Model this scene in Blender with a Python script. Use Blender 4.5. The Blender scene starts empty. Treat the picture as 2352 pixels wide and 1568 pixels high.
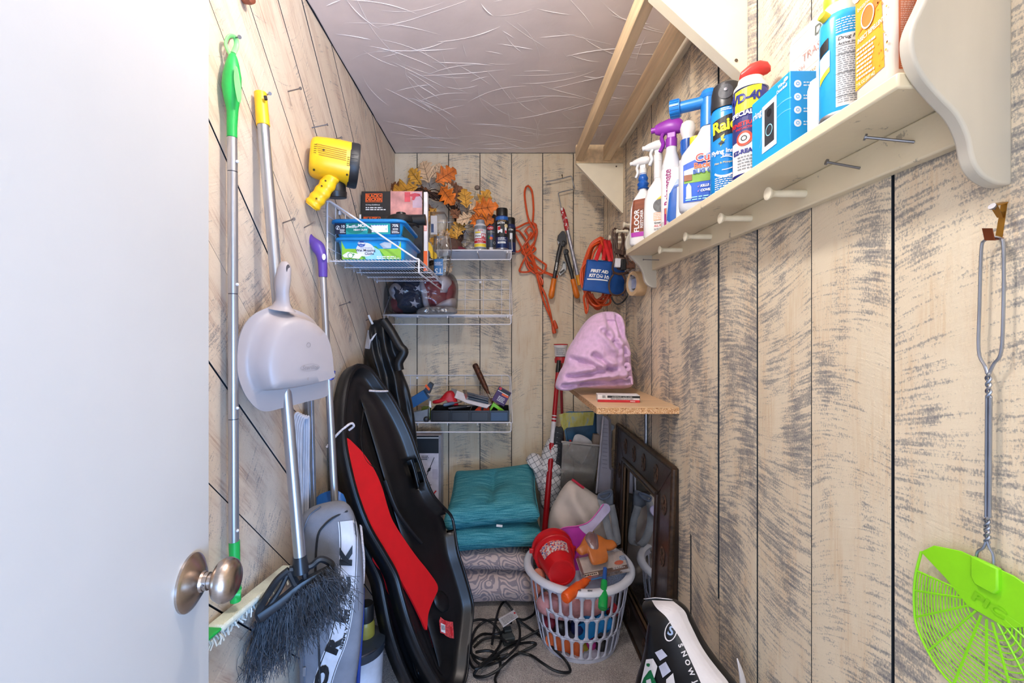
import bpy, bmesh, math, random
from mathutils import Vector, Matrix, noise
from mathutils.bvhtree import BVHTree
random.seed(7)
V = Vector
sc = bpy.context.scene
C = sc.collection
# ---------------------------------------------------------------- camera, world, lights, exposure
CAMZ = 1.30
F = 1020.0            # focal length in pixels of a 2352 px wide frame
CX, CY = 1148.0, 765.0  # where the closet's long axis vanishes
XL, XR, YB, ZC = -0.622, 0.615, 2.625, 2.363   # left wall, right wall, back wall, ceiling
cd = bpy.data.cameras.new('camera'); cam = bpy.data.objects.new('camera', cd); C.objects.link(cam)
cam.location = (0, 0, CAMZ); cam.rotation_euler = (math.pi / 2, 0, 0)
cd.sensor_width = 36; cd.lens = F / 2352 * 36
cd.shift_x = (1176 - CX) / 2352; cd.shift_y = (CY - 784) / 2352
cd.clip_start = 0.02
sc.camera = cam
w = bpy.data.worlds.new('room_beyond'); sc.world = w; w.use_nodes = True
w.node_tree.nodes['Background'].inputs[0].default_value = (0.88, 0.93, 1.0, 1)
w.node_tree.nodes['Background'].inputs[1].default_value = 1.7
def area(name, loc, target, size, power, col):
    l = bpy.data.lights.new(name, 'AREA'); l.shape = 'RECTANGLE'; l.size = size[0]; l.size_y = size[1]
    l.energy = power; l.color = col
    o = bpy.data.objects.new(name, l); C.objects.link(o); o.location = loc
    o.rotation_euler = (V(target) - V(loc)).to_track_quat('-Z', 'Y').to_euler()
    return o
# daylight from the window of the room behind the camera, entering by the doorway
area('window_daylight', (1.1, -1.9, 0.62), (-0.45, 1.4, 0.45), (1.2, 1.0), 98, (0.18, 0.46, 1.0))
BULB = V((0.0, 0.72, 2.235)); BULB_STRENGTH = 270
sc.view_settings.view_transform = 'Standard'; sc.view_settings.look = 'None'
sc.view_settings.gamma = 1; sc.view_settings.use_curve_mapping = False
sc.view_settings.exposure = 0.48
# ---------------------------------------------------------------- helpers: photo pixel + real depth -> point
def P(px, py, Z): return V(((px - CX) / F * Z, Z, CAMZ + (CY - py) / F * Z))
def ray(px, py): return V(((px - CX) / F, 1.0, (CY - py) / F))
def onp(px, py, p0, n):
    d = ray(px, py); o = V((0, 0, CAMZ)); n = V(n)
    return o + d * ((V(p0) - o).dot(n) / d.dot(n))
def PL(px, py, off=0): return onp(px, py, (XL + off, 0, 0), (1, 0, 0))
def PR(px, py, off=0): return onp(px, py, (XR - off, 0, 0), (1, 0, 0))
def PF(px, py, z=0): return onp(px, py, (0, 0, z), (0, 0, 1))
def cr(pts, n=6, closed=False):
    pts = [V(p) for p in pts]; m = len(pts); out = []
    for i in range(m if closed else m - 1):
        if closed: a, b, c, d = pts[i - 1], pts[i], pts[(i + 1) % m], pts[(i + 2) % m]
        else: a, b, c, d = pts[max(i - 1, 0)], pts[i], pts[i + 1], pts[min(i + 2, m - 1)]
        for k in range(n):
            t = k / n
            out.append(0.5 * ((2 * b) + (c - a) * t + (2 * a - 5 * b + 4 * c - d) * t * t + (3 * b - a - 3 * c + d) * t ** 3))
    if not closed: out.append(pts[-1])
    return out
def resample(pts, n, closed=True):
    q = pts + [pts[0]] if closed else pts
    L = [0]
    for i in range(len(q) - 1): L.append(L[-1] + (q[i + 1] - q[i]).length)
    out = []; j = 0; cnt = n if closed else n - 1
    for k in range(n):
        s = L[-1] * k / cnt
        while j < len(L) - 2 and L[j + 1] < s: j += 1
        t = (s - L[j]) / max(L[j + 1] - L[j], 1e-9)
        out.append(q[j].lerp(q[j + 1], t))
    return out
def basis(ax, ref=None):
    ax = V(ax).normalized()
    ref = V(ref) if ref is not None else (V((0, 0, 1)) if abs(ax.z) < .9 else V((1, 0, 0)))
    x = (ref - ax * ref.dot(ax)).normalized(); return x, ax.cross(x), ax
# ---------------------------------------------------------------- mesh collector
WLOC = {}
class MB:
    def __init__(s): s.v = []; s.f = []
    def add(s, vs, fs):
        o = len(s.v); s.v += [V(a) for a in vs]; s.f += [tuple(i + o for i in f) for f in fs]; return s
    def box(s, c, size, R=None):
        c = V(c); h = V(size) / 2; R = R or Matrix.Identity(3)
        vs = [c + R @ V((x * h.x, y * h.y, z * h.z)) for x in (-1, 1) for y in (-1, 1) for z in (-1, 1)]
        return s.add(vs, [(0, 1, 3, 2), (4, 6, 7, 5), (0, 4, 5, 1), (2, 3, 7, 6), (0, 2, 6, 4), (1, 5, 7, 3)])
    def prism(s, pts, vec):
        pts = [V(p) for p in pts]; vec = V(vec); n = len(pts)
        nn = V((0, 0, 0))
        for i in range(n): nn += (pts[i] - pts[0]).cross(pts[(i + 1) % n] - pts[0])
        if nn.dot(vec) > 0: pts = pts[::-1]
        fs = [tuple(range(n)), tuple(range(2 * n - 1, n - 1, -1))] + [(i, i + n, (i + 1) % n + n, (i + 1) % n) for i in range(n)]
        return s.add(pts + [p + vec for p in pts], [f[::1] for f in fs])
    def tube(s, pts, r, n=8, closed=False, caps=True, flat=1.0, ref=None):
        pts = [V(p) for p in pts]; m = len(pts)
        rs = r if isinstance(r, (list, tuple)) else [r] * m
        vs = []; x = None
        for i in range(m):
            if closed: t = pts[(i + 1) % m] - pts[i - 1]
            else: t = pts[min(i + 1, m - 1)] - pts[max(i - 1, 0)]
            if t.length < 1e-9: t = V((0, 0, 1))
            t.normalize()
            if x is None: x = basis(t, ref)[0]
            else:
                x = x - t * x.dot(t)
                x = x.normalized() if x.length > 1e-6 else basis(t)[0]
            y = t.cross(x)
            for k in range(n):
                a = 2 * math.pi * k / n
                vs.append(pts[i] + (x * math.cos(a) + y * math.sin(a) * flat) * rs[i])
        fs = []
        for i in range(m if closed else m - 1):
            j = (i + 1) % m
            for k in range(n): fs.append((i * n + k, i * n + (k + 1) % n, j * n + (k + 1) % n, j * n + k))
        if caps and not closed: fs += [tuple(range(n - 1, -1, -1)), tuple((m - 1) * n + k for k in range(n))]
        return s.add(vs, fs)
    def lathe(s, prof, o, ax=(0, 0, 1), n=24, ref=None, sx=1, sy=1, e=1.0, caps=True):
        o = V(o); x, y, z = basis(ax, ref); vs = []; m = len(prof)
        for (r, t) in prof:
            for k in range(n):
                a = 2 * math.pi * k / n; ca, sa = math.cos(a), math.sin(a)
                if e != 1: ca, sa = math.copysign(abs(ca) ** e, ca), math.copysign(abs(sa) ** e, sa)
                vs.append(o + z * t + (x * ca * sx + y * sa * sy) * max(r, 1e-5))
        fs = []
        for i in range(m - 1):
            for k in range(n): fs.append((i * n + k, i * n + (k + 1) % n, (i + 1) * n + (k + 1) % n, (i + 1) * n + k))
        if caps and prof[0] != prof[-1]: fs += [tuple(range(n - 1, -1, -1)), tuple((m - 1) * n + k for k in range(n))]
        return s.add(vs, fs)
    def patch(s, g, flip=False):
        nu, nv = len(g), len(g[0]); fs = []
        for i in range(nu - 1):
            for j in range(nv - 1):
                q = (i * nv + j, (i + 1) * nv + j, (i + 1) * nv + j + 1, i * nv + j + 1)
                fs.append(q[::-1] if flip else q)
        return s.add([p for row in g for p in row], fs)
    def bvh(s): return BVHTree.FromPolygons(s.v, s.f)
    def build(s, name, mat, parent=None, smooth=True, bevel=0, seg=2, solid=0, ang=38, sub=0, origin=None):
        mn = V([min(v[i] for v in s.v) for i in range(3)]); mx = V([max(v[i] for v in s.v) for i in range(3)])
        o = V(origin) if origin is not None else (mn + mx) / 2
        me = bpy.data.meshes.new(name); me.from_pydata([v - o for v in s.v], [], s.f); me.update()
        if mat is not None: me.materials.append(mat)
        ob = bpy.data.objects.new(name, me); C.objects.link(ob)
        if smooth:
            for p in me.polygons: p.use_smooth = True
            if not sub: me.set_sharp_from_angle(angle=math.radians(ang))
        WLOC[ob] = o
        if parent is not None: ob.parent = parent; ob.location = o - WLOC[parent]
        else: ob.location = o
        if solid:
            md = ob.modifiers.new('solid', 'SOLIDIFY'); md.thickness = solid; md.offset = 0
        if bevel:
            md = ob.modifiers.new('bevel', 'BEVEL'); md.width = bevel; md.segments = seg; md.limit_method = 'ANGLE'; md.angle_limit = math.radians(40)
            md.harden_normals = False
        if sub:
            md = ob.modifiers.new('sub', 'SUBSURF'); md.levels = sub; md.render_levels = sub
        return ob
def tag(o, label, cat, group=None):
    o['label'] = label; o['category'] = cat
    if group: o['group'] = group
    return o
def thing(name, label, cat, loc, group=None):
    o = bpy.data.objects.new(name, None); o.empty_display_size = .03; C.objects.link(o)
    o.location = loc; WLOC[o] = V(loc)
    return tag(o, label, cat, group)
def struct(o):
    o['kind'] = 'structure'; return o
def rotm(x, y, z): return Matrix((x, y, z)).transposed()
def rz(a): return Matrix.Rotation(a, 3, 'Z')
# ---------------------------------------------------------------- materials
def lin(h):
    h = h.lstrip('#'); c = [int(h[i:i + 2], 16) / 255 for i in (0, 2, 4)]
    return tuple(x / 12.92 if x <= .04045 else ((x + .055) / 1.055) ** 2.4 for x in c)
MATS = {}
class NT:
    def __init__(s, name):
        s.m = bpy.data.materials.new(name); s.m.use_nodes = True; s.t = s.m.node_tree
        s.b = s.t.nodes['Principled BSDF']; s.out = s.t.nodes['Material Output']
    def n(s, ty, **k):
        nd = s.t.nodes.new(ty)
        for a, b in k.items(): setattr(nd, a, b)
        return nd
    def l(s, a, b): s.t.links.new(a, b)
    def math(s, op, a, b=None, c=None, clamp=False):
        nd = s.n('ShaderNodeMath', operation=op, use_clamp=clamp)
        for i, x in enumerate((a, b, c)):
            if x is None: continue
            if isinstance(x, (int, float)): nd.inputs[i].default_value = x
            else: s.l(x, nd.inputs[i])
        return nd.outputs[0]
    def noise(s, vec, scale, detail=3, rough=.5, dist=0):
        nd = s.n('ShaderNodeTexNoise'); nd.inputs['Scale'].default_value = scale; nd.inputs['Detail'].default_value = detail
        nd.inputs['Roughness'].default_value = rough; nd.inputs['Distortion'].default_value = dist
        if vec is not None: s.l(vec, nd.inputs['Vector'])
        return nd.outputs['Fac']
    def mapping(s, vec, scale=(1, 1, 1), loc=(0, 0, 0), rot=(0, 0, 0)):
        nd = s.n('ShaderNodeMapping'); s.l(vec, nd.inputs['Vector'])
        nd.inputs['Scale'].default_value = scale; nd.inputs['Location'].default_value = loc; nd.inputs['Rotation'].default_value = rot
        return nd.outputs[0]
    def ramp(s, fac, stops, interp='LINEAR'):
        nd = s.n('ShaderNodeValToRGB'); s.l(fac, nd.inputs[0]); cr_ = nd.color_ramp; cr_.interpolation = interp
        while len(cr_.elements) < len(stops): cr_.elements.new(.5)
        for e, (p, c) in zip(cr_.elements, stops):
            e.position = p; e.color = (c, c, c, 1) if isinstance(c, (int, float)) else tuple(c) + (1,)
        return nd.outputs[0]
    def mix(s, fac, a, b):
        nd = s.n('ShaderNodeMix', data_type='RGBA')
        for i, x in ((0, fac), (6, a), (7, b)):
            if isinstance(x, (int, float)): nd.inputs[i].default_value = x
            elif isinstance(x, tuple): nd.inputs[i].default_value = x + (1,)
            else: s.l(x, nd.inputs[i])
        return nd.outputs[2]
    def bump(s, h, strength, dist=.002):
        nd = s.n('ShaderNodeBump'); nd.inputs['Strength'].default_value = strength; nd.inputs['Distance'].default_value = dist
        s.l(h, nd.inputs['Height']); s.l(nd.outputs[0], s.b.inputs['Normal'])
    def obj(s): return s.n('ShaderNodeTexCoord').outputs['Object']
def mt(name, hexc, r=.5, metal=0, var=.10, vs=25, bump=0, bs=250, coat=0, em=0, sheen=0, aniso=None, ior=None):
    if name in MATS: return MATS[name]
    t = NT(name); c = lin(hexc); co = t.obj()
    if aniso: co = t.mapping(co, scale=aniso)
    nz = t.noise(co, vs, 4)
    lo = tuple(max(0, x * (1 - var * 1.4)) for x in c); hi = tuple(min(1, x * (1 + var)) for x in c)
    col = t.ramp(nz, [(.3, lo), (.7, hi)])
    t.l(col, t.b.inputs['Base Color'])
    t.b.inputs['Roughness'].default_value = r; t.b.inputs['Metallic'].default_value = metal
    if coat: t.b.inputs['Coat Weight'].default_value = coat; t.b.inputs['Coat Roughness'].default_value = .08
    if sheen: t.b.inputs['Sheen Weight'].default_value = sheen; t.b.inputs['Sheen Roughness'].default_value = .5
    if em: t.b.inputs['Emission Color'].default_value = c + (1,); t.b.inputs['Emission Strength'].default_value = em
    if bump: t.bump(t.noise(co, bs, 3), bump)
    MATS[name] = t.m; return t.m
def clear(name, tint='#ffffff', gl=.10, r=.06, haze=0.0, hz='#dddddd'):
    if name in MATS: return MATS[name]
    t = NT(name); tr = t.n('ShaderNodeBsdfTransparent'); tr.inputs[0].default_value = lin(tint) + (1,)
    g = t.n('ShaderNodeBsdfGlossy'); g.inputs['Roughness'].default_value = r
    t.bump(t.noise(t.obj(), 30, 4), .35, .01)
    for l in list(t.t.links):
        if l.to_node == t.b: nb = l.from_socket; t.t.links.remove(l); t.l(nb, g.inputs['Normal'])
    fr = t.n('ShaderNodeLayerWeight'); fr.inputs[0].default_value = .35
    fac = t.math('ADD', t.math('MULTIPLY', fr.outputs['Fresnel'], .7), gl, clamp=True)
    mx = t.n('ShaderNodeMixShader'); t.l(fac, mx.inputs[0]); t.l(tr.outputs[0], mx.inputs[1]); t.l(g.outputs[0], mx.inputs[2])
    out = mx.outputs[0]
    if haze:
        d = t.n('ShaderNodeBsdfDiffuse'); d.inputs[0].default_value = lin(hz) + (1,)
        m2 = t.n('ShaderNodeMixShader'); m2.inputs[0].default_value = haze
        t.l(out, m2.inputs[1]); t.l(d.outputs[0], m2.inputs[2]); out = m2.outputs[0]
    t.t.nodes.remove(t.b); t.l(out, t.out.inputs['Surface'])
    MATS[name] = t.m; return t.m
def painted_plank(name, base, base2, dark, stain, amt):
    """dry-brushed cream paint over rough sawn boards: saw arcs and specks where the darker coat shows"""
    t = NT(name); co = t.obj(); oi = t.n('ShaderNodeObjectInfo'); rnd = oi.outputs['Random']
    at = t.n('ShaderNodeAttribute', attribute_type='OBJECT', attribute_name='wear')
    sp = t.n('ShaderNodeSeparateXYZ'); t.l(co, sp.inputs[0]); x, y = sp.outputs[0], sp.outputs[1]
    r2 = t.math('FRACT', t.math('MULTIPLY', rnd, 17.31)); r3 = t.math('FRACT', t.math('MULTIPLY', rnd, 91.7))
    # line left by the saw blade: across the board, tilted and bowed by an amount of its own per board
    x0 = t.math('MULTIPLY', t.math('SUBTRACT', t.math('GREATER_THAN', r2, .5), .5), .18)
    dx = t.math('SUBTRACT', x, x0); bow = t.math('MULTIPLY', t.math('SUBTRACT', r3, .35), 5.0)
    wn = t.n('ShaderNodeCombineXYZ'); t.l(t.math('MULTIPLY', y, 1.6), wn.inputs[1]); t.l(t.math('MULTIPLY', rnd, 40.), wn.inputs[2])
    tilt = t.math('ADD', t.math('MULTIPLY', t.math('SUBTRACT', r2, .5), .5), t.math('MULTIPLY', t.math('SUBTRACT', t.noise(wn.outputs[0], 1.0, 1), .5), 1.6))
    sd = t.math('ADD', t.math('ADD', y, t.math('MULTIPLY', x, tilt)), t.math('MULTIPLY', bow, t.math('MULTIPLY', dx, dx)))
    cb = t.n('ShaderNodeCombineXYZ'); t.l(t.math('MULTIPLY', sd, 150.), cb.inputs[0])
    t.l(t.math('ADD', t.math('MULTIPLY', x, 13.), t.math('MULTIPLY', y, 4.)), cb.inputs[1]); t.l(t.math('MULTIPLY', rnd, 60.), cb.inputs[2])
    saw = t.noise(cb.outputs[0], 1.0, 4, .6)
    off = t.n('ShaderNodeVectorMath', operation='ADD'); t.l(co, off.inputs[0])
    oc = t.n('ShaderNodeCombineXYZ'); t.l(t.math('MULTIPLY', rnd, 37.), oc.inputs[0]); t.l(t.math('MULTIPLY', r2, 23.), oc.inputs[1]); t.l(off.inputs[1].node and oc.outputs[0], off.inputs[1])
    p = off.outputs[0]
    fine = t.noise(t.mapping(p, scale=(1, .55, 1)), 380, 3, .65)
    mid = t.noise(t.mapping(p, scale=(1.6, .7, 1)), 42, 3, .6)
    mask = t.noise(t.mapping(p, scale=(1.8, .8, 1)), 5.0, 3, .55)
    edge = t.math('MULTIPLY', t.math('ABSOLUTE', x), 1.1)
    s = t.math('ADD', t.math('MULTIPLY', saw, .64), t.math('MULTIPLY', fine, .46))
    s = t.math('ADD', s, t.math('MULTIPLY', mid, .11))
    s = t.math('ADD', s, t.math('MULTIPLY', t.math('SUBTRACT', mask, .5), .62))
    s = t.math('ADD', s, t.math('MULTIPLY', at.outputs['Fac'], .22))
    s = t.math('ADD', s, amt)
    k = t.ramp(s, [(.605, 0.0), (.69, .52), (.84, .88)])
    bv = t.noise(p, 7, 3)
    bc = t.mix(bv, lin(base), lin(base2))
    st = t.ramp(t.noise(t.mapping(p, scale=(3.5, .8, 1)), 6, 4, .6), [(.46, 0.0), (.68, .75)])
    grain = t.noise(t.mapping(p, scale=(9, .35, 1)), 22, 4, .65)
    bc = t.mix(t.math('MULTIPLY', st, t.ramp(grain, [(.42, .15), (.6, 1.0)])), bc, lin(stain))
    col = t.mix(k, bc, lin(dark))
    t.l(col, t.b.inputs['Base Color']); t.b.inputs['Roughness'].default_value = .72
    h = t.math('ADD', t.math('MULTIPLY', saw, .8), t.math('MULTIPLY', fine, .5))
    h = t.math('SUBTRACT', h, t.math('MULTIPLY', k, .35))
    t.bump(h, .55, .003)
    return t.m
# ---------------------------------------------------------------- flat print on a surface  f(u, v, d) -> point
def glyphs(s, size, bold=0, shear=0, align='CENTER', sx=1):
    cu = bpy.data.curves.new('t', 'FONT'); cu.body = s; cu.size = size; cu.offset = bold; cu.shear = shear
    cu.align_x = align; cu.align_y = 'CENTER'; cu.resolution_u = 3
    ob = bpy.data.objects.new('t', cu); me = bpy.data.meshes.new_from_object(ob)
    vs = [(v.co.x * sx, v.co.y) for v in me.vertices]; fs = [tuple(p.vertices) for p in me.polygons]
    bpy.data.objects.remove(ob); bpy.data.curves.remove(cu); bpy.data.meshes.remove(me)
    return vs, fs
class Print:
    def __init__(s, f, parent, step=.0006): s.f = f; s.p = parent; s.k = {}; s.step = step
    def _mb(s, mat, kind):
        if kind == 'printed_panel': return s.k.setdefault((mat.name, kind, len(s.k)), MB())
        return s.k.setdefault((mat.name, kind), MB())
    def grid(s, fn, nu, nv, mat, layer, kind='printed_panel'):
        g = [[s.f(*fn(i / nu, j / nv), layer * s.step) for j in range(nv + 1)] for i in range(nu + 1)]
        s._mb(mat, kind).patch(g)
    def rect(s, u0, v0, u1, v1, mat, layer=1, nu=8, nv=2):
        s.grid(lambda a, b: (u0 + (u1 - u0) * a, v0 + (v1 - v0) * b), nu, nv, mat, layer)
    def quad(s, a, b, c, d, mat, layer=1, nu=6, nv=6):
        def fn(p, q):
            x0 = a[0] + (b[0] - a[0]) * p; y0 = a[1] + (b[1] - a[1]) * p
            x1 = d[0] + (c[0] - d[0]) * p; y1 = d[1] + (c[1] - d[1]) * p
            return x0 + (x1 - x0) * q, y0 + (y1 - y0) * q
        s.grid(fn, nu, nv, mat, layer)
    def poly(s, pts, mat, layer=1):
        cu = sum(p[0] for p in pts) / len(pts); cv = sum(p[1] for p in pts) / len(pts); n = len(pts)
        vs = [s.f(cu, cv, layer * s.step)]
        for t in (.5, 1): vs += [s.f(cu + (p[0] - cu) * t, cv + (p[1] - cv) * t, layer * s.step) for p in pts]
        fs = [(0, 1 + i, 1 + (i + 1) % n) for i in range(n)] + [(1 + i, 1 + n + i, 1 + n + (i + 1) % n, 1 + (i + 1) % n) for i in range(n)]
        s._mb(mat, 'printed_panel').add(vs, fs)
    def disc(s, u, v, r, mat, layer=1, ry=None, n=20):
        ry = ry or r
        s.poly([(u + r * math.cos(2 * math.pi * k / n), v + ry * math.sin(2 * math.pi * k / n)) for k in range(n)], mat, layer)
    def ring(s, u, v, r, w, mat, layer=1, ry=None, a0=0, a1=2 * math.pi, n=24):
        q = (ry or r) / r
        s.grid(lambda a, b: (u + (r - w * b) * math.cos(a0 + (a1 - a0) * a), v + (r - w * b) * q * math.sin(a0 + (a1 - a0) * a)), n, 1, mat, layer)
    def text(s, t, u, v, size, mat, layer=2, bold=0, shear=0, rot=0, align='CENTER', sx=1):
        vs, fs = glyphs(t, size, bold, shear, align, sx); ca, sa = math.cos(rot), math.sin(rot)
        s._mb(mat, 'lettering').add([s.f(u + x * ca - y * sa, v + x * sa + y * ca, layer * s.step) for x, y in vs], fs)
    def dashes(s, u0, v0, u1, v1, rows, mat, layer=2, fill=.5, seed=1):
        rr = random.Random(seed); dv = (v1 - v0) / rows; mb = s._mb(mat, 'fine_print')
        for i in range(rows):
            y = v0 + dv * (i + .5); x = u0; end = u1 - (u1 - u0) * rr.random() * .25
            while x < end:
                L = min((u1 - u0) * rr.uniform(.06, .2), end - x); n = 2
                mb.patch([[s.f(x + L * a / n, y + dv * fill * (b - .5), layer * s.step) for b in (0, 1)] for a in range(n + 1)])
                x += L + (u1 - u0) * .035
    def done(s):
        for key, mb in s.k.items():
            o = mb.build(key[1], bpy.data.materials[key[0]], s.p, smooth=False)
            if key[1] == 'fine_print': o['kind'] = 'stuff'
def fplane(o, ux, uy):
    o, ux, uy = V(o), V(ux).normalized(), V(uy).normalized(); n = ux.cross(uy)
    return lambda u, v, d: o + ux * u + uy * v + n * d
def fcyl(c, R, th0, taper=None):
    c = V(c)
    def f(u, v, d):
        r = (taper(v) if taper else R) + d; th = th0 + u / R
        return c + V((math.sin(th) * r, -math.cos(th) * r, v))
    return f
def fbvh(mb, o, ux, uy):
    """print that follows a soft surface: rays shot back along the label plane's normal"""
    o, ux, uy = V(o), V(ux).normalized(), V(uy).normalized(); n = ux.cross(uy); bv = mb.bvh()
    def f(u, v, d):
        p = o + ux * u + uy * v
        h = bv.ray_cast(p + n * .5, -n)
        return (h[0] if h[0] is not None else p) + n * (d + .001)
    return f
def fcam(mb, nrm, p0):
    """print laid on a soft surface at the places read off the photograph (u = px, v = -py)"""
    bv = mb.bvh(); nrm = V(nrm).normalized(); o = V((0, 0, CAMZ))
    def f(u, v, d):
        r = ray(u, -v).normalized(); h = bv.ray_cast(o, r)
        p = h[0] if h[0] is not None else onp(u, -v, p0, nrm)
        return p - r * (d + .0008)
    return f
def facing(p): return math.atan2(-p[0], p[1])
# ---------------------------------------------------------------- soft bodies
def puff(outline, nrm, front, back, N=72, rings=12, spine=None, amp=0, scale=12, seed=0, q=.5, ridged=False, wob=0, stretch=(1, 1, 1), extra=None):
    """closed soft body with a given silhouette (3-D outline), swelling along its normal"""
    nrm = V(nrm).normalized(); o = resample(cr(outline, 6, True), N); c = sum(o, V((0, 0, 0))) / N
    sd = V((seed * 3.17, seed * 1.3, seed * 7.7)); st = V(stretch)
    def nz(p):
        p = V((p.x * st.x, p.y * st.y, p.z * st.z)) * scale + sd
        if ridged: return (1 - 2 * abs(noise.noise(p))) * .7 + noise.noise(p * 2.3) * .3
        return noise.noise(p) * .7 + noise.noise(p * 2.1) * .3
    def cen(p):
        if not spine: return c
        a, b = V(spine[0]), V(spine[1]); t = max(0, min(1, (p - a).dot(b - a) / (b - a).length_squared)); return a + (b - a) * t
    if wob: o = [p + (p - c).normalized() * wob * nz(p * 1.0) for p in o]
    mb = MB(); vs = list(o); fs = []
    def side(hh, sign):
        prev = list(range(N))
        for r in range(1, rings + 1):
            t = r / rings; e = 1 - (1 - t) ** 2
            idx = []
            for i in range(N):
                k = cen(o[i]); p = o[i].lerp(k, t * .985)
                h = hh * max(0, 1 - (1 - t) ** 2) ** q
                if amp: h += amp * nz(p) * min(1, t * 3)
                if extra and sign > 0: h += extra(p, t)
                vs.append(p + nrm * h * sign); idx.append(len(vs) - 1)
            for i in range(N):
                j = (i + 1) % N; f = (prev[i], prev[j], idx[j], idx[i]); fs.append(f)
            prev = idx
        fs.append(tuple(prev))
        return
    side(front, 1); n1 = len(fs); side(back, -1)
    area_n = V((0, 0, 0))
    for i in range(N): area_n += (o[i] - c).cross(o[(i + 1) % N] - c)
    flip = area_n.dot(nrm) < 0
    fs2 = []
    for i, f in enumerate(fs):
        rev = (i >= n1) != flip
        fs2.append(f[::-1] if rev else f)
    mb.add(vs, fs2); return mb
def nail(name, a, b, r, label, head=True, mat=None, parent=None):
    a, b = V(a), V(b); mb = MB(); mb.tube([a, b], r, 8)
    if head: d = (b - a).normalized(); mb.tube([b - d * .001, b + d * .0015], r * 2.3, 10)
    o = mb.build(name, mat or mt('nail_steel', '#85858c', .35, .9), parent)
    if parent is None: tag(o, label, 'nail')
    return o
# ================================================================ THE SHELL
PLANK_R = painted_plank('cream_dry_brushed_board', '#e8dac1', '#dccbb0', '#555c6a', '#d2b48e', -.040)
PLANK_L = painted_plank('cream_rough_board', '#e3d2bd', '#d8c5ae', '#5a5e68', '#a8806a', -.105)
GROOVE = mt('dark_groove_paint', '#161e2a', .85)
CREAM = mt('cream_shelf_paint', '#e6d7b8', .5, var=.06, vs=14, bump=.15, bs=60)
def worn_cream():
    t = NT('worn_cream_paint'); co = t.obj()
    a = t.noise(t.mapping(co, scale=(1, 1, 1)), 45, 4, .7); b = t.noise(co, 7, 2)
    k = t.ramp(t.math('ADD', t.math('MULTIPLY', a, .7), t.math('MULTIPLY', b, .45)), [(.70, 0.0), (.74, .6)])
    col = t.mix(k, t.mix(b, lin('#e8dabd'), lin('#dccdae')), lin('#7d7468'))
    t.l(col, t.b.inputs['Base Color']); t.b.inputs['Roughness'].default_value = .5
    t.bump(t.noise(co, 60, 3), .2, .002); return t.m
WORN = worn_cream()
BRKT = mt('rubbed_grey_cream_paint', '#c2bcaf', .5, var=.10, vs=9, aniso=(1, 1, .25), bump=.12, bs=50)  # rubbed grey paint, taken darker to hold the shade on the end brackets
def wall(name, pts, vec, mat):
    return struct(MB().prism(pts, vec).build(name, mat, smooth=False))
wl = wall('wall_left', [(XL - .02, -.20, 0), (XL - .02, YB + .05, 0), (XL - .02, YB + .05, ZC), (XL - .02, -.20, ZC)], (-.05, 0, 0), GROOVE)
wr = wall('wall_right', [(XR + .02, -.20, 0), (XR + .02, YB + .05, 0), (XR + .02, YB + .05, ZC), (XR + .02, -.20, ZC)], (.05, 0, 0), GROOVE)
wb = wall('wall_back', [(XL - .02, YB + .02, 0), (XR + .02, YB + .02, 0), (XR + .02, YB + .02, ZC), (XL - .02, YB + .02, ZC)], (0, .05, 0), GROOVE)
FRONTW = mt('white_wall_paint', '#e6e2da', .7)
struct(MB().prism([(XL - .02, -.10, 0), (-.355, -.10, 0), (-.355, -.10, 2.08), (.46, -.10, 2.08), (.46, -.10, 0), (XR + .02, -.10, 0), (XR + .02, -.10, ZC), (XL - .02, -.10, ZC)], (0, -.10, 0)).build('wall_front', FRONTW, smooth=False))
def clip(poly, a, b, c):      # keep a*x+b*y<=c
    out = []
    for i in range(len(poly)):
        p, q = poly[i], poly[(i + 1) % len(poly)]; dp = a * p[0] + b * p[1] - c; dq = a * q[0] + b * q[1] - c
        if dp <= 0: out.append(p)
        if dp * dq < 0: t = dp / (dp - dq); out.append((p[0] + (q[0] - p[0]) * t, p[1] + (q[1] - p[1]) * t))
    return out
def plank(poly, O, U, W, N, ang, thick, mat, parent, wear=0.0, proud=0.0):
    """one board: polygon in wall coordinates (u,w); board runs along angle ang in that plane"""
    U, W, N = V(U), V(W), V(N); ly = U * math.cos(ang) + W * math.sin(ang); lx = ly.cross(N)
    cu = sum(p[0] for p in poly) / len(poly); cw = sum(p[1] for p in poly) / len(poly)
    o = V(O) + U * cu + W * cw
    loc = [((V(O) + U * p[0] + W * p[1] - o).dot(lx), (V(O) + U * p[0] + W * p[1] - o).dot(ly)) for p in poly]
    ar = sum(loc[i][0] * loc[(i + 1) % len(loc)][1] - loc[(i + 1) % len(loc)][0] * loc[i][1] for i in range(len(loc)))
    if ar < 0: loc = loc[::-1]
    n = len(loc)
    vs = [(x, y, -thick) for x, y in loc] + [(x, y, proud) for x, y in loc]
    fs = [tuple(range(n - 1, -1, -1)), tuple(range(n, 2 * n))] + [(i, (i + 1) % n, (i + 1) % n + n, i + n) for i in range(n)]
    me = bpy.data.meshes.new('plank'); me.from_pydata(vs, [], fs); me.materials.append(mat); me.materials.append(GROOVE)
    for i_, p_ in enumerate(me.polygons): p_.material_index = 0 if i_ == 1 else 1
    ob = bpy.data.objects.new('plank', me); C.objects.link(ob); ob.parent = parent
    ob.matrix_local = Matrix.Translation(o - WLOC[parent]) @ rotm(lx, ly, N).to_4x4()
    md = ob.modifiers.new('bevel', 'BEVEL'); md.width = .0012; md.segments = 2
    ob['wear'] = wear; return ob
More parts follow.
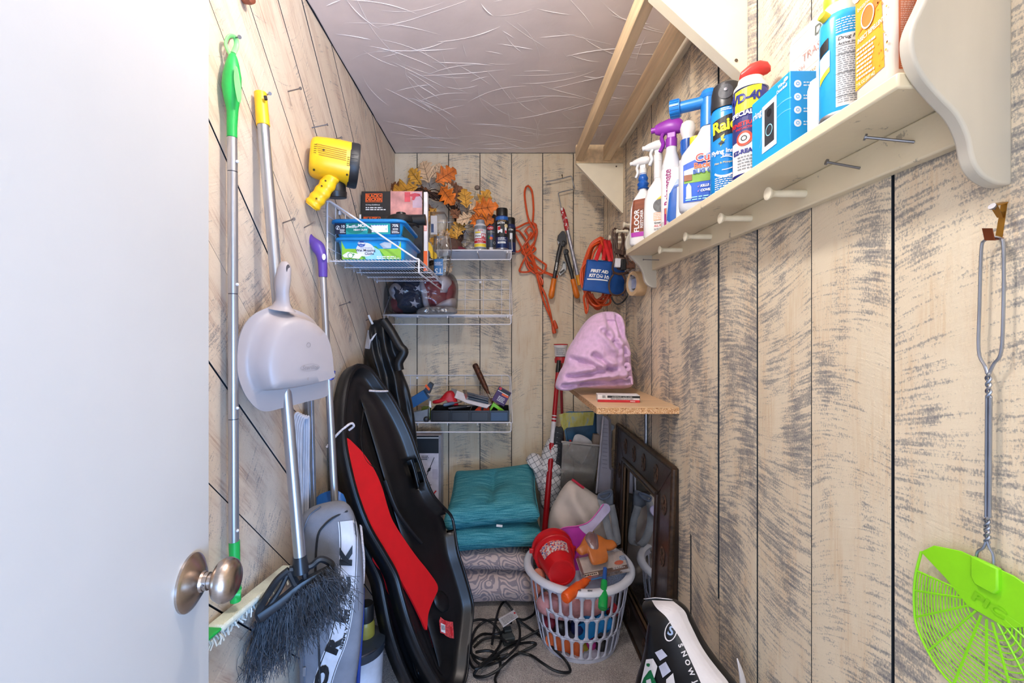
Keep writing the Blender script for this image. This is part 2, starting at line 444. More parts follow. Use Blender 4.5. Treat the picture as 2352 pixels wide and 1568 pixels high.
# right wall: upright boards
rb = [.692 + .184 * k for k in range(-5, 11)] + [YB]
wearR = {}
rw = random.Random(5)
for i in range(len(rb) - 1):
    y0, y1 = rb[i], rb[i + 1]
    if y1 - y0 < .03: continue
    g = .0032 if i == 5 else .0015
    wv = [.1, .1, .1, .12, .22, .10, .26, .42, .40, .35, .3, .3, .2, .2, .15, .3, .2][i % 17]
    if abs(y0 - 1.244) < .01:      # this board is in two lengths, with a slanted butt joint
        for pl, pw in (([(y0 + g, 0), (y1 - g, 0), (y1 - g, .655), (y0 + g, .553)], 0.0), ([(y0 + g, .556), (y1 - g, .658), (y1 - g, ZC), (y0 + g, ZC)], .004)):
            plank(pl, (XR, 0, 0), (0, 1, 0), (0, 0, 1), (-1, 0, 0), math.pi / 2, .02, PLANK_R, wr, wv, pw)
    else:
        plank([(y0 + g, 0), (y1 - g, 0), (y1 - g, ZC), (y0 + g, ZC)], (XR, 0, 0), (0, 1, 0), (0, 0, 1), (-1, 0, 0), math.pi / 2, .02, PLANK_R, wr, wv, rw.uniform(0, .0025))
# left wall: boards laid at 45 degrees
for k in range(-3, 20):
    c0 = .627 + .2588 * k; c1 = c0 + .2588; g = random.choice((.0020, .0026, .0032))
    pl = [(-.20, 0 - CAMZ), (YB, 0 - CAMZ), (YB, ZC - CAMZ), (-.20, ZC - CAMZ)]
    pl = clip(clip(pl, -1, -1, -(c0 + g)), 1, 1, c1 - g)
    if len(pl) < 3: continue
    plank([(p[0], p[1] + CAMZ) for p in pl], (XL, 0, 0), (0, 1, 0), (0, 0, 1), (1, 0, 0), -math.pi / 4, .02, PLANK_L, wl, .15 if k < 3 else 0.0, random.uniform(0, .0025))
# back wall: upright boards
bx = [XL] + [(px - CX) / F * YB for px in (958, 1030.5, 1102.5, 1175, 1246.5, 1317)] + [XR]
for i in range(len(bx) - 1):
    g = .0018
    plank([(bx[i] + g, 0), (bx[i + 1] - g, 0), (bx[i + 1] - g, ZC), (bx[i] + g, ZC)], (0, YB, 0), (1, 0, 0), (0, 0, 1), (0, -1, 0), math.pi / 2, .02, PLANK_R, wb, [-.25, -.1, .05, .1, -.2, -.1, .05][i], random.uniform(0, .002))
# ---- ceiling, trowelled plaster
CEIL = mt('mauve_ceiling_paint', '#ecdfdc', .42, var=.05, vs=6, bump=.25, bs=40)
ce = struct(MB().prism([(XL - .07, -.2, ZC), (XR + .07, -.2, ZC), (XR + .07, YB + .07, ZC), (XL - .07, YB + .07, ZC)], (0, 0, .05)).build('ceiling', CEIL, smooth=False))
rg = random.Random(21); mb = MB()
def ridge(pts, wd, ht):
    n = len(pts)
    for i in range(n - 1):
        pass
    rows = []
    for i, (x, y) in enumerate(pts):
        a = pts[max(i - 1, 0)]; b = pts[min(i + 1, n - 1)]; d = V((b[0] - a[0], b[1] - a[1])); d = d.normalized() if d.length else V((1, 0))
        e = min(1, 4 * min(i, n - 1 - i) / n + .12) * (.6 + .5 * noise.noise(V((x * 14, y * 14, 3)))); pn = V((-d.y, d.x))
        ww = wd * e; hh = ht * e
        rows.append([V((x + pn.x * ww * s, y + pn.y * ww * s, ZC - hz * hh - .0002)) for s, hz in ((-1, 0), (-.45, .75), (.1, 1), (.55, .5), (1.6, 0))])
    mb.patch(rows)
for k in range(230):      # long shallow trowel arcs
    x = rg.uniform(XL + .03, XR - .03); y = rg.uniform(.7, YB - .03); a = rg.uniform(-.5, .5) if rg.random() < .62 else rg.uniform(.6, 1.5)
    L = rg.uniform(.06, .40); cv = rg.uniform(-1, 1) * (1.2 if L > .2 else .6); pts = []
    for i in range(13):
        t = i / 12; pts.append((x, y)); aa = a + cv * (t - .5) + .12 * noise.noise(V((x * 9, y * 9, k))); x += math.cos(aa) * L / 12; y += math.sin(aa) * L / 12
    pts = [p for p in pts if XL < p[0] < XR and p[1] < YB]
    if len(pts) > 4: ridge(pts, rg.uniform(.0008, .0022), rg.uniform(.0007, .0026))
o = mb.build('plaster_ridges', mt('ceiling_ridge_paint', '#f4ebe8', .32, var=.04), ce, ang=60); o['kind'] = 'stuff'
mb = MB()           # dark gap where the ceiling meets the boards
for a, b in (((XL + .002, -.1), (XL + .002, YB)), ((XL, YB - .002), (XR, YB - .002))):
    n = 40; rows = []
    for i in range(n + 1):
        x = a[0] + (b[0] - a[0]) * i / n; y = a[1] + (b[1] - a[1]) * i / n; wv = .006 + .004 * noise.noise(V((x * 11, y * 11, 0)))
        rows.append([V((x, y, ZC - .0005)), V((x + (wv if a[0] == b[0] else 0), y - (0 if a[0] == b[0] else wv), ZC - .0012))])
    mb.patch(rows)
mb.build('caulk_gap', GROOVE, ce)
# ---- carpet
def carpet():
    t = NT('beige_carpet'); co = t.obj()
    a = t.noise(co, 420, 2, .7); b = t.noise(co, 9, 3); v = t.n('ShaderNodeTexVoronoi'); v.inputs['Scale'].default_value = 260; t.l(co, v.inputs['Vector'])
    col = t.ramp(t.math('ADD', t.math('MULTIPLY', a, .8), t.math('MULTIPLY', b, .25)), [(.36, lin('#857c78')), (.5, lin('#c2b8b2')), (.66, lin('#ece3dc'))])
    t.l(col, t.b.inputs['Base Color']); t.b.inputs['Roughness'].default_value = .95
    t.bump(t.math('ADD', v.outputs['Distance'], t.math('MULTIPLY', a, .6)), .9, .006); return t.m
struct(MB().prism([(XL - .07, -1.2, 0), (XR + .07, -1.2, 0), (XR + .07, YB + .07, 0), (XL - .07, YB + .07, 0)], (0, 0, -.05)).build('floor', carpet(), smooth=False))
# ---- the open door on the left
DOORP = mt('white_door_paint', '#cbc9c5', .38, var=.03, vs=3, bump=.06, bs=90)
E = V((-.4262, .6515, 0)); du = V((.139, -.990, 0)); dn = V((.990, .139, 0))
d1 = struct(MB().prism([E + V((0, 0, .012)), E + du * .72 + V((0, 0, .012)), E + du * .72 + V((0, 0, 2.03)), E + V((0, 0, 2.03))], -dn * .035).build('door_1', DOORP, smooth=False, bevel=.002))
NICK = mt('satin_nickel', '#b9aca2', .27, 1.0, var=.05, vs=60, aniso=(1, 1, 12))
rc = E + du * .052 + V((0, 0, .9635)); kn = thing('door_knob', '', '', rc); kn.parent = d1; kn.location = rc - WLOC[d1]
del kn['label'], kn['category']
MB().lathe([(.037, 0), (.037, .003), (.035, .005), (.033, .006), (.022, .013), (.0135, .016), (.0125, .019)], rc, dn, 36).build('rose', NICK, kn)
MB().lathe([(.0115, .015), (.0115, .024), (.0095, .0245), (.0095, .036)], rc, dn, 24).build('neck', NICK, kn)
MB().lathe([(.009, .030), (.016, .031), (.0245, .036), (.0285, .043), (.0285, .048), (.0255, .055), (.018, .060), (.010, .0615), (.004, .062)], rc, dn, 36).build('knob', NICK, kn)
MB().tube([rc + dn * .022 + V((.001, -.0115, 0)), rc + dn * .022 + V((.0, -.0125, 0))], .002, 8).build('set_screw', mt('nail_steel', '#85858c', .35, .9), kn)
# ---- the bare ceiling bulb, just above the frame
cl = thing('ceiling_light', 'round white ceiling lampholder with a lit frosted bulb', 'light', BULB)
MB().lathe([(.055, ZC), (.055, ZC - .012), (.03, ZC - .03), (.024, ZC - .075), (.0, ZC - .075)], (BULB.x, BULB.y, 0), (0, 0, 1), 28).build('lampholder', mt('porcelain', '#efece4', .3), cl)
EM = mt('lit_bulb_glass', '#fff8f0', .5, em=BULB_STRENGTH, var=0)
MB().lathe([(.014, .045), (.02, .03), (.036, .012), (.042, -.01), (.036, -.032), (.02, -.046), (.002, -.05)], BULB, (0, 0, 1), 24).build('bulb', EM, cl)
# ================================================================ LEFT WALL: tools on nails
ALU = mt('brushed_aluminium', '#b9bcc4', .32, .85, var=.06, vs=40, aniso=(1, 1, .1))
GREEN = mt('green_plastic', '#1fb14f', .38); LGREEN = mt('light_green_plastic', '#8fe08a', .4)
STEEL = mt('nail_steel', '#85858c', .35, .9)
WHITEP = mt('white_plastic', '#eceae8', .4, var=.04); BLACKP = mt('black_plastic', '#17181a', .4, var=.2)
# ---- flat mop
t0 = P(532, 110, .985); t1 = P(537, 1245, .985)
mop = thing('flat_mop', 'green and silver flat mop hung by its loop handle beside the door edge', 'mop', P(540, 1385, .985))
ax = (t1 - t0).normalized()
c = P(531, 97, .985)
lp = [P(*q) for q in ((533, 135, .985), (519, 105, .98), (522, 88, .98), (531, 82, .985), (541, 88, .995), (543, 105, 1.0), (536, 122, .99))]
MB().tube(cr(lp, 6), [.0035] * 37, 10, flat=1.6).build('hanging_loop', LGREEN, mop)
gp = [(535, 125), (534, 145), (533, 175), (532, 200), (533, 228), (534, 255), (533, 290), (533, 316)]
gr = [.006, .013, .0185, .0195, .016, .0115, .0105, .0105]
MB().tube(cr([P(a, b, .985) for a, b in gp], 4), [gr[min(i // 4, 7)] + (gr[min(i // 4 + 1, 7)] - gr[min(i // 4, 7)]) * (i % 4) / 4 for i in range(29)], 16).build('grip', GREEN, mop)
ov = [P(a, b, .966) for a, b in ((541, 150), (549, 190), (551, 220), (547, 234), (541, 210), (537, 175))]
MB().prism(cr(ov, 4, True), (0, .006, 0)).build('grip_inlay', LGREEN, mop)
seams = [316, 395, 675, 962, 1245]
for i in range(4):
    a, b = P(533 + i * 1.0, seams[i] + 1, .985), P(534 + i * 1.0, seams[i + 1] - 1, .985)
    MB().tube([a, a + (b - a) * .5, b], .0104, 20).build('pole_section', ALU, mop)
    MB().tube([b - ax * .002, b + ax * .003], .0096, 16).build('pole_joint', mt('dark_seam', '#55565c', .5, .5), mop)
for py in (371, 653, 937, 1218): MB().lathe([(.0035, 0), (.0032, .002), (.001, .004)], P(545, py, .983), (.7, -.7, 0), 10).build('spring_button', WHITEP, mop)
MB().tube([P(538, 1243, .985), P(540, 1330, .985), P(540, 1352, .985)], [.0112, .0105, .0125], 16).build('socket', GREEN, mop)
MB().tube([P(531, 1362, .982), P(552, 1362, .99)], .0125, 14).tube([P(541, 1345, .985), P(541, 1380, .985)], .011, 12).build('swivel_joint', GREEN, mop)
ha, hb = P(432, 1499, .86), P(664, 1306, 1.215); hd = (hb - ha).normalized()
hx = V((1, 0, 0)); hx = (hx - hd * hx.dot(hd)).normalized(); hz_ = hx.cross(hd)
if hz_.z < 0: hz_ = -hz_
R = rotm(hd, hx, hz_)
def hbox(t0, t1, w, h, off): return MB().box(ha.lerp(hb, (t0 + t1) / 2) + hz_ * off, ((hb - ha).length * (t1 - t0), w, h), R)
hbox(.02, .98, .030, .006, .004).build('head_plate', GREEN, mop, bevel=.002)
pad = MB(); pad.box(ha.lerp(hb, .60) + hz_ * .004, ((hb - ha).length * .80, .038, .014), R)
pad.build('mop_pad', mt('mop_microfibre', '#dfe3d2', .95, bump=.8, bs=300), mop, bevel=.005)
mb = MB(); rr = random.Random(3)
for k in range(260):
    p = ha.lerp(hb, rr.uniform(.03, .99)) + hx * rr.uniform(-.018, .018) - hz_ * .002
    mb.tube([p, p + V((rr.uniform(-.004, .004), rr.uniform(-.004, .004), -.008)), p + V((rr.uniform(-.007, .007), rr.uniform(-.007, .007), -.018))], .0018, 4)
o = mb.build('pad_fringe', mt('mop_fringe', '#cfd3cc', .95), mop); o['kind'] = 'stuff'
nail('nail', PL(526, 89, -.004), onp(550, 85, (XL + .05, 0, 0), (1, 0, 0)), .0018, 'steel nail holding the green flat mop loop')
# ---- broom with a clip-on dustpan
b0, b1 = P(598, 214, 1.115), P(690, 1296, 1.075)
broom = thing('broom', 'silver-handled broom with yellow tip and dusty black bristles', 'broom', P(690, 1400, 1.075))
bd = (b1 - b0).normalized()
MB().tube([b0 - bd * .002, b0, b0 + bd * .03, b0 + bd * .083, b0 + bd * .084], [.008, .0145, .0150, .0158, .015], 18).build('grip_tip', mt('yellow_plastic', '#f2bd1d', .4), broom)
MB().tube([b0 + bd * .082, b0.lerp(b1, .5), b1 + bd * .01], .0138, 20).build('pole', ALU, broom)
MB().tube([P(609, 221, 1.10), P(611, 229, 1.10)], .004, 8).build('hang_hole', BLACKP, broom)
BRB = mt('black_broom_plastic', '#23262b', .35, var=.25, vs=60)
pl0 = b1; pn = V((.45, -.89, 0)).normalized()
def bp(px, py, d=0): return onp(px, py, pl0, pn) + pn * d
fr = MB()
fr.tube(cr([bp(*q) for q in ((664, 1308), (712, 1300), (735, 1284), (757, 1292), (764, 1305), (752, 1318), (720, 1332), (690, 1352), (660, 1376), (620, 1405), (601, 1420), (594, 1410), (603, 1385), (622, 1353), (640, 1328), (664, 1308))], 5), .0085, 8)
fr.tube(cr([bp(*q) for q in ((664, 1310), (676, 1334), (684, 1352), (672, 1362))], 5), .009, 8)
fr.tube(cr([bp(*q) for q in ((664, 1310), (645, 1350), (622, 1385), (603, 1412))], 5), .006, 8)
fr.tube(cr([bp(*q) for q in ((700, 1306), (702, 1325), (716, 1332))], 5), .008, 8)
fr.tube(cr([bp(*q, .002) for q in ((596, 1414), (640, 1384), (690, 1345), (730, 1322), (762, 1306))], 5), .014, 8, flat=.8)
fr.tube([b1 - bd * .02, b1 + bd * .018], [.0155, .02], 16)
fr.build('head', BRB, broom)
mb = MB(); rr = random.Random(11)
for k in range(1500):
    t = rr.random(); a = P(598 + 164 * t, 1418 - 112 * t, 1.09 - .03 * t) + V((rr.uniform(-.012, .012), rr.uniform(-.03, .03), rr.uniform(-.01, .004)))
    ex = 575 + (805 - 575) * t + rr.gauss(0, 16); ey = 1585 - 205 * t + rr.gauss(0, 18); L = rr.uniform(.72, 1.0)
    e = P(ex, ey, 1.06) + V((0, rr.uniform(-.05, .05), 0)); m = a.lerp(e, .5) + V((rr.gauss(0, .012), rr.gauss(0, .012), rr.gauss(0, .006)))
    e = a.lerp(e, L) + V((rr.gauss(0, .006), 0, rr.gauss(0, .008)))
    mb.tube(cr([a, m, e], 3), .00055, 3, caps=False)
o = mb.build('bristles', mt('dusty_black_bristle', '#3a3d44', .6, var=.5, vs=80), broom); o['kind'] = 'stuff'
nail('nail', PL(604, 221, -.004), onp(620, 215, (XL + .045, 0, 0), (1, 0, 0)), .0018, 'steel nail holding the yellow-tipped broom')
# dustpan
PANM = mt('pale_mauve_plastic', '#a89d9a', .42, var=.03, vs=8)
A = P(545, 850, .985); B = P(755, 880, 1.185); pux = (B - A); pux.z = 0; pux.normalize(); puy = V((.0, 0, 1)); pN = pux.cross(puy); pN = pN if pN.y < 0 else -pN
pan = thing('dustpan', 'pale mauve plastic dustpan hanging over the broom pole', 'dustpan', P(640, 940, 1.07))
def pp(px, py, d=0): return onp(px, py, A, pN) + pN * d
def loop(l, n=72): return resample(cr(l, 5, True), n)
outer = [pp(*q) for q in ((640, 702), (600, 712), (568, 735), (549, 775), (544, 830), (548, 870), (568, 915), (602, 944), (650, 936), (700, 923), (752, 908), (748, 885), (744, 830), (738, 775), (722, 738), (690, 716))]
inner = [pp(*q) for q in ((640, 716), (610, 724), (590, 748), (576, 785), (568, 830), (574, 868), (588, 895), (600, 897), (650, 893), (700, 884), (747, 868), (746, 860), (741, 815), (733, 775), (716, 745), (688, 727))]
tops = [pp(*q) for q in ((672, 738), (640, 748), (622, 768), (608, 800), (601, 835), (600, 868), (604, 886), (612, 888), (655, 884), (700, 876), (742, 864), (741, 850), (737, 810), (729, 780), (714, 757), (694, 743))]
n = 80; lo, li, lt = loop(outer, n), loop(inner, n), loop(tops, n)
rows = [[p - pN * .002 for p in lo], [p + pN * .002 for p in lo], [a.lerp(b, .6) + pN * .003 for a, b in zip(lo, li)], [p + pN * .006 for p in li], [a.lerp(b, .3) + pN * .022 for a, b in zip(li, lt)], [a.lerp(b, .7) + pN * .040 for a, b in zip(li, lt)], [p + pN * .046 for p in lt]]
cc = sum(lt, V()) / n
rows += [[p.lerp(cc, .3) + pN * .049 for p in lt], [p.lerp(cc, .9) + pN * .050 for p in lt]]
mb = MB(); vs = [p for r in rows for p in r]; fs = []
for r in range(len(rows) - 1):
    for i in range(n): fs.append((r * n + i, (r + 1) * n + i, (r + 1) * n + (i + 1) % n, r * n + (i + 1) % n))
fs.append(tuple((len(rows) - 1) * n + i for i in range(n))); fs.append(tuple(range(n)))
mb.add(vs, fs); bm = bmesh.new()
pano = mb.build('pan', PANM, pan, ang=60)
bm.from_mesh(pano.data); bmesh.ops.recalc_face_normals(bm, faces=bm.faces); bm.to_mesh(pano.data); bm.free()
hp = [pp(*q, d) for q, d in (((640, 712), .012), ((640, 690), .016), ((638, 665), .018), ((640, 640), .018), ((643, 617), .018), ((643, 602), .017))]
MB().tube(cr(hp, 5), [.034, .030, .024, .0205, .018, .017, .0165, .016, .016, .0165, .017, .0175, .018, .0182, .0183, .0183, .018, .0175, .017, .0165, .016, .015, .013, .011, .009, .006], 18, flat=.7).build('handle', PANM, pan)
MB().lathe([(.0095, 0), (.0095, .002)], pp(644, 621, .0305), pN, 20, sx=1.25, sy=.5).build('hang_hole', mt('hole_dark', '#4a4549', .6), pan)
pr = Print(lambda u, v, d: pp(683, 842) + pux * u + puy * v + pN * (.051 + d), pan)
EMB = mt('embossed_mauve', '#958b89', .4)
pr.ring(0, 0, .026, .0014, EMB, 1, ry=.009); pr.text('Sterilite', 0, 0, .014, EMB, 1, .0002, .3); pr.text('4', -.006, -.028, .012, EMB, 1); pr.ring(-.004, .055, .006, .0015, EMB, 1); pr.done()
# ---- spray mop handle, purple
stick = thing('spray_mop', 'silver mop pole with curved purple handle and blue clip', 'mop', P(768, 1148, 1.40))
pts = [P(701, 532, 1.47), P(712, 548, 1.465), P(727, 563, 1.46), P(737, 582, 1.455), P(741, 605, 1.45), P(742, 636, 1.45)]
MB().tube(cr(pts, 5), [.009, .011, .012, .013, .0135, .014, .0145, .015, .016, .018, .020, .021, .021, .020, .0185, .0175, .0165, .016, .0155, .015, .0148, .0145, .0142, .014, .0138, .0135], 16).build('handle', mt('purple_plastic', '#5a3f9c', .42), stick)
MB().lathe([(.0105, 0), (.0100, .003), (.003, .005)], P(744, 590, 1.432), (.35, -.93, 0), 20, sx=1.0, sy=.55, ref=(0, 0, 1)).build('button', WHITEP, stick)
MB().tube([P(742, 634, 1.45), P(754, 860, 1.42), P(769, 1152, 1.39)], [.0105, .011, .0112], 18).build('pole', ALU, stick)
mb = MB(); mb.tube([P(753, 850, 1.42), P(754, 858, 1.42)], .0145, 14); mb.prism([P(752, 852, 1.405), P(766, 852, 1.41), P(762, 873, 1.41), P(757, 873, 1.405)], (0, .02, 0))
mb.build('clip', mt('blue_clip_plastic', '#3f4fb8', .4), stick, bevel=.002)
MB().tube(cr([P(*q) for q in ((706, 535, 1.47), (694, 528, 1.47), (700, 513, 1.48), (712, 518, 1.49), (711, 530, 1.48))], 5), .0016, 6).build('hanging_ring', mt('nickel_wire', '#a8a49c', .3, .9), stick)
for q in ((706, 545), (718, 560), (735, 615)): MB().lathe([(.0022, 0), (.0022, .001)], P(q[0], q[1], 1.444), (0, -1, 0), 8).build('screw_hole', mt('hole_purple', '#2b1d55', .6), stick)
# ---- loose nails in the left boards
NL = (((690, 203), (658, 211), 'long bare steel nail highest on the left boards'), ((752, 286), (712, 294), 'steel nail above the yellow spotlight with a wire loop'),
      ((784, 316), (762, 320), 'short steel nail just behind the top of the yellow spotlight'), ((675, 503), (646, 513), 'bare steel nail left of the purple handle'),
      ((722, 510), (696, 524), 'rusty steel nail holding the purple mop handle ring'), ((803, 694), (776, 703), 'bare steel nail under the left wire shelf'),
      ((848, 732), (838, 737), 'small steel nail by the jacket hanger'))
for a, b, lb in NL:
    nail('nail', PL(*b, -.006), onp(a[0], a[1], (XL + (.05 if a[0] - b[0] > 15 else .02), 0, 0), (1, 0, 0)), .0019, lb)
MB().tube(cr([PL(754, 287, .03), PL(751, 300, .025), PL(757, 312, .02)], 4), .0012, 6)
hk = MB().lathe([(.002, 0), (.010, .006), (.012, .02), (.010, .032), (.004, .036)], PL(557, -2), (1, -.35, -.25), 16).build('wooden_peg', mt('red_brown_wood', '#8a4a35', .5)); tag(hk, 'small red-brown wooden peg at the top of the left boards', 'peg')
# ---- yellow spotlight
YEL = mt('yellow_spotlight_plastic', '#f3bf18', .36, var=.04); YD = mt('yellow_shadow_line', '#a97d0a', .6)
spot = thing('spotlight_lantern', 'yellow pistol-grip spotlight with black bezel hung on a nail', 'spotlight', P(735, 480, 1.47))
sa, sb = P(714, 360, 1.415), P(802, 379, 1.46); sx_ = (sb - sa).normalized(); ln = (sb - sa).length
MB().lathe([(.010, -.004), (.046, -.003), (.055, .002), (.060, .012), (.064, .045), (.0665, ln * .7), (.067, ln)], sa, sx_, 40, ref=(0, 0, 1), e=.72).build('housing', YEL, spot, ang=50)
mb = MB(); mb.lathe([(.0680, ln - .002), (.0695, ln + .004), (.070, ln + .022), (.068, ln + .028), (.061, ln + .028), (.058, ln + .014), (.001, ln + .010)], sa, sx_, 40, ref=(0, 0, 1), e=.85)
bez = mb.build('bezel', mt('black_rubber', '#202226', .45, var=.15), spot, ang=50)
ux, uy, uz = basis(sx_, (0, 0, 1))
mb = MB()
for k in range(36):
    a = 2 * math.pi * k / 36; d = ux * math.cos(a) + uy * math.sin(a); mb.box(sa + sx_ * (ln + .011) + d * .0695, (.003, .003, .020), rotm(d, sx_.cross(d), sx_))
mb.build('bezel_ribs', mt('black_rubber', '#202226', .45, var=.15), bez)
camd = (V((0, 0, CAMZ)) - (sa + sb) / 2).normalized()
side = (camd - sx_ * camd.dot(sx_)).normalized(); upv = sx_.cross(side); upv = upv if upv.z > 0 else -upv
hb_ = MB().lathe([(.055, .002), (.060, .012), (.064, .045), (.0665, ln * .7), (.067, ln)], sa, sx_, 40, ref=(0, 0, 1), e=.72)
pr = Print(fbvh(hb_, (sa + sb) / 2, sx_, upv), spot, .0004)
for k in range(6): pr.rect(-.045 + .002 * k, .040 - k * .0058, .045, .0425 - k * .0058, YD, 1, 8, 1)
for k in range(5): pr.rect(-.05, .038 - k * .006, -.042, .0395 - k * .006, mt('vent_dark', '#4d3a08', .7), 2, 2, 1); pr.rect(.048, .022 - k * .006, .055, .0235 - k * .006, mt('vent_dark', '#4d3a08', .7), 2, 2, 1)
for u, v in ((-.045, -.036), (.052, -.030), (-.022, .028)): pr.disc(u, v, .0035, mt('vent_dark', '#4d3a08', .7), 2)
pr.done()
g = [P(762, 405, 1.42), P(752, 425, 1.42), P(738, 445, 1.42), P(724, 463, 1.42), P(715, 474, 1.42)]
gr_ = []; gpts = cr(g, 6)
for i in range(len(gpts)): gr_.append(.0255 + .0016 * math.sin(i * 1.3) - (.003 if i > 22 else 0))
gm = MB().tube(gpts, gr_, 16, flat=.8); gm.build('pistol_grip', YEL, spot, ang=70)
for q in ((748, 415), (739, 427), (727, 456)): MB().lathe([(.0028, 0), (.0028, .002)], P(q[0], q[1], 1.399), (0, -1, 0), 8).build('screw_hole', mt('vent_dark', '#4d3a08', .7), spot)
mb = MB(); mb.tube([P(772, 412, 1.45), P(773, 442, 1.455)], [.028, .031], 24); mb.tube([P(773, 440, 1.455), P(774, 455, 1.458)], [.033, .031], 24); mb.box(P(762, 418, 1.43), (.02, .03, .03))
mb.build('base_cap', BLACKP, spot, bevel=.002)
# ---- coiled cord and bar behind the broom
cordm = mt('pale_grey_cord', '#b4b7c2', .5)
cd_ = thing('cord_coil', 'coil of pale grey cord hung behind the dustpan', 'cord', P(690, 1180, 1.33))
for k in range(5):
    x0 = 672 + 5 * k
    q = [P(x0 + 4, 1180 + 10 * k, 1.34), P(x0 - 1, 1080, 1.33), P(x0, 990, 1.33), P(x0 + 6, 955 + 2 * k, 1.33), P(x0 + 13, 949 + 3 * k, 1.335), P(x0 + 17, 965, 1.345), P(x0 + 16, 1060, 1.35), P(x0 + 14, 1185, 1.35)]
    q = [V((max(p.x, XL + .008), p.y, p.z)) for p in q]
    MB().tube(cr(q, 5), .0042, 8).build('cord_turn', cordm, cd_)
nail('nail', PL(680, 946), P(671, 938, 1.31), .0018, 'hook-like nail behind the dustpan holding the grey cord')
bar = thing('metal_bar', 'square grey metal bar standing behind the dustpan and grey bag', 'bar', PF(730, 1640))
q0, q1 = P(709, 880, 1.40), P(716, 1180, 1.37); q2 = q0 + (q1 - q0) * ((q0.z - 0) / (q0.z - q1.z))
dd = (q2 - q0).normalized(); xx, yy, zz = basis(dd, (.8, -.6, 0))
MB().box((q0 + q2) / 2, (.022, .022, (q2 - q0).length), rotm(xx, yy, zz)).build('upright', mt('grey_metal', '#7f8794', .35, .8), bar, bevel=.002)
MB().box((q0 + q2) / 2 + xx * .0115 - yy * .003, (.001, .002, (q2 - q0).length), rotm(xx, yy, zz)).build('bright_edge', mt('bright_metal', '#cfd4de', .2, .9), bar)
# ================================================================ WIRE RACKS AND WHAT STANDS ON THEM
WIRE = mt('white_coated_wire', '#e9e6ea', .35, var=.03)
def rrect(cx, cy, w, d, r, z, n=5, R=None):
    out = []
    for sx, sy, a0 in ((1, 1, 0), (-1, 1, 90), (-1, -1, 180), (1, -1, 270)):
        for k in range(n + 1):
            a = math.radians(a0 + 90 * k / n); p = V((sx * (w / 2 - r) + r * math.cos(a), sy * (d / 2 - r) + r * math.sin(a), 0))
            if R is not None: p = R @ p
            out.append(V((cx + p.x, cy + p.y, z)))
    return out
def loft(loops, mb=None, caps=True):
    mb = mb or MB(); n = len(loops[0]); m = len(loops); fs = []
    for r in range(m - 1):
        for i in range(n): fs.append((r * n + i, r * n + (i + 1) % n, (r + 1) * n + (i + 1) % n, (r + 1) * n + i))
    if caps: fs += [tuple(range(n - 1, -1, -1)), tuple((m - 1) * n + i for i in range(n))]
    return mb.add([p for l in loops for p in l], fs)
def cbox(name, label, cat, c, size, mat, rot=0, parent=None, bevel=.0015, R=None):
    """box as a thing: its body is the thing's first part"""
    t = thing(name, label, cat, V(c) - V((0, 0, size[2] / 2)))
    MB().box(c, size, R or rz(rot)).build('body', mat, t, bevel=bevel); return t
def rack(O, U, N, L, D, H, label):
    O, U, N, Z = V(O), V(U), V(N), V((0, 0, 1)); q = lambda a, b, c: O + U * a + N * b + Z * c
    t = thing('wire_rack', label, 'rack', O + U * L / 2, 'white wire wall racks')
    MB().tube([q(0, 0, -.01), q(0, 0, H - .016), q(.005, 0, H - .005), q(.016, 0, H), q(L - .016, 0, H), q(L - .005, 0, H - .005), q(L, 0, H - .016), q(L, 0, -.01)], .0031, 8).build('back_frame', WIRE, t)
    for i in range(6): MB().tube([q(.005 + (L - .02) * (i + .5) / 6 + .02, .001, -.005), q(.005 + (L - .02) * (i + .5) / 6 + .02, .001, H)], .0017, 6).build('upright_wire', WIRE, t)
    for i in range(3): MB().tube([q(.0, .003, H * (.2 + i * .27)), q(L, .003, H * (.2 + i * .27))], .0017, 6).build('grid_wire', WIRE, t)
    for i in range(5): MB().tube([q(.02 + (L - .04) * i / 4, .0, -.002), q(.02 + (L - .04) * i / 4, D, -.002), q(.02 + (L - .04) * i / 4, D, -.012)], .0021, 6).build('support_wire', WIRE, t)
    mb = MB(); n = int(D / .0125)
    for i in range(n): mb.tube([q(0.004, D * (i + .5) / n, 0.001), q(L - .004, D * (i + .5) / n, .001)], .0011, 5)
    o = mb.build('deck_wires', WIRE, t); o['kind'] = 'stuff'
    MB().tube([q(0, D, 0.002), q(L, D, .002)], .0033, 8).build('front_rail', WIRE, t)
    MB().tube([q(0, D + .002, .002), q(0, D + .002, -.037), q(.003, D + .002, -.044), q(.010, D + .002, -.047), q(L - .010, D + .002, -.047), q(L - .003, D + .002, -.044), q(L, D + .002, -.037), q(L, D + .002, .002)], .0030, 8).build('front_lip', WIRE, t)
    for e in (-.006, L + .006):
        MB().tube([q(e, 0, H - .006), q(e, .012, H - .004), q(e, D - .01, .004), q(e, D, .002)], .0031, 8).build('side_brace', WIRE, t)
    for e in (.18, .74): MB().box(q(L * e, .003, H - .014), (.012, .006, .014), rotm(U, N, Z)).tube([q(L * e, .005, H - .016), q(L * e, .009, H - .016)], .0022, 8).build('wall_clip', WIRE, t)
    return t
RL_Z = CAMZ + .262
rack((XL + .006, 1.586, RL_Z), (0, 1, 0), (1, 0, 0), .645, .325, .212, 'white wire rack on the left boards carrying blue wipe tubs')
RZ = [CAMZ + .432, CAMZ + .093, CAMZ - .470]; RX0 = -.606
for z, lb in zip(RZ, ('topmost white wire rack on the back wall, with wreath and spray cans', 'middle white wire rack on the back wall, holding the bagged flag', 'lowest white wire rack on the back wall, full of small tools')):
    rack((RX0, YB - .006, z), (1, 0, 0), (0, -1, 0), .665, .293, .222, lb)
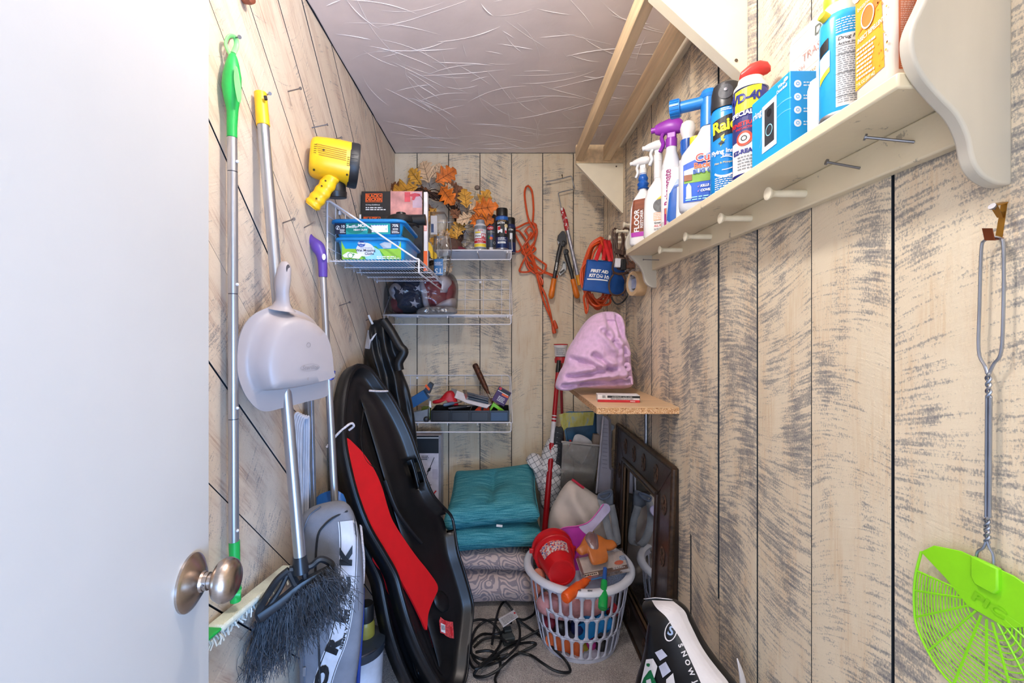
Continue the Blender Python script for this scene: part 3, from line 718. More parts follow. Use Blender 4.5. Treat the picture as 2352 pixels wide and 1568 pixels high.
# ---- two blue wipe tubs
TUB = mt('blue_tub_plastic', '#1598d8', .3, var=.05); TUBD = mt('blue_tub_lid', '#1d86c9', .28, var=.05)
WHT = mt('print_white', '#f2f2f2', .5, var=.02); BLK = mt('print_black', '#15171c', .5, var=.05)
def tub(x0, x1, y0, y1, z0, z1, label):
    t = thing('wipes_tub', label, 'tub', ((x0 + x1) / 2, (y0 + y1) / 2, z0)); cx, cy, w, d = (x0 + x1) / 2, (y0 + y1) / 2, x1 - x0, y1 - y0
    loft([rrect(cx, cy, w - .05, d - .05, .02, z0), rrect(cx, cy, w - .044, d - .044, .024, z0 + .004), rrect(cx, cy, w - .022, d - .022, .028, z1 - .012)]).build('body', TUB, t, ang=30)
    loft([rrect(cx, cy, w - .012, d - .012, .03, z1 - .016), rrect(cx, cy, w, d, .034, z1 - .013), rrect(cx, cy, w, d, .034, z1 - .006), rrect(cx, cy, w - .012, d - .012, .03, z1 - .002), rrect(cx, cy, w - .03, d - .03, .025, z1 - .002), rrect(cx, cy, w - .034, d - .034, .024, z1)]).build('lid', TUBD, t, ang=30)
    return t, cx, y0
t, cx, yf = tub(-.604, -.331, 1.60, 1.885, RL_Z + .003, RL_Z + .088, 'lower blue tub of wet mopping cloths with green label')
f = fplane((cx, yf + .017, RL_Z + .040), (1, 0, 0), (0, -.09, .99)); pr = Print(f, t)
LG = mt('lime_label', '#8fc63f', .45); LB = mt('sky_label', '#8fd0ee', .45); DB = mt('deep_blue_print', '#1d4fa3', .45); GRY = mt('print_grey', '#7d8288', .5)
pr.rect(-.108, -.033, .108, .034, LG, 1); pr.poly([(-.06, .034), (.0, .034), (.06, -.033), (-.03, -.033)], mt('leaf_green_print', '#4d9e3c', .45), 2); pr.poly([(-.005, .02), (.03, .0), (.045, -.033), (-.02, -.033), (-.03, -.01)], LB, 3)
pr.disc(-.022, .002, .033, mt('pale_lilac_print', '#dfe3f2', .45), 4, ry=.025); pr.disc(-.035, .022, .014, DB, 5, ry=.011); pr.text('Great', -.035, .025, .011, WHT, 6, .0004); pr.text('Value', -.035, .016, .006, WHT, 6)
pr.text('Low Streaking', -.017, .008, .0075, GRY, 6); pr.text('Wet Mopping', -.020, -.001, .0125, BLK, 6, .0002); pr.text('Cloths', -.007, -.013, .0125, BLK, 6, .0002)
pr.poly([(-.105, -.018), (-.085, -.006), (-.03, -.016), (-.045, -.031), (-.10, -.026)], WHT, 5); pr.ring(-.076, -.019, .010, .002, mt('leaf_green_print', '#4d9e3c', .45), 6); pr.text('+', -.064, -.016, .014, mt('leaf_green_print', '#4d9e3c', .45), 6, .0006)
pr.poly([(.03, .022), (.05, .030), (.075, .026), (.072, .008), (.045, .006)], mt('cloth_print', '#b9c7d4', .5), 4); pr.ring(.094, .021, .0075, .0015, DB, 5); pr.poly([(.090, .016), (.095, .027), (.098, .027), (.094, .016)], DB, 5)
pr.dashes(.02, -.032, .105, -.020, 2, WHT, 5); pr.done()
t, cx, yf = tub(-.616, -.343, 1.598, 1.89, RL_Z + .089, RL_Z + .153, 'upper blue tub of heavy duty mop refills with teal label')
f = fplane((cx, yf + .012, RL_Z + .118), (1, 0, 0), (0, -.1, .99)); pr = Print(f, t); TEAL = mt('teal_label', '#169c98', .45); NAVY = mt('navy_print', '#1a2138', .45)
pr.rect(-.118, -.021, .118, .018, TEAL, 1); pr.rect(-.118, -.021, -.078, .018, NAVY, 2); pr.rect(.083, -.021, .118, .018, NAVY, 2); pr.disc(-.045, 0, .034, mt('deep_teal_print', '#0d7d72', .45), 2, ry=.020)
pr.text('Swiffer', -.055, .006, .016, WHT, 4, .0003, .3); pr.text('MOP', -.018, .009, .015, WHT, 4, .0005); pr.text('HEAVY DUTY', -.026, -.006, .008, WHT, 4, .0003)
pr.ring(-.107, .002, .0075, .0014, WHT, 3); pr.poly([(-.111, -.003), (-.106, .008), (-.103, .008), (-.107, -.003)], WHT, 3); pr.text('10', -.089, .006, .014, WHT, 3, .0003); pr.dashes(-.100, -.017, -.080, -.002, 4, WHT, 3)
pr.rect(.012, -.014, .074, .012, WHT, 3); pr.text('x', .068, -.002, .010, DB, 4); pr.poly([(.0, -.018), (.004, .004), (.012, .012), (.018, .0), (.014, -.018)], mt('dark_teal_print', '#0b4d4a', .5), 3); pr.dashes(.015, .009, .072, .014, 1, DB, 4)
pr.text('75%', .101, .009, .013, WHT, 3, .0003); pr.text('MORE', .101, -.003, .007, WHT, 3, .0002); pr.dashes(.088, -.018, .115, -.008, 2, WHT, 3); pr.done()
MB().box((-.3575, 1.74, RL_Z + .117), (.002, .20, .034), Matrix.Rotation(.16, 3, 'Y')).build('side_label', mt('dark_teal_print', '#0b4d4a', .5), t)
# ---- two drill boxes
BOXK = mt('black_carton', '#1b1b1d', .5); ORG = mt('orange_print', '#f0641e', .45)
def drill(c, size, label, full):
    t = cbox('drill_box', label, 'box', c, size, BOXK)
    f = fplane((c[0] - size[0] / 2, c[1] - size[1] / 2, c[2] + size[2] / 2), (1, 0, 0), (0, 0, 1)); pr = Print(f, t, .0005); w, h = size[0], size[2]
    pr.rect(.018, -.048, .092, -.010, ORG, 1); pr.rect(.0205, -.0455, .0895, -.0125, BOXK, 2); pr.text('BLACK+', .055, -.0215, .0185, ORG, 3, .0008); pr.text('DECKER', .055, -.037, .0185, ORG, 3, .0008)
    if full:
        pr.text('5.5 Amp Drill/Driver', .019, -.060, .0075, WHT, 2, .0001, align='LEFT'); pr.dashes(.019, -.085, .11, -.068, 2, WHT, 2)
        pr.rect(.128, -h, w, 0, mt('pink_photo', '#d99a94', .5, var=.3, vs=18), 1); pr.rect(.19, -h * .45, .215, -.004, mt('red_photo', '#d8505a', .5, var=.2), 2); pr.rect(.225, -h * .7, w - .002, -.004, mt('mauve_photo', '#c3a6b4', .5, var=.12), 2)
        pr.poly([(.212, -.014), (.235, -.008), (.26, -.012), (.258, -.022), (.24, -.024), (.232, -.04), (.222, -.038), (.225, -.024), (.212, -.022)], mt('drill_photo', '#c63f52', .45), 3)
        pr.ring(.236, -.045, .034, .0018, BLK, 4, a0=-.3, a1=1.2)
    else: pr.rect(0, -h, .008, 0, WHT, 1)
    pr.done(); return t
drill((-.474, 2.035, RL_Z + .309), (.268, .17, .104), 'upper black drill box with a pink photo panel on the left rack', True)
drill((-.474, 2.025, RL_Z + .129), (.276, .18, .252), 'lower black drill box half hidden behind the blue tubs', False)
# ---- air pump on the tubs
ap = thing('air_pump', 'round black electric air pump lying on the upper blue tub', 'pump', P(930, 515, 1.75)); zc = RL_Z + .154; pc = P(921, 500, 1.76); pc.z = zc
MB().lathe([(.045, 0), (.058, .012), (.062, .024), (.056, .040), (.044, .046), (.020, .048), (.019, .060), (.014, .062), (.001, .062)], pc, (0, 0, 1), 32).build('housing', BLACKP, ap)
MB().tube([pc + V((.03, -.01, .026)), pc + V((.075, -.012, .028)), pc + V((.100, -.012, .030))], [.022, .020, .022], 16).build('nozzle', BLACKP, ap)
MB().tube(cr([pc + V((-.05, -.045, .01)), pc + V((-.01, -.063, .016)), pc + V((.03, -.055, .006)), pc + V((.06, -.03, .008)), pc + V((.07, .0, .005))], 6), .0045, 8).build('power_lead', mt('black_cord', '#141414', .5), ap)
# ---- flat carton and clear packs at the rack's outer end
t = cbox('flat_carton', 'thin white and orange carton standing at the outer end of the left rack', 'box', (-.316, 1.905, RL_Z + .171), (.016, .028, .338), mt('white_carton', '#e7e0dd', .55))
pr = Print(fplane((-.3245, 1.8905, RL_Z + .003), (1, 0, 0), (0, 0, 1)), t, .0004); pr.rect(.0, 0, .016, .085, ORG, 1); pr.rect(.001, .17, .014, .215, mt('coral_print', '#e88772', .5), 1); pr.dashes(.003, .172, .013, .213, 8, WHT, 2); pr.done()
CLR = clear('clear_blister', '#f4f4f4', .06, .08)
t = thing('blister_pack', 'clear blister pack with a yellow cutter and blue T5 card', 'package', P(992, 640, 2.03))
mb = MB(); loft([rrect((-.30 + -.245) / 2, 2.07, .060, .05, .012, RL_Z + .006), rrect(-.272, 2.07, .068, .06, .014, RL_Z + .03), rrect(-.266, 2.07, .085, .07, .016, RL_Z + .125), rrect(-.268, 2.07, .075, .062, .016, RL_Z + .185)], mb); mb.build('shell', CLR, t, ang=50)
MB().box((-.285, 2.066, RL_Z + .045), (.042, .004, .078)).build('card', mt('card_blue', '#1b74b4', .5), t)
pr = Print(fplane((-.285, 2.063, RL_Z + .040), (1, 0, 0), (0, 0, 1)), t, .0004); pr.text('T5', 0, -.012, .034, WHT, 2, .0006, rot=math.pi); pr.dashes(-.018, .012, .018, .03, 3, WHT, 2); pr.done()
MB().prism(cr([P(x, y, 2.06) for x, y in ((973, 556), (984, 555), (992, 566), (996, 577), (1003, 583), (1002, 594), (990, 592), (988, 580), (981, 572), (973, 570))], 3, True), (0, .014, 0)).build('cutter', mt('yellow_plastic', '#f2bd1d', .4), t)
t = thing('blister_pack', 'crumpled clear pack with a white and navy card behind the drill boxes', 'package', P(990, 540, 2.1))
mb = MB(); loft([rrect(-.305, 2.13, .07, .05, .01, RL_Z + .20), rrect(-.300, 2.13, .085, .06, .012, RL_Z + .24), rrect(-.292, 2.13, .08, .06, .012, RL_Z + .295), rrect(-.298, 2.13, .07, .045, .01, RL_Z + .315)], mb); mb.build('shell', CLR, t, ang=50)
MB().box((-.315, 2.125, RL_Z + .255), (.030, .004, .09)).build('card', mt('white_carton', '#e7e0dd', .55), t); MB().box((-.322, 2.122, RL_Z + .24), (.012, .004, .04)).build('card_stripe', mt('card_navy', '#284a7c', .5), t)
MB().tube([V((-.30, 2.13, RL_Z + .005)), V((-.30, 2.13, RL_Z + .20))], .012, 10).build('card_tail', CLR, t)
# ---- top back rack: sheet, cans, wreath, bowl
def sheet(x0, x1, y0, y1, z, label):
    g = [[V((x0 + (x1 - x0) * i / 12, y0 + (y1 - y0) * j / 6, z + .003 * noise.noise(V((i * .5, j * .7, x0 * 9))))) for j in range(7)] for i in range(13)]
    o = MB().patch(g).build('liner_sheet', mt('grey_card', '#b9b2b4', .6), solid=.0025); tag(o, label, 'sheet', 'liner sheets')
sheet(-.33, .02, 2.325, 2.60, RZ[0] + .006, 'grey card sheet lying under the spray cans and wreath')
sheet(-.59, -.20, 2.325, 2.60, RZ[1] + .006, 'grey card sheet lying under the bagged flag')
def can(name, label, c, r, h, body, cap, capr=.9, caph=.2, shoulder=True, n=28):
    t = thing(name, label, 'can', c); hb = h * (1 - caph)
    pf = [(r * .93, 0), (r, .004), (r, hb - r * .45), (r * .97, hb - r * .3), (r * capr * .98, hb)] if shoulder else [(r * .95, 0), (r, .003), (r, hb - .003), (r * .96, hb)]
    MB().lathe(pf, c, (0, 0, 1), n).build('body', body, t)
    MB().lathe([(r * 1.005, .001), (r * 1.02, .002), (r * 1.02, .005), (r * 1.0, .0065)], c, (0, 0, 1), n).build('base_rim', mt('can_rim', '#b9bac0', .3, .9), t)
    if cap: MB().lathe([(r * capr, hb - .001), (r * capr, h - .006), (r * capr * .93, h - .001), (r * capr * .6, h)], c, (0, 0, 1), n).build('cap', cap, t)
    return t
dz = RZ[0] + .009
def canat(px, Z): p = P(px, 700, Z); return V((p.x, Z, dz))
c = canat(1103, 2.385); t = can('spray_can', 'white red and yellow penetrant spray can leftmost on the top rack', c, .033, .165, mt('can_white', '#d9d8da', .3), mt('grey_cap', '#8d8f96', .4), .72, .13)
pr = Print(fcyl(c, .033, facing(c)), t); RED = mt('print_red', '#c8202a', .45); YLP = mt('print_yellow', '#f0d23a', .45)
pr.rect(-.04, .004, .04, .016, GRY, 1); pr.rect(-.04, .018, .04, .034, YLP, 1); pr.rect(-.04, .038, .04, .062, RED, 1); pr.rect(-.04, .112, .04, .130, GRY, 1); pr.text('PENETRATING', 0, .053, .0105, WHT, 2, .0002); pr.text('CATALYST', 0, .043, .007, WHT, 2)
pr.rect(-.03, .066, .004, .085, WHT, 1); pr.text("B'laster", -.012, .075, .011, BLK, 2, .0003); pr.rect(.006, .064, .034, .088, RED, 1); pr.text('PB', .019, .076, .021, WHT, 2, .0006); pr.text('BUSTS', 0, .104, .009, RED, 2, .0003); pr.rect(-.03, .090, .002, .098, YLP, 1); pr.done()
c = canat(1128, 2.47); t = can('spray_can', 'dark grey spray paint can with red oval label, second on the top rack', c, .033, .215, mt('can_grey', '#4b5058', .35), mt('charcoal_cap', '#33363b', .4), .9, .2)
pr = Print(fcyl(c, .033, facing(c)), t); pr.rect(-.04, .004, .04, .03, mt('can_rim', '#b9bac0', .3, .9), 1); pr.disc(-.006, .137, .02, RED, 2, ry=.012); pr.text('Krylon', -.006, .137, .012, WHT, 3, .0002, .2); pr.text('COLORmaxx', 0, .115, .007, WHT, 2); pr.disc(-.008, .085, .009, mt('print_green', '#2f8f4a', .4), 2); pr.disc(.003, .09, .009, DB, 3); pr.disc(.0, .08, .009, ORG, 4); pr.ring(.018, .055, .007, .0015, WHT, 2); pr.done()
c = canat(1153, 2.36); t = can('spray_can', 'navy satin spray paint can with black cap and white chair picture', c, .034, .22, mt('can_navy', '#1b2d5c', .35), mt('black_cap', '#151515', .4), .9, .19)
pr = Print(fcyl(c, .034, facing(c)), t); pr.rect(-.045, .155, .045, .172, mt('print_blue', '#1f5fae', .4), 1); pr.rect(-.045, .065, .045, .152, BLK, 1); pr.text('2X COVER', 0, .148, .0095, mt('print_gold', '#b08a4c', .4), 3, .0003); pr.text('SATIN', -.006, .137, .0145, WHT, 3, .0004)
pr.poly([(-.024, .085), (-.024, .122), (-.010, .122), (-.008, .105), (.002, .104), (.002, .085)], WHT, 3); pr.rect(-.022, .10, -.008, .118, RED, 4, 3, 1); pr.rect(.014, .082, .026, .118, WHT, 3, 3, 1); pr.rect(.015, .083, .025, .098, RED, 4, 3, 1); pr.disc(.022, .122, .010, mt('print_cream', '#e3cfa0', .5), 4); pr.rect(-.024, .03, .02, .04, WHT, 2); pr.text('GRANITE', -.003, .035, .007, BLK, 3); pr.dashes(-.022, .045, .024, .062, 3, WHT, 2); pr.done()
c = canat(1171, 2.475); t = can('spray_can', 'navy satin spray paint can half hidden at the right end of the top rack', c, .033, .20, mt('can_navy', '#1b2d5c', .35), mt('black_cap', '#151515', .4), .9, .19)
pr = Print(fcyl(c, .033, facing(c)), t); pr.rect(-.045, .06, .045, .14, BLK, 1); pr.text('SATIN', 0, .128, .0135, WHT, 3, .0003); pr.rect(0, .075, .014, .11, WHT, 3, 3, 1); pr.done()
# wreath
wc = P(978, 524, 2.50); WR = .224
wre = thing('autumn_wreath', 'twig wreath with orange and yellow autumn oak leaves on the top rack', 'wreath', wc - V((0, 0, WR)))
rr = random.Random(4); TW = mt('vine_brown', '#4a3022', .8, var=.4, vs=60)
mb = MB()
for k in range(34):
    a0 = rr.uniform(0, 6.28); span = rr.uniform(1.2, 3.2); ph = rr.uniform(0, 6.28); rr_ = rr.uniform(.006, .030); tw = rr.uniform(3, 7); pts = []
    for i in range(22):
        a = a0 + span * i / 21; r = WR - .03 + rr_ * math.cos(ph + tw * a); d = rr_ * math.sin(ph + tw * a)
        pts.append(wc + V((math.cos(a) * r, d - .01, math.sin(a) * r)))
    mb.tube(pts, rr.uniform(.0022, .0045), 5)
for k in range(34):
    a = rr.uniform(0, 6.28); p = wc + V((math.cos(a), 0, math.sin(a))) * (WR - .02); d = V((math.cos(a + rr.uniform(-1.3, 1.3)), rr.uniform(-.5, .3), math.sin(a + rr.uniform(-1.3, 1.3)))) * rr.uniform(.03, .08)
    mb.tube(cr([p, p + d * .5 + V((rr.uniform(-.01, .01), 0, rr.uniform(-.01, .01))), p + d], 3), .0011, 4)
o = mb.build('vine_ring', TW, wre); o['kind'] = 'stuff'
def oakleaf(p, ang, size, mat, tilt=.3, curl=.25, pitch=0):
    half = [(0, .0), (.05, .06), (.16, .13), (.22, .30), (.34, .16), (.46, .36), (.52, .42), (.60, .20), (.70, .34), (.76, .30), (.82, .14), (.92, .16), (1.0, .0)]
    up = V((math.cos(ang), 0, math.sin(ang))); si = V((-math.sin(ang), 0, math.cos(ang))); n = V((0, -1, 0))
    R = Matrix.Rotation(tilt, 3, up) @ Matrix.Rotation(pitch, 3, si)
    mb = MB(); rows = []
    for t, w_ in half:
        row = []
        for s in (-1, -.5, 0, .5, 1):
            z = curl * (abs(s) * w_) ** 1.3 - .25 * curl * t * t + .02 * math.sin(t * 20 + s * 3)
            row.append(p + R @ (up * t + si * s * w_ + n * z) * size)
        rows.append(row)
    mb.patch(rows); lf = mb.build('leaf', mat, wre, solid=.0006)
    vn = MB(); vn.tube([p + R @ (up * t + n * .012) * size for t in (-.18, .3, .6, .96)], [.0012, .001, .0008, .0004], 4)
    for t, w_ in ((.14, .22), (.36, .30), (.58, .24)):
        for s in (-1, 1): vn.tube([p + R @ (up * t + n * .012) * size, p + R @ (up * (t + .16) + si * s * w_ + n * (.012 + curl * w_ ** 1.3)) * size], .0006, 4)
    vn.build('leaf_vein', TW, lf)
LO = mt('leaf_orange', '#e8761c', .6, var=.3, vs=30); LY = mt('leaf_amber', '#e0a23a', .6, var=.25, vs=30); LP = mt('leaf_peach', '#e2bf98', .65, var=.15, vs=30); LBn = mt('leaf_brown', '#8a5634', .7, var=.3, vs=30)
lv = [((960, 428, 2.44), 3.35, .155, LY, .3), ((985, 420, 2.45), 1.9, .13, LP, -.2), ((1000, 418, 2.44), .55, .12, LO, .3), ((1012, 428, 2.43), -.9, .115, LO, .25), ((925, 440, 2.5), 2.6, .09, LBn, .1), ((915, 452, 2.5), 3.0, .08, LP, .2),
      ((968, 425, 2.47), 2.2, .10, LY, -.3), ((1003, 398, 2.47), 1.2, .05, LP, 0), ((990, 408, 2.46), .9, .07, LP, .1), ((1072, 478, 2.43), 1.7, .10, LY, .2), ((1076, 486, 2.42), .5, .10, LP, -.2), ((1085, 482, 2.40), .15, .125, LO, .25), ((1090, 490, 2.40), -.4, .10, LO, .1), ((1085, 492, 2.41), -1.1, .09, LO, -.2),
      ((1090, 497, 2.41), 3.4, .09, LP, .3), ((1098, 478, 2.44), 1.05, .10, LY, .4), ((1050, 545, 2.46), 1.4, .09, LY, .1), ((1052, 548, 2.45), 2.7, .10, LY, .3), ((1030, 555, 2.46), 2.0, .07, LP, .2), ((1022, 556, 2.45), 2.9, .08, LY, .1), ((1040, 562, 2.44), -2.6, .07, LBn, 0), ((1002, 478, 2.5), -2.2, .09, LY, .1), ((985, 468, 2.52), -1.6, .1, LBn, .2),
      ((1040, 455, 2.46), .9, .07, LBn, .3), ((1055, 465, 2.45), 2.0, .06, LBn, .1), ((950, 445, 2.47), .3, .09, LBn, -.3), ((1005, 590, 2.5), -2.0, .07, LP, .3), ((1020, 596, 2.5), -1.0, .07, LP, -.3), ((1060, 505, 2.43), 2.4, .07, LBn, .2), ((1022, 425, 2.45), -.2, .07, LBn, .4), ((1018, 440, 2.44), .6, .06, LP, .3)]
for (q, a, s, m_, ti) in lv: oakleaf(P(*q), a, s * 1.16, m_, ti, .3, rr.uniform(-.3, .3))
MB().tube(cr([P(1090, 478, 2.45), P(1089, 462, 2.46), P(1092, 440, 2.46)], 4), .0012, 5).build('berry_stem', mt('stem_green', '#5c7040', .7), wre)
MB().lathe([(.001, -.014), (.012, -.009), (.015, 0), (.012, .009), (.002, .014)], P(1096, 431, 2.46), (0, 0, 1), 14).build('berry', mt('dried_berry', '#7d6a5c', .8), wre)
t = thing('plastic_bowl', 'smoky brown plastic bowl upside down on the top rack', 'bowl', P(1035, 575, 2.37))
bc = P(1033, 580, 2.38); bc.z = dz; MB().lathe([(.075, 0), (.073, .012), (.062, .045), (.04, .062), (.015, .068), (.001, .068)], bc, (0, 0, 1), 28).build('dome', clear('smoky_plastic', '#c59a80', .10, .15, .35, '#8d6b5c'), t)
mbx = puff([P(*q, 2.345) for q in ((1022, 573), (1030, 566), (1045, 564), (1062, 567), (1072, 574), (1050, 577))], (0, -1, 0), .02, .03, N=40, rings=6, amp=.006, scale=30)
tag(mbx.build('folded_cloth', mt('burgundy_cloth', '#6e1f2c', .85)), 'small folded burgundy cloth at the front of the top rack', 'cloth')
mbx = puff([P(*q, 2.40) for q in ((1062, 575), (1070, 565), (1083, 556), (1094, 562), (1096, 575))], (0, -1, 0), .02, .02, N=36, rings=6, amp=.008, scale=40, ridged=True)
tag(mbx.build('plastic_wrap', clear('wrap_film', '#f2f2f2', .15, .12, .12)), 'scrap of crumpled clear wrap beside the wreath and penetrant can', 'wrap')
# ---- bagged flag
fb = thing('bagged_flag', 'folded stars and stripes flag in a clear plastic bag on the middle rack', 'flag', P(965, 722, 2.42))
Zf = 2.43; flag_n = V((0, -1, 0))
def ppf(l, Z, *a, **k): return puff([P(x, y, Z) for x, y in l], flag_n, *a, **k)
FW = mt('flag_white', '#d9d3d6', .8); FR = mt('flag_red', '#9a2734', .8, var=.15); FN = mt('flag_navy', '#1b2340', .85, var=.2)
nav = ppf([(900, 655), (918, 640), (950, 634), (972, 650), (982, 680), (975, 706), (950, 719), (915, 716), (902, 690)], Zf, .085, .06, amp=.022, scale=14, ridged=True); nav.build('canton', FN, fb, ang=80)
wst = ppf([(893, 668), (905, 650), (925, 655), (945, 680), (930, 690), (908, 690)], Zf - .05, .03, .03, amp=.012, scale=16); wst.build('white_fold', FW, fb, ang=80)
ppf([(972, 640), (1000, 633), (1020, 650), (1030, 680), (1015, 700), (988, 705), (980, 680)], Zf, .08, .05, amp=.02, scale=14, seed=2, ridged=True).build('red_stripe', FR, fb, ang=80)
ppf([(965, 650), (978, 645), (988, 680), (988, 708), (978, 710), (972, 690)], Zf, .093, .04, amp=.008, scale=20, seed=4, N=48).build('white_stripe', FW, fb, ang=80)
ppf([(998, 636), (1022, 632), (1040, 650), (1030, 672), (1010, 690), (1022, 665)], Zf, .088, .05, amp=.012, scale=16, seed=5, N=56).build('white_stripe', FW, fb, ang=80)
ppf([(1022, 640), (1040, 645), (1048, 665), (1040, 690), (1028, 700), (1020, 690), (1030, 668)], Zf + .02, .07, .05, amp=.012, scale=18, seed=6, N=56).build('red_stripe', FR, fb, ang=80)
ppf([(1000, 705), (1020, 690), (1046, 685), (1044, 705), (1020, 712)], Zf, .07, .05, amp=.01, scale=18, seed=7, N=48).build('white_stripe', FW, fb, ang=80)
ppf([(898, 690), (915, 680), (932, 705), (925, 718), (905, 716)], Zf - .02, .05, .05, amp=.012, scale=18, seed=8, N=48).build('red_stripe', FR, fb, ang=80)
pr = Print(fbvh(nav, P(945, 680, Zf), (1, 0, 0), (0, 0, 1)), fb, .0008)
for (px, py, s) in ((930, 672, .020), (958, 700, .026), (967, 664, .020), (936, 645, .014)):
    o_ = P(px, py, Zf - .08) - P(945, 680, Zf - .08)
    pr.poly([(o_.x + s * (1 if k % 2 == 0 else .4) * math.cos(1.4 + k * math.pi / 5), o_.z + s * (1 if k % 2 == 0 else .4) * math.sin(1.4 + k * math.pi / 5)) for k in range(10)], mt('flag_star', '#dcd6da', .8), 3)
pr.done()
ppf([(882, 680), (892, 650), (920, 634), (975, 628), (1030, 626), (1050, 645), (1052, 680), (1045, 715), (1000, 722), (930, 723), (888, 721)], Zf, .125, .08, amp=.024, scale=22, ridged=True, seed=9, q=.4).build('clear_bag', clear('bag_film', '#f6f6f8', .035, .16, .03), fb, ang=80)
ppf([(958, 712), (985, 703), (1040, 705), (1048, 720), (1000, 723), (960, 722)], Zf - .10, .035, .03, amp=.018, scale=42, ridged=True, seed=3).build('bag_folds', clear('bag_film_thick', '#dcdcdc', .2, .18, .25, '#c9c6c6'), fb, ang=80)
# ---- lowest rack: organiser tray and tools
z3 = RZ[2] + .004; og = thing('organiser_tray', 'black four-compartment organiser tray on the lowest rack', 'tray', (-.156, 2.43, z3))
x0, x1, y0, y1 = -.362, .048, 2.335, 2.53; mb = MB(); BT = mt('black_tray_plastic', '#131418', .35, var=.2)
MB().box(((x0 + x1) / 2, (y0 + y1) / 2, z3 + .002), (x1 - x0, y1 - y0, .004)).build('base', BT, og)
for i in range(5): MB().box((x0 + (x1 - x0) * i / 4, (y0 + y1) / 2, z3 + .03), (.004, y1 - y0, .056)).build('divider', BT, og, bevel=.001)
MB().box(((x0 + x1) / 2, y1, z3 + .03), (x1 - x0, .004, .056)).build('back_wall', BT, og)
for i in range(4):
    MB().box((x0 + (x1 - x0) * (i + .5) / 4, y0, z3 + .028), ((x1 - x0) / 4 - .014, .003, .046)).build('front_panel', [mt('tray_p0', '#1d1717', .35), mt('tray_p1', '#16181f', .35), mt('tray_p1', '#16181f', .35), mt('tray_blue', '#153a5e', .35)][i], og, bevel=.002)
MB().box(((x0 + x1) / 2, y0 + .003, z3 + .03), (x1 - x0, .003, .058)).build('front_wall', BT, og)
fl = thing('flashlight', 'rusty brown metal flashlight leaning out of the tool tray', 'flashlight', P(1136, 935, 2.42))
a, b = P(1091, 838, 2.54), P(1138, 938, 2.43); rst = mt('rusty_brown_metal', '#5c3524', .5, .4, var=.5, vs=60, bump=.4, bs=120); d = b - a
MB().tube([a, a + d * .05, a + d * .06, a + d * .32, a + d * .34, a + d * .55], [.0165, .0172, .0165, .0165, .0155, .0135], 18).build('barrel', rst, fl)
MB().tube([a + d * .54, a + d * .62, a + d * .7, a + d], [.0135, .0095, .008, .0055], 12).build('taper', rst, fl)
MB().tube([a - d.normalized() * .004, a + d * .03], [.013, .0172], 18).build('end_cap', rst, fl)
def soft(name, label, cat, l, Z, fr, bk, mat, **k):
    o = puff([P(x, y, Z) for x, y in l], (0, -1, 0), fr, bk, **k).build(name, mat, ang=80); tag(o, label, cat); return o
soft('red_pouch', 'red plastic holster lying across the tool tray', 'pouch', [(994, 920), (1010, 915), (1022, 902), (1030, 897), (1042, 900), (1052, 925), (1050, 932), (1035, 930), (1026, 918), (1012, 925), (996, 927)], 2.42, .02, .02, mt('red_holster', '#c01420', .45), N=60, rings=6)
tp = thing('tool_pack', 'white carded blister pack with dark blue tools on the tool tray', 'package', P(1080, 925, 2.42))
pn_ = V((0, -.8, .6)).normalized(); o3 = P(1085, 912, 2.41)
ca = [onp(x, y, o3, pn_) for x, y in ((1040, 893), (1056, 899), (1128, 928), (1118, 937), (1075, 926), (1033, 908))]
MB().prism(ca, -pn_ * .004).build('card', mt('card_white', '#ddd6d8', .55), tp)
MB().prism([onp(x, y, o3 + pn_ * .0006, pn_) for x, y in ((1037, 891), (1050, 895), (1045, 912), (1033, 906))], -pn_ * .012).build('card_end', mt('card_grey', '#7c7f7e', .55), tp)
for k in range(3): MB().tube([onp(1072 + 2 * k, 903 + 6 * k, o3, pn_) + pn_ * .006, onp(1122, 916 + 5 * k, o3, pn_) + pn_ * .006], .006, 8).build('tool', mt('slate_blue_tool', '#36495c', .35), tp)
loft([[onp(x, y, o3 + pn_ * .001, pn_) for x, y in ((1062, 895), (1085, 892), (1125, 905), (1132, 918), (1126, 930), (1070, 918))], [onp(x, y, o3, pn_) + pn_ * .02 for x, y in ((1072, 899), (1090, 897), (1120, 908), (1126, 918), (1120, 924), (1075, 912))]]).build('shell', CLR, tp)
t = cbox('bit_pack', 'purple and orange carded pack at the right end of the tool tray', 'package', P(1152, 910, 2.42) , (.075, .02, .085), mt('purple_card', '#4b2a63', .5), R=Matrix.Rotation(.5, 3, 'Y'))
pr = Print(lambda u, v, d: P(1152, 910, 2.42) + Matrix.Rotation(.5, 3, 'Y') @ V((u, -.0105 - d, v)), t); pr.rect(-.035, .022, .035, .040, BLK, 1); pr.rect(-.005, .008, .034, .02, ORG, 1); pr.rect(-.034, .02, .03, .0235, WHT, 2); pr.dashes(-.015, -.03, .03, .0, 4, WHT, 1); pr.disc(-.026, .036, .008, RED, 2); pr.done()
t = thing('snap_knife', 'orange red plastic cutter in the tool tray', 'cutter', P(1105, 942, 2.40)); MB().prism([P(x, y, 2.40) for x, y in ((1088, 945), (1098, 935), (1112, 931), (1122, 935), (1126, 945))], (0, .02, 0)).build('body', mt('orange_red_plastic', '#f04a1c', .4), t, bevel=.003); MB().box(P(1108, 938, 2.398), (.012, .004, .016), Matrix.Rotation(.4, 3, 'Y')).build('window', BLACKP, t)
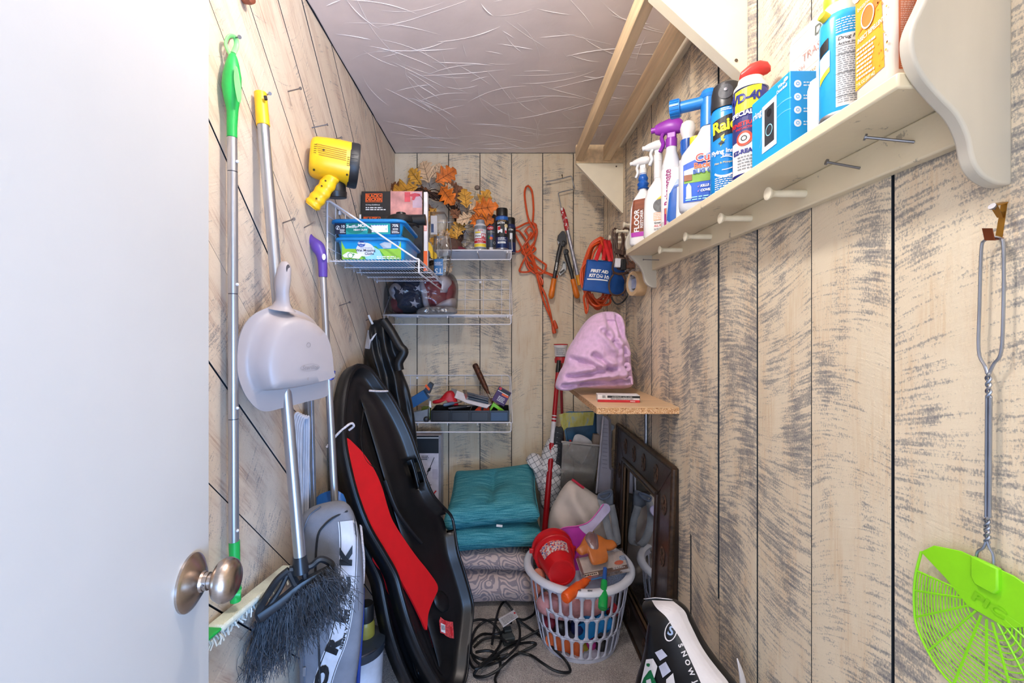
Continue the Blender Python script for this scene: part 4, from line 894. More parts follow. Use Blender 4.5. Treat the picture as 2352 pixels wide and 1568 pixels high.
t = thing('putty_frame', 'lime green triangular plastic tool in the tool tray', 'tool', P(1140, 942, 2.40)); MB().prism([P(x, y, 2.39) for x, y in ((1133, 924), (1161, 945), (1150, 945), (1134, 934), (1126, 945), (1122, 945))], (0, .02, 0)).build('body', mt('lime_plastic', '#7ed321', .4), t, bevel=.002); MB().prism([P(x, y, 2.392) for x, y in ((1140, 935), (1146, 937), (1155, 945), (1145, 945))], (0, .01, 0)).build('badge', mt('orange_badge', '#c98a3a', .5), t)
t = cbox('screw_box', 'open blue cardboard box with orange stripe tilted on the lowest rack', 'box', P(962, 915, 2.46), (.10, .06, .055), mt('blue_box', '#1f5a90', .5), R=Matrix.Rotation(-.55, 3, 'Y'))
MB().prism([P(x, y, 2.44) for x, y in ((975, 893), (986, 878), (994, 884), (986, 904), (980, 902))], (0, .05, 0)).build('flap', mt('dark_flap', '#2c3a4e', .5), t); MB().prism([P(x, y, 2.436) for x, y in ((975, 886), (979, 882), (988, 893), (985, 897))], (0, .004, 0)).build('stripe', ORG, t)
t = thing('glue_bottle', 'small olive glass bottle with white tip on the lowest rack', 'bottle', P(978, 945, 2.40)); loft([rrect(P(979, 945, 2.40).x, 2.40, .05, .03, .006, z3), rrect(P(979, 945, 2.40).x, 2.40, .05, .03, .006, z3 + .065), rrect(P(979, 945, 2.40).x, 2.40, .03, .02, .005, z3 + .072)]).build('body', clear('olive_glass', '#9fb05a', .1, .1, .3, '#8a9a4a'), t); MB().tube([V((P(988, 945, 2.4).x, 2.40, z3 + .065)), V((P(988, 945, 2.4).x, 2.4, z3 + .10))], [.009, .004], 10).build('tip', WHITEP, t)
t = thing('mesh_caddy', 'grey wire mesh caddy at the left of the tool tray', 'caddy', P(967, 968, 2.36)); cxm = P(966, 960, 2.37).x
for a_, b_ in (((-.04, -.02), (.04, -.02)), ((-.04, .03), (.04, .03)), ((-.04, -.02), (-.04, .03)), ((.04, -.02), (.04, .03))):
    MB().prism([V((cxm + a_[0], 2.365 + a_[1], z3)), V((cxm + b_[0], 2.365 + b_[1], z3)), V((cxm + b_[0] * 1.08, 2.365 + b_[1], z3 + .045 + .02 * (b_[0] > 0))), V((cxm + a_[0] * 1.08, 2.365 + a_[1], z3 + .045 + .02 * (a_[0] > 0)))], (.0015, .0015, 0)).build('mesh_side', mt('grey_mesh', '#8b8d90', .5, .5), t)
t = thing('rubber_bumper', 'round black knob lying beside the tool tray', 'bumper', P(980, 966, 2.345)); MB().lathe([(.002, 0), (.013, .002), (.016, .012), (.012, .022), (.003, .025)], P(979, 962, 2.35), (.3, -1, 0), 16).build('body', BLACKP, t)  # a loose black knob
for (a_, b_, r_, m_, nm, lb) in (((1018, 930), (1060, 922), .010, mt('grey_blue_grip', '#5a6e84', .4), 'screwdriver', 'grey blue handled screwdriver lying in the tool tray'), ((1030, 938), (1100, 930), .009, mt('dark_grip', '#2a2c33', .4), 'pliers', 'dark gripped pliers lying in the tool tray')):
    t = thing(nm, lb, 'tool', P(a_[0], a_[1], 2.40)); A_, B_ = P(a_[0], a_[1], 2.38), P(b_[0], b_[1], 2.42); MB().tube([A_, A_.lerp(B_, .1), A_.lerp(B_, .55), A_.lerp(B_, .6)], [r_ * .7, r_, r_ * .9, r_ * .5], 10).build('handle', m_, t); MB().tube([A_.lerp(B_, .6), B_], r_ * .4, 8).build('shaft', STEEL, t)
# ================================================================ RIGHT WALL: peg shelf, its bottles, bar rack, fly swatter
H = lambda h: CAMZ + h
ps = thing('peg_shelf', 'long cream painted wooden shelf with scroll ends and pegs on the right wall', 'shelf', (XR - .06, 1.14, H(.17)))
YN, YF_ = .55, 1.738          # inner faces of the end brackets
MB().box(((.493 + XR) / 2, (YN + YF_) / 2, H(.314)), (XR - .493, YF_ - YN, .020)).build('shelf_board', WORN, ps, bevel=.003)
MB().box((.605, (YN + YF_) / 2, H(.275)), (.020, YF_ - YN, .058)).build('peg_rail', WORN, ps, bevel=.003)
prof = [(.56, .505), (.535, .46), (.512, .405), (.496, .37), (.493, .348), (.498, .325), (.510, .304), (.529, .282), (.548, .262), (.560, .238), (.565, .215), (.5705, .200), (.5805, .188), (.595, .180), (.608, .178)]
prof = [(p.x, p.y) for p in cr([V((a, b, 0)) for a, b in prof], 4)] + [(XR, .178), (XR, .52), (.585, .52)]
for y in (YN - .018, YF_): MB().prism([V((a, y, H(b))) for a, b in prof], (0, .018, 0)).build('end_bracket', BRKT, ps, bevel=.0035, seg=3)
PEG = mt('cream_peg', '#e9dfc8', .5, var=.08)
def peg(y, z, parent, L=.09, xw=XR - .020):
    mb = MB(); mb.lathe([(.0075, 0), (.0075, .01), (.0068, L * .6), (.0062, L * .78), (.0075, L * .86), (.0105, L * .91), (.0125, L * .95), (.0125, L * .98), (.009, L)], (xw, y, z), (-1, 0, 0), 18)
    return mb.build('peg', PEG, parent)
for y in (.866, 1.052, 1.252, 1.452): peg(y, H(.272), ps, .075)
for a, b, lb in ((PR(2100, 326, .02), (1988, 315), 'large bright nail nearest the camera in the peg shelf rail'), (PR(1975, 386, .02), (1899, 372), 'second large nail in the peg shelf rail'), (PR(1514, 597, .02), (1478, 596), 'thin nail under the far end of the peg shelf')):
    d_ = .048; tip = onp(b[0], b[1], (a.x - d_, 0, 0), (1, 0, 0)); nail('nail', a, tip, .0021 if b[0] > 1500 else .0015, lb)
for i, y in enumerate((1.886, 2.005, 2.14, 2.25)):
    o = thing('wall_peg', 'turned cream peg ' + ('nearest the peg shelf' if i == 0 else 'holding the brown cables' if i == 1 else 'just left of the brown cables' if i == 2 else 'behind the first aid kit straps') + ' on the right wall', 'peg', (XR, y, H(.46)), 'far wall pegs')
    peg(y, H(.46), o, .092, XR)
# ---- bottles on the peg shelf
SZ = H(.324) + .0005
BW = mt('bottle_white', '#f0eff0', .32, var=.03); BBL = mt('bottle_blue', '#1f5fb8', .3, var=.05)
def trigger(t, c, z, yaw, mat, s=1.0, col=None, fat=1.15):
    """trigger sprayer: collar, neck, head, nozzle, lever"""
    R = rz(yaw); q = lambda x, y, zz: V((c[0], c[1], z)) + R @ V((x * s, y * s, zz * s))
    MB().tube([q(0, 0, -.004), q(0, 0, .018)], [.014 * s, .0145 * s], 20).build('collar', col or mat, t)
    loft([[q(x, y, zz) for x, y in ((-.010, -.010), (.012, -.010), (.012, .010), (-.010, .010))] for zz in (.018, .034)]).build('neck', mat, t, bevel=.003)
    sec = [(-.040, .050, .007, .008), (-.030, .050, .011, .011), (-.005, .052, .015, .0135), (.018, .050, .014, .0135), (.028, .046, .008, .010)]
    loft([[q(x, w_ * math.cos(a), zc + h_ * fat * math.sin(a)) for a in [2 * math.pi * k / 14 for k in range(14)]] for x, zc, w_, h_ in sec]).build('spray_head', mat, t)
    MB().tube([q(-.038, 0, .050), q(-.050, 0, .050)], .0075 * s, 12).build('nozzle', mat, t)
    MB().tube(cr([q(-.016, 0, .042), q(-.024, 0, .026), q(-.020, 0, .008), q(-.028, 0, -.010)], 4), .0055 * s, 8, flat=1.4).build('lever', mat, t)
def flatbottle(t, c, w, d, h, mat, neck=.013, yaw=0, sh=.62, waist=None):
    R = rz(yaw); lv = [(.0, .90), (.03, 1.0), (.30, 1.0), (sh, .94), (.78, .74), (.88, .42), (.93, neck * 2 / w), (1.0, neck * 2 / w)]
    lp = []
    for f_, s_ in lv:
        dd = d * max(s_, .55) if s_ > neck * 2 / w + .02 else neck * 2
        lp.append(rrect(c[0], c[1], w * s_, min(dd, d), min(dd, d, w * s_) * .42, c[2] + h * f_, 5, R))
    mb = loft(lp); mb.build('body', mat, t, ang=60); return mb
def shelfpt(px, X): return V((X, X * F / (px - CX), SZ))
# bottle A: hardwood floor cleaner, brown label
c = shelfpt(1477, .528); yaw = facing(c) - .35
t = thing('cleaner_bottle', 'white floor cleaner bottle with brown wood label at the far end of the peg shelf', 'bottle', c)
bmb = flatbottle(t, c, .095, .055, .215, BW, yaw=yaw)
R = rz(yaw); fx = R @ V((1, 0, 0)); fbv = fbvh(bmb, c + V((0, 0, .0)), fx, (0, 0, 1)); pr = Print(fbv, t, .0006)
WOODP = mt('label_wood', '#8a4a30', .5, var=.3, vs=12, aniso=(1, 1, 6))
pr.quad((-.036, .045), (.020, .045), (.024, .165), (-.030, .165), WOODP, 1); pr.quad((-.034, .028), (.016, .028), (.016, .044), (-.036, .044), mt('print_magenta', '#b63fae', .45), 1)
pr.text('FLOOR', -.012, .085, .026, WHT, 3, .0006, rot=math.pi / 2); pr.text('RESTORER', .006, .09, .014, WHT, 3, .0003, rot=math.pi / 2); pr.quad((.022, .010), (.046, .010), (.046, .12), (.030, .14), BBL, 2); pr.done()
MB().tube(cr([c + V((0, 0, .205)), c + V((0, 0, .225)), c + V((0, 0, .245)), c + V((0, 0, .262))], 4), [.018, .021, .016, .019, .021, .017, .015, .017, .018, .016, .014, .013, .014], 16).build('neck_sleeve', BBL, t)
trigger(t, c, c.z + .262, yaw, BW, .95, WHITEP)
# bottle B: white, tile label
c = shelfpt(1512, .543); yaw = facing(c) - .25
t = thing('cleaner_bottle', 'white trigger spray bottle with small tile photo label', 'bottle', c); bmb = flatbottle(t, c, .095, .058, .215, BW, yaw=yaw); fx = rz(yaw) @ V((1, 0, 0)); pr = Print(fbvh(bmb, c, fx, (0, 0, 1)), t)
pr.disc(.012, .105, .022, mt('label_tile', '#5d6064', .4, var=.3, vs=90), 1); pr.quad((-.008, .055), (.034, .055), (.034, .082), (-.008, .082), mt('label_peach', '#e9b494', .5), 1); pr.text('Great for', -.006, .047, .009, BLK, 1, .0002, align='LEFT'); pr.text('ALL Floors', -.006, .037, .009, RED, 1, .0002, align='LEFT'); pr.dashes(-.006, .022, .034, .03, 2, GRY, 1); pr.dashes(-.006, .058, .03, .08, 4, WHT, 2); pr.poly([(.0, .125), (.02, .14), (.032, .128)], YLP, 2); pr.done()
MB().tube([c + V((0, 0, .205)), c + V((0, 0, .268))], [.015, .014], 16).build('neck_tube', BW, t); trigger(t, c, c.z + .266, yaw, BW, 1.05)
# bottle C: Rejuvenate, purple trigger
c = shelfpt(1542, .538); yaw = facing(c) - .15
t = thing('spray_bottle', 'round white spray bottle with purple trigger and purple lettering', 'bottle', c)
prf = [(.028, 0), (.0305, .005), (.0305, .175), (.028, .200), (.021, .226), (.0165, .243), (.0155, .262)]
MB().lathe(prf, c, (0, 0, 1), 28).build('body', mt('bottle_grey_white', '#dfe0e4', .3, var=.03), t); trigger(t, c, c.z + .262, yaw, mt('trigger_purple', '#8a2fa3', .38), 1.2, fat=1.5)
pr = Print(fcyl(c, .0305, facing(c)), t); PUR = mt('print_purple', '#8e2a6e', .45); pr.rect(-.04, .022, .045, .185, WHT, 1, 14); pr.rect(-.022, .005, .012, .062, PUR, 2, 8); pr.text('Rejuvenate', -.010, .125, .0275, PUR, 3, .0007, rot=math.pi / 2, sx=.9); pr.text('Make It NEW Again!', .010, .12, .0105, PUR, 3, .0001, rot=math.pi / 2)
for k in range(5): pr.rect(-.019 + k * .0062, .044, -.0155 + k * .0062, .062 - .002 * (k % 2), mt('print_coral', '#e8845c', .45), 3, 2, 1)
pr.ring(-.004, .018, .009, .0022, WHT, 3); pr.ring(-.004, .018, .0045, .0018, WHT, 3); pr.dashes(.018, .10, .036, .165, 14, GRY, 3, .35); pr.done()
# bottle D: white and blue behind, ball top
c = shelfpt(1580, .572); yaw = facing(c)
t = thing('cleaner_bottle', 'white and blue bottle with white ball cap behind the bug control bottle', 'bottle', c); bmb = flatbottle(t, c + V((-.012, .0, 0)), .10, .05, .20, BW, yaw=yaw - .1); pr = Print(fbvh(bmb, c, rz(yaw) @ V((1, 0, 0)), (0, 0, 1)), t)
pr.quad((-.062, .004), (-.034, .004), (-.030, .12), (-.052, .10), BBL, 1); pr.quad((-.050, .10), (-.030, .115), (.0, .14), (-.03, .14), BBL, 1); pr.ring(-.012, .10, .012, .003, DB, 1); pr.done()
MB().lathe([(.017, .19), (.019, .20), (.018, .215), (.020, .225), (.0195, .262)], c, (0, 0, 1), 20).build('ribbed_collar', BBL, t)
for k in range(20):
    pass
mb = MB(); [mb.box(c + V((.0195 * math.cos(a), .0195 * math.sin(a), .244)), (.003, .003, .034), rz(a)) for a in [2 * math.pi * k / 18 for k in range(18)]]; mb.build('collar_ribs', BBL, t)
MB().lathe([(.016, .262), (.0165, .275), (.021, .285), (.0225, .298), (.018, .313), (.008, .320), (.001, .321)], c, (0, 0, 1), 22).build('ball_cap', WHITEP, t)
# bottle E: bug control hose-end sprayer
c = shelfpt(1606, .535); yaw = facing(c) - .1
t = thing('hose_end_sprayer', 'grey bug control bottle with yellow cap and blue hose nozzle', 'bottle', c)
R = rz(yaw); fx = R @ V((1, 0, 0)); lp = []
for f_, w_, ox, d_ in ((0, .088, 0, .05), (.006, .098, 0, .056), (.02, .102, 0, .06), (.125, .102, 0, .06), (.155, .094, .004, .058), (.180, .074, .014, .054), (.205, .050, .022, .046), (.222, .038, .024, .038), (.235, .036, .024, .036)):
    o_ = c + fx * ox; lp.append(rrect(o_.x, o_.y, w_, d_, min(w_, d_) * .4, c.z + f_, 5, R))
bmb = loft(lp); bmb.build('body', mt('bottle_pale_grey', '#c9ccd4', .3, var=.03), t, ang=60)
pr = Print(fbvh(bmb, c, fx, (0, 0, 1)), t, .0007); pr.quad((-.036, .022), (.047, .022), (.047, .150), (-.036, .122), mt('cutter_blue', '#1e59c4', .4), 1, 8, 8); pr.quad((-.034, .072), (.047, .072), (.047, .112), (-.034, .1), mt('lawn_green', '#7aa63f', .45, var=.2), 2); pr.quad((-.034, .092), (.047, .100), (.047, .124), (-.034, .106), mt('sky_white', '#c9e2f2', .45), 3)
pr.rect(-.034, .078, -.014, .094, mt('house_brown', '#8f5a3c', .5), 4, 3, 2); pr.text('Cutter', -.006, .133, .029, WHT, 6, .002, align='LEFT'); pr.text('Cutter', -.006, .133, .029, mt('cutter_red', '#e0352c', .4), 7, .0004, align='LEFT'); pr.text('Backyard', -.010, .1135, .0205, mt('cutter_orange', '#ee6a35', .4), 6, .0006, align='LEFT'); pr.text('BUG CONTROL', -.012, .098, .0150, DB, 6, .0005, align='LEFT')
pr.text('KILLS FAST', .006, .060, .0085, WHT, 4, .0004, .2, align='LEFT'); pr.text('COVERS', .006, .048, .0085, WHT, 4, .0004, .2, align='LEFT')
for v_ in (.060, .048): pr.poly([(-.001, v_), (.001, v_ - .003), (.005, v_ + .004), (.001, v_ - .001)], mt('tick_pink', '#e58fb0', .4), 5)
pr.poly([(-.028, .03), (-.028, .062), (-.022, .072), (-.016, .062), (-.015, .03)], WHT, 5); pr.dashes(-.03, .024, .045, .036, 2, LB, 4); pr.done()
oc = c + fx * .024
hn = c + fx * -.010; MB().tube([V((hn.x, hn.y - .004, c.z + .165)), V((hn.x, hn.y - .004, c.z + .200))], .0155, 20).build('yellow_cap', mt('cap_yellow', '#f2d12e', .35), t)
BHN = mt('hose_blue', '#1c78c8', .32); MB().tube([V((oc.x, oc.y, c.z + .222)), V((oc.x, oc.y, c.z + .300))], [.022, .020], 20).build('valve_body', BHN, t)
na = V((oc.x, oc.y, c.z + .292)); nb = na - fx * .075; MB().tube([na, nb], .0155, 18).build('nozzle_tube', BHN, t); mb = MB(); mb.tube([nb + fx * .004, nb - fx * .022, nb - fx * .0225, nb - fx * .006], [.0225, .0235, .017, .015], 24); mb.build('hose_coupling', BHN, t)
ux_, uy_, uz_ = basis(fx); mb = MB()
for k in range(16): a = 2 * math.pi * k / 16; d_ = ux_ * math.cos(a) + uy_ * math.sin(a); mb.box(nb - fx * .010 + d_ * .0225, (.004, .004, .022), rotm(d_, fx.cross(d_), fx))
mb.build('coupling_ribs', BHN, t)
MB().lathe([(.021, .297), (.024, .305), (.018, .318), (.002, .322)], (oc.x, oc.y, c.z), (0, 0, 1), 20).build('valve_cap', BHN, t)
# insect spray can
c = shelfpt(1669, .541); t = can('insect_spray', 'tall blue insect spray can with yellow lettering and black cap', c, .0355, .268, mt('raid_blue', '#1787d8', .25, var=.06), None, .9, .235)
MB().lathe([(.0345, .204), (.0348, .215), (.033, .245), (.029, .262), (.021, .268), (.004, .269)], c, (0, 0, 1), 28).build('cap', mt('cap_black', '#1d1f24', .35), t)
pr = Print(fcyl(c, .0355, facing(c)), t); pr.quad((-.033, .128), (.024, .140), (.030, .188), (-.033, .172), BLK, 1, 10, 4); pr.text('Raid', -.006, .157, .037, mt('raid_yellow', '#f6e72c', .35), 3, .0013, .12, rot=.14, sx=.85); pr.poly([(-.012, .134), (-.004, .138), (-.007, .126), (-.002, .126), (-.013, .110), (-.011, .122)], mt('raid_yellow', '#f6e72c', .35), 2)
pr.text('Flying Insect', -.003, .098, .0135, WHT, 3, .0004); pr.text('Killer', .0, .088, .008, WHT, 3); pr.text('Flies & Mosquitoes', -.002, .072, .0065, YLP, 3); pr.ring(-.004, .09, .040, .0035, WHT, 2, ry=.052, a0=-2.2, a1=.7); pr.ring(-.004, .07, .026, .003, WHT, 2, ry=.016, a0=-1.8, a1=1.9); pr.poly([(-.018, .118), (-.010, .124), (-.004, .118), (-.012, .114)], BLK, 3); pr.dashes(-.026, .006, .03, .04, 7, WHT, 2, .4); pr.dashes(-.012, .192, .01, .2, 2, WHT, 2)
pr.disc(-.002, .236, .016, mt('spray_recess', '#3a3d44', .5), 1, ry=.017); pr.disc(-.002, .240, .0035, STEEL, 4); pr.done()
MB().tube([V((c.x, c.y, c.z + .255)), V((c.x, c.y, c.z + .272))], [.018, .012], 16).build('actuator', BHN, t)
# lubricant can with red straw cap
c = shelfpt(1724, .552); th = facing(c)
t = can('lubricant_can', 'blue lubricant spray can with yellow badge and red straw cap', c, .0355, .262, mt('wd_blue', '#232c7e', .25, var=.06), None, .9, .2)
MB().lathe([(.035, .206), (.033, .214), (.026, .224), (.0245, .232)], c, (0, 0, 1), 26).build('collar', mt('cream_cap', '#e8e2d4', .4), t)
q = lambda x, z_: c + rz(th) @ V((x, 0, z_)); loft([[q(x, zc) + rz(th) @ V((0, w_ * math.cos(a), 0)) + V((0, 0, h_ * math.sin(a))) for a in [2 * math.pi * k / 16 for k in range(16)]] for x, zc, w_, h_ in ((-.022, .236, .008, .006), (-.018, .240, .018, .013), (.0, .248, .023, .017), (.018, .252, .022, .015), (.032, .250, .016, .011), (.038, .247, .006, .005))]).build('straw_cap', mt('cap_red', '#d8352c', .35), t)
MB().tube([q(-.018, .252), q(-.008, .247), q(.03, .250)], .0022, 6).build('straw', mt('cap_red', '#d8352c', .35), t)
pr = Print(fcyl(c, .0355, th), t); pr.quad((-.034, .150), (.018, .160), (.022, .205), (-.034, .200), mt('wd_yellow', '#f5df2a', .35), 1, 10, 4); pr.text('WD-40', -.014, .181, .0255, mt('wd_navy', '#232c7e', .35), 3, .0012, sx=.9); pr.text('SPECIALIST', -.010, .148, .0135, WHT, 3, .0005); pr.rect(-.045, .02, .045, .140, mt('wd_white', '#e4e2e4', .3), 1, 14); pr.rect(-.045, .09, .012, .141, mt('wd_darkblue', '#28306e', .35), 2, 10); pr.text('PENETRANT', -.010, .126, .0125, RED, 3, .0005); pr.text('FAST-ACTING', -.010, .116, .0065, RED, 3, .0002)
pr.disc(-.012, .094, .016, mt('wd_badge', '#c94a34', .4), 3); pr.disc(-.012, .094, .011, WHT, 4); pr.ring(-.012, .094, .006, .002, BLK, 5); pr.text('EZ-REACH', -.008, .066, .0125, mt('wd_navy', '#232c7e', .35), 3, .0006); pr.dashes(-.026, .026, .02, .058, 5, GRY, 3, .4); pr.done()
# doorbell box
RB0, RB1 = V((.500, .765, SZ)), (.062, .116, .128)
t = thing('doorbell_box', 'blue doorbell carton with a white and black device printed on it', 'box', RB0 + V((.03, .05, 0)))
MB().box(RB0 + V((RB1[0] / 2, RB1[1] / 2, RB1[2] / 2)), RB1).build('carton', mt('ring_blue', '#1aa0e6', .35, var=.05, vs=8), t, bevel=.0015)
pr = Print(fplane(RB0 + V((0, RB1[1], 0)), (0, -1, 0), (0, 0, 1)), t, .0004); pr.ring(.095, .015, .070, .002, mt('ring_light', '#6cc6f4', .35), 1, a0=1.2, a1=2.9); pr.ring(.095, .0, .066, .0015, mt('ring_light', '#6cc6f4', .35), 1, a0=1.2, a1=2.9)
pr.quad((.036, .016), (.080, .018), (.080, .106), (.036, .104), WHT, 2); pr.quad((.044, .026), (.073, .028), (.073, .097), (.044, .095), mt('device_black', '#34363c', .35), 3); pr.ring(.0585, .052, .0105, .0016, mt('device_ring', '#9fe0f4', .3), 4); pr.disc(.0585, .084, .007, mt('device_lens', '#1d1e22', .2), 4); pr.text('ring', .020, .098, .018, WHT, 2, .0004); pr.text('Wired', .084, .116, .008, WHT, 2, .0002, align='LEFT'); pr.text('Doorbell', .080, .108, .008, WHT, 2, .0002, align='LEFT'); pr.disc(.106, .119, .006, WHT, 2, ry=.0035); pr.done()
pr = Print(fplane(RB0, (1, 0, 0), (0, 0, 1)), t, .0004)
for k in range(4): v_ = .105 - k * .0225; pr.disc(.013, v_, .0065, WHT, 1); pr.ring(.013, v_, .003, .0009, mt('ring_blue', '#1aa0e6', .35), 2); pr.dashes(.023, v_ - .005, .058, v_ + .005, 2, WHT, 1, .4, k)
pr.done()
# insect repellent bottle
c = V((.528, .725, SZ)); t = thing('repellent_bottle', 'small white repellent bottle with black lettering beside the doorbell carton', 'bottle', c)
loft([rrect(c.x, c.y, .040, .026, .011, c.z), rrect(c.x, c.y, .044, .028, .012, c.z + .005), rrect(c.x, c.y, .044, .028, .012, c.z + .075), rrect(c.x, c.y, .036, .024, .010, c.z + .088), rrect(c.x, c.y, .018, .018, .008, c.z + .094)]).build('body', mt('repel_white', '#ececea', .35, var=.02), t, ang=50)
MB().tube([c + V((0, 0, .093)), c + V((0, 0, .115))], .0095, 16).build('cap', WHITEP, t)
pr = Print(fplane(c + V((0, -.0142, 0)), (1, 0, 0), (0, 0, 1)), t, .0004); pr.text('REPEL', -.016, .078, .013, BLK, 1, .0004, align='LEFT'); pr.text('100', -.016, .066, .013, BLK, 1, .0004, align='LEFT'); pr.dashes(-.016, .006, .016, .058, 16, GRY, 1, .4); pr.done()
# blue can, green cap
c = V((.525, .680, SZ)); t = can('repellent_can', 'bright blue aerosol can with lime green cap and white facts panel', c, .0295, .19, mt('off_blue', '#25a8e6', .25, var=.05), None, .8, .16)
MB().lathe([(.0245, .157), (.0248, .163), (.0242, .169), (.0245, .174)], c, (0, 0, 1), 26).build('clear_collar', mt('collar_grey', '#dfe4d4', .4), t)
MB().lathe([(.0245, .173), (.0243, .190), (.021, .199), (.01, .204), (.001, .205)], c, (0, 0, 1), 26).build('cap', mt('cap_lime', '#9ee01e', .35), t)
MB().tube([V((c.x - .020, c.y, c.z + .154)), V((c.x - .034, c.y - .002, c.z + .160))], .007, 10).build('spray_tab', mt('cap_yellow', '#f2d12e', .35), t)
pr = Print(fcyl(c, .0295, facing(c)), t); pr.rect(-.008, .012, .030, .118, WHT, 1, 10, 4); pr.text('Drug Facts', -.006, .112, .0075, BLK, 2, .0001, .2, align='LEFT'); pr.text('Active ingredients', -.006, .104, .0055, BLK, 2, .0001, .2, align='LEFT'); pr.dashes(-.006, .016, .028, .098, 26, GRY, 2, .38)
for v_ in (.1, .088, .06, .036, .026): pr.rect(-.008, v_, .030, v_ + .0007, BLK, 2)
pr.dashes(-.008, .121, .03, .143, 6, WHT, 1, .4); pr.quad((-.035, .098), (-.018, .104), (-.018, .122), (-.035, .116), BLK, 1); pr.quad((-.035, .066), (-.016, .078), (-.016, .102), (-.035, .096), WHT, 1); pr.quad((-.035, .056), (-.016, .070), (-.016, .077), (-.035, .066), YLP, 1); pr.done()
# orange repellent pump bottle
o0 = V((.500, .566, SZ)); t = thing('repellent_spray', 'orange and white repellent bottle against the near scroll end of the peg shelf', 'bottle', o0 + V((.03, .04, 0)))
OW = mt('off_orange_white', '#f6e3d2', .35, var=.03); lp = []
for f_, w_, ox in ((0, .94, 0), (.006, 1, 0), (.12, 1.0, 0), (.20, .93, 0), (.235, .6, 0)): lp.append(rrect(o0.x + .028, o0.y + .031, .056 * w_, .062 * w_, .010, o0.z + f_, 4))
loft(lp).build('body', OW, t, ang=50); fo_ = fplane(V((o0.x - .0003, o0.y + .062, o0.z)), (0, -1, 0), (0, 0, 1)); pr = Print(lambda u, v, d: fo_(u * .78, v, d), t, .0005); OY = mt('off_amber', '#f6ac2e', .4, var=.08); DO = mt('off_orange', '#ef8436', .4)
pr.quad((.006, .014), (.066, .022), (.058, .150), (.006, .150), OY, 1); pr.text('OFF!', .030, .148, .034, WHT, 3, .0012, .1, sx=.9); pr.disc(.034, .105, .014, DO, 3, ry=.016); pr.ring(.034, .105, .014, .002, WHT, 4, ry=.016); pr.quad((.010, .088), (.060, .112), (.068, .130), (.05, .124), DO, 2); pr.text('botanicals', .012, .124, .009, WHT, 3, 0, 0, rot=.1, align='LEFT'); pr.text('INSECT REPELLENT', .012, .080, .0085, WHT, 3, .0002, .1, rot=.08, align='LEFT', sx=.75); pr.dashes(.010, .026, .050, .072, 8, WHT, 3, .5, 4); pr.text('7 FL OZ (207 mL)', .010, .020, .0065, WHT, 3, .0001, rot=.06, align='LEFT', sx=.8)
rr = random.Random(8)
for k in range(26): pr.disc(rr.uniform(.052, .072), rr.uniform(.025, .15), rr.uniform(.0006, .002), OY if k % 2 else DO, 2, n=6)
pr.done(); pr = Print(fplane(V((o0.x, o0.y - .0003, o0.z)), (1, 0, 0), (0, 0, 1)), t, .0004); pr.rect(.008, .012, .052, .155, mt('off_mesh', '#dc7a4e', .45), 1)
for k in range(60): pr.dashes(.010, .014 + k * .0023, .030, .0155 + k * .0023, 1, OW, 2, .5, k)
pr.done(); MB().box(V((o0.x + .052, o0.y + .02, o0.z + .11)), (.014, .05, .16)).build('grip_side', mt('off_terracotta', '#cf8a66', .45), t, bevel=.004)
MB().tube([o0 + V((.028, .031, .233)), o0 + V((.028, .031, .262))], .013, 16).build('pump_cap', mt('cap_orange', '#f07a24', .4), t)
# information card against the wall
x_ = XR - .010; t = thing('information_card', 'white trash information sheet leaning on the wall behind the cans', 'sign', (x_, .8, SZ))
pl_ = [V((x_ - .004, .93, SZ)), V((x_ - .004, .70, SZ)), V((x_ + .003, .70, SZ + .285)), V((x_ + .003, .922, SZ + .285)), V((x_ + .003, .93, SZ + .275))]
MB().prism(pl_, (.002, 0, 0)).build('sheet', mt('paper_white', '#f4f0ea', .6, var=.02), t)
pr = Print(fplane(V((x_ - .0047, .93, SZ)), (0, -1, 0), (.024, 0, 1)), t, .0004); SG = mt('print_sage', '#5f6a64', .5); PK = mt('print_rose', '#b8404e', .5); GO = mt('print_goldline', '#9a722a', .5)
pr.text('DUMP', .110, .255, .026, SG, 2, .0002); pr.text('TRASH', .075, .222, .022, mt('print_palerose', '#b0827c', .5), 2); pr.text('TRASH', .025, .205, .016, mt('print_palerose', '#b0827c', .5), 2); pr.text('Please take all trash', .075, .185, .013, GO, 2); pr.text('Information', .075, .155, .026, PK, 2)
for v_ in (.272, .235, .195, .175, .136): pr.rect(.006, v_, .2, v_ + .0008, SG if v_ > .2 else GO, 1)
pr.done()
# ---- two-bar rack under the ceiling
br = thing('bar_rack', 'bare wooden two-bar rack on triangular brackets under the ceiling', 'rack', (.5, 1.65, H(.63))); RAW = mt('raw_pine', '#e0c49c', .55, var=.14, vs=8, aniso=(6, .5, 6)); BRC = mt('cream_bracket', '#e9dec6', .5, var=.05, vs=10, bump=.1)
for y, tip in ((1.10, .634), (2.212, .60)):
    hi = .925 if y < 2 else .8465
    ob = MB().prism([V((.379, y, H(.846))), V((.379, y, H(hi))), V((XR, y, H(hi))), V((XR, y, H(tip))), V((XR - .006, y, H(tip)))], (0, .019 if y > 2 else .036, 0)).build('bracket', BRC, br, bevel=.002)
    for q_ in (((.40, .868), (.585, .675)) if y < 2 else ((.58, .83),)):
        MB().lathe([(.004, 0), (.004, .001), (.002, .0012)], (q_[0], y - .001, H(q_[1])), (0, -1, 0), 10).build('screw_hole', mt('screw_dark', '#5a4a38', .5), ob)
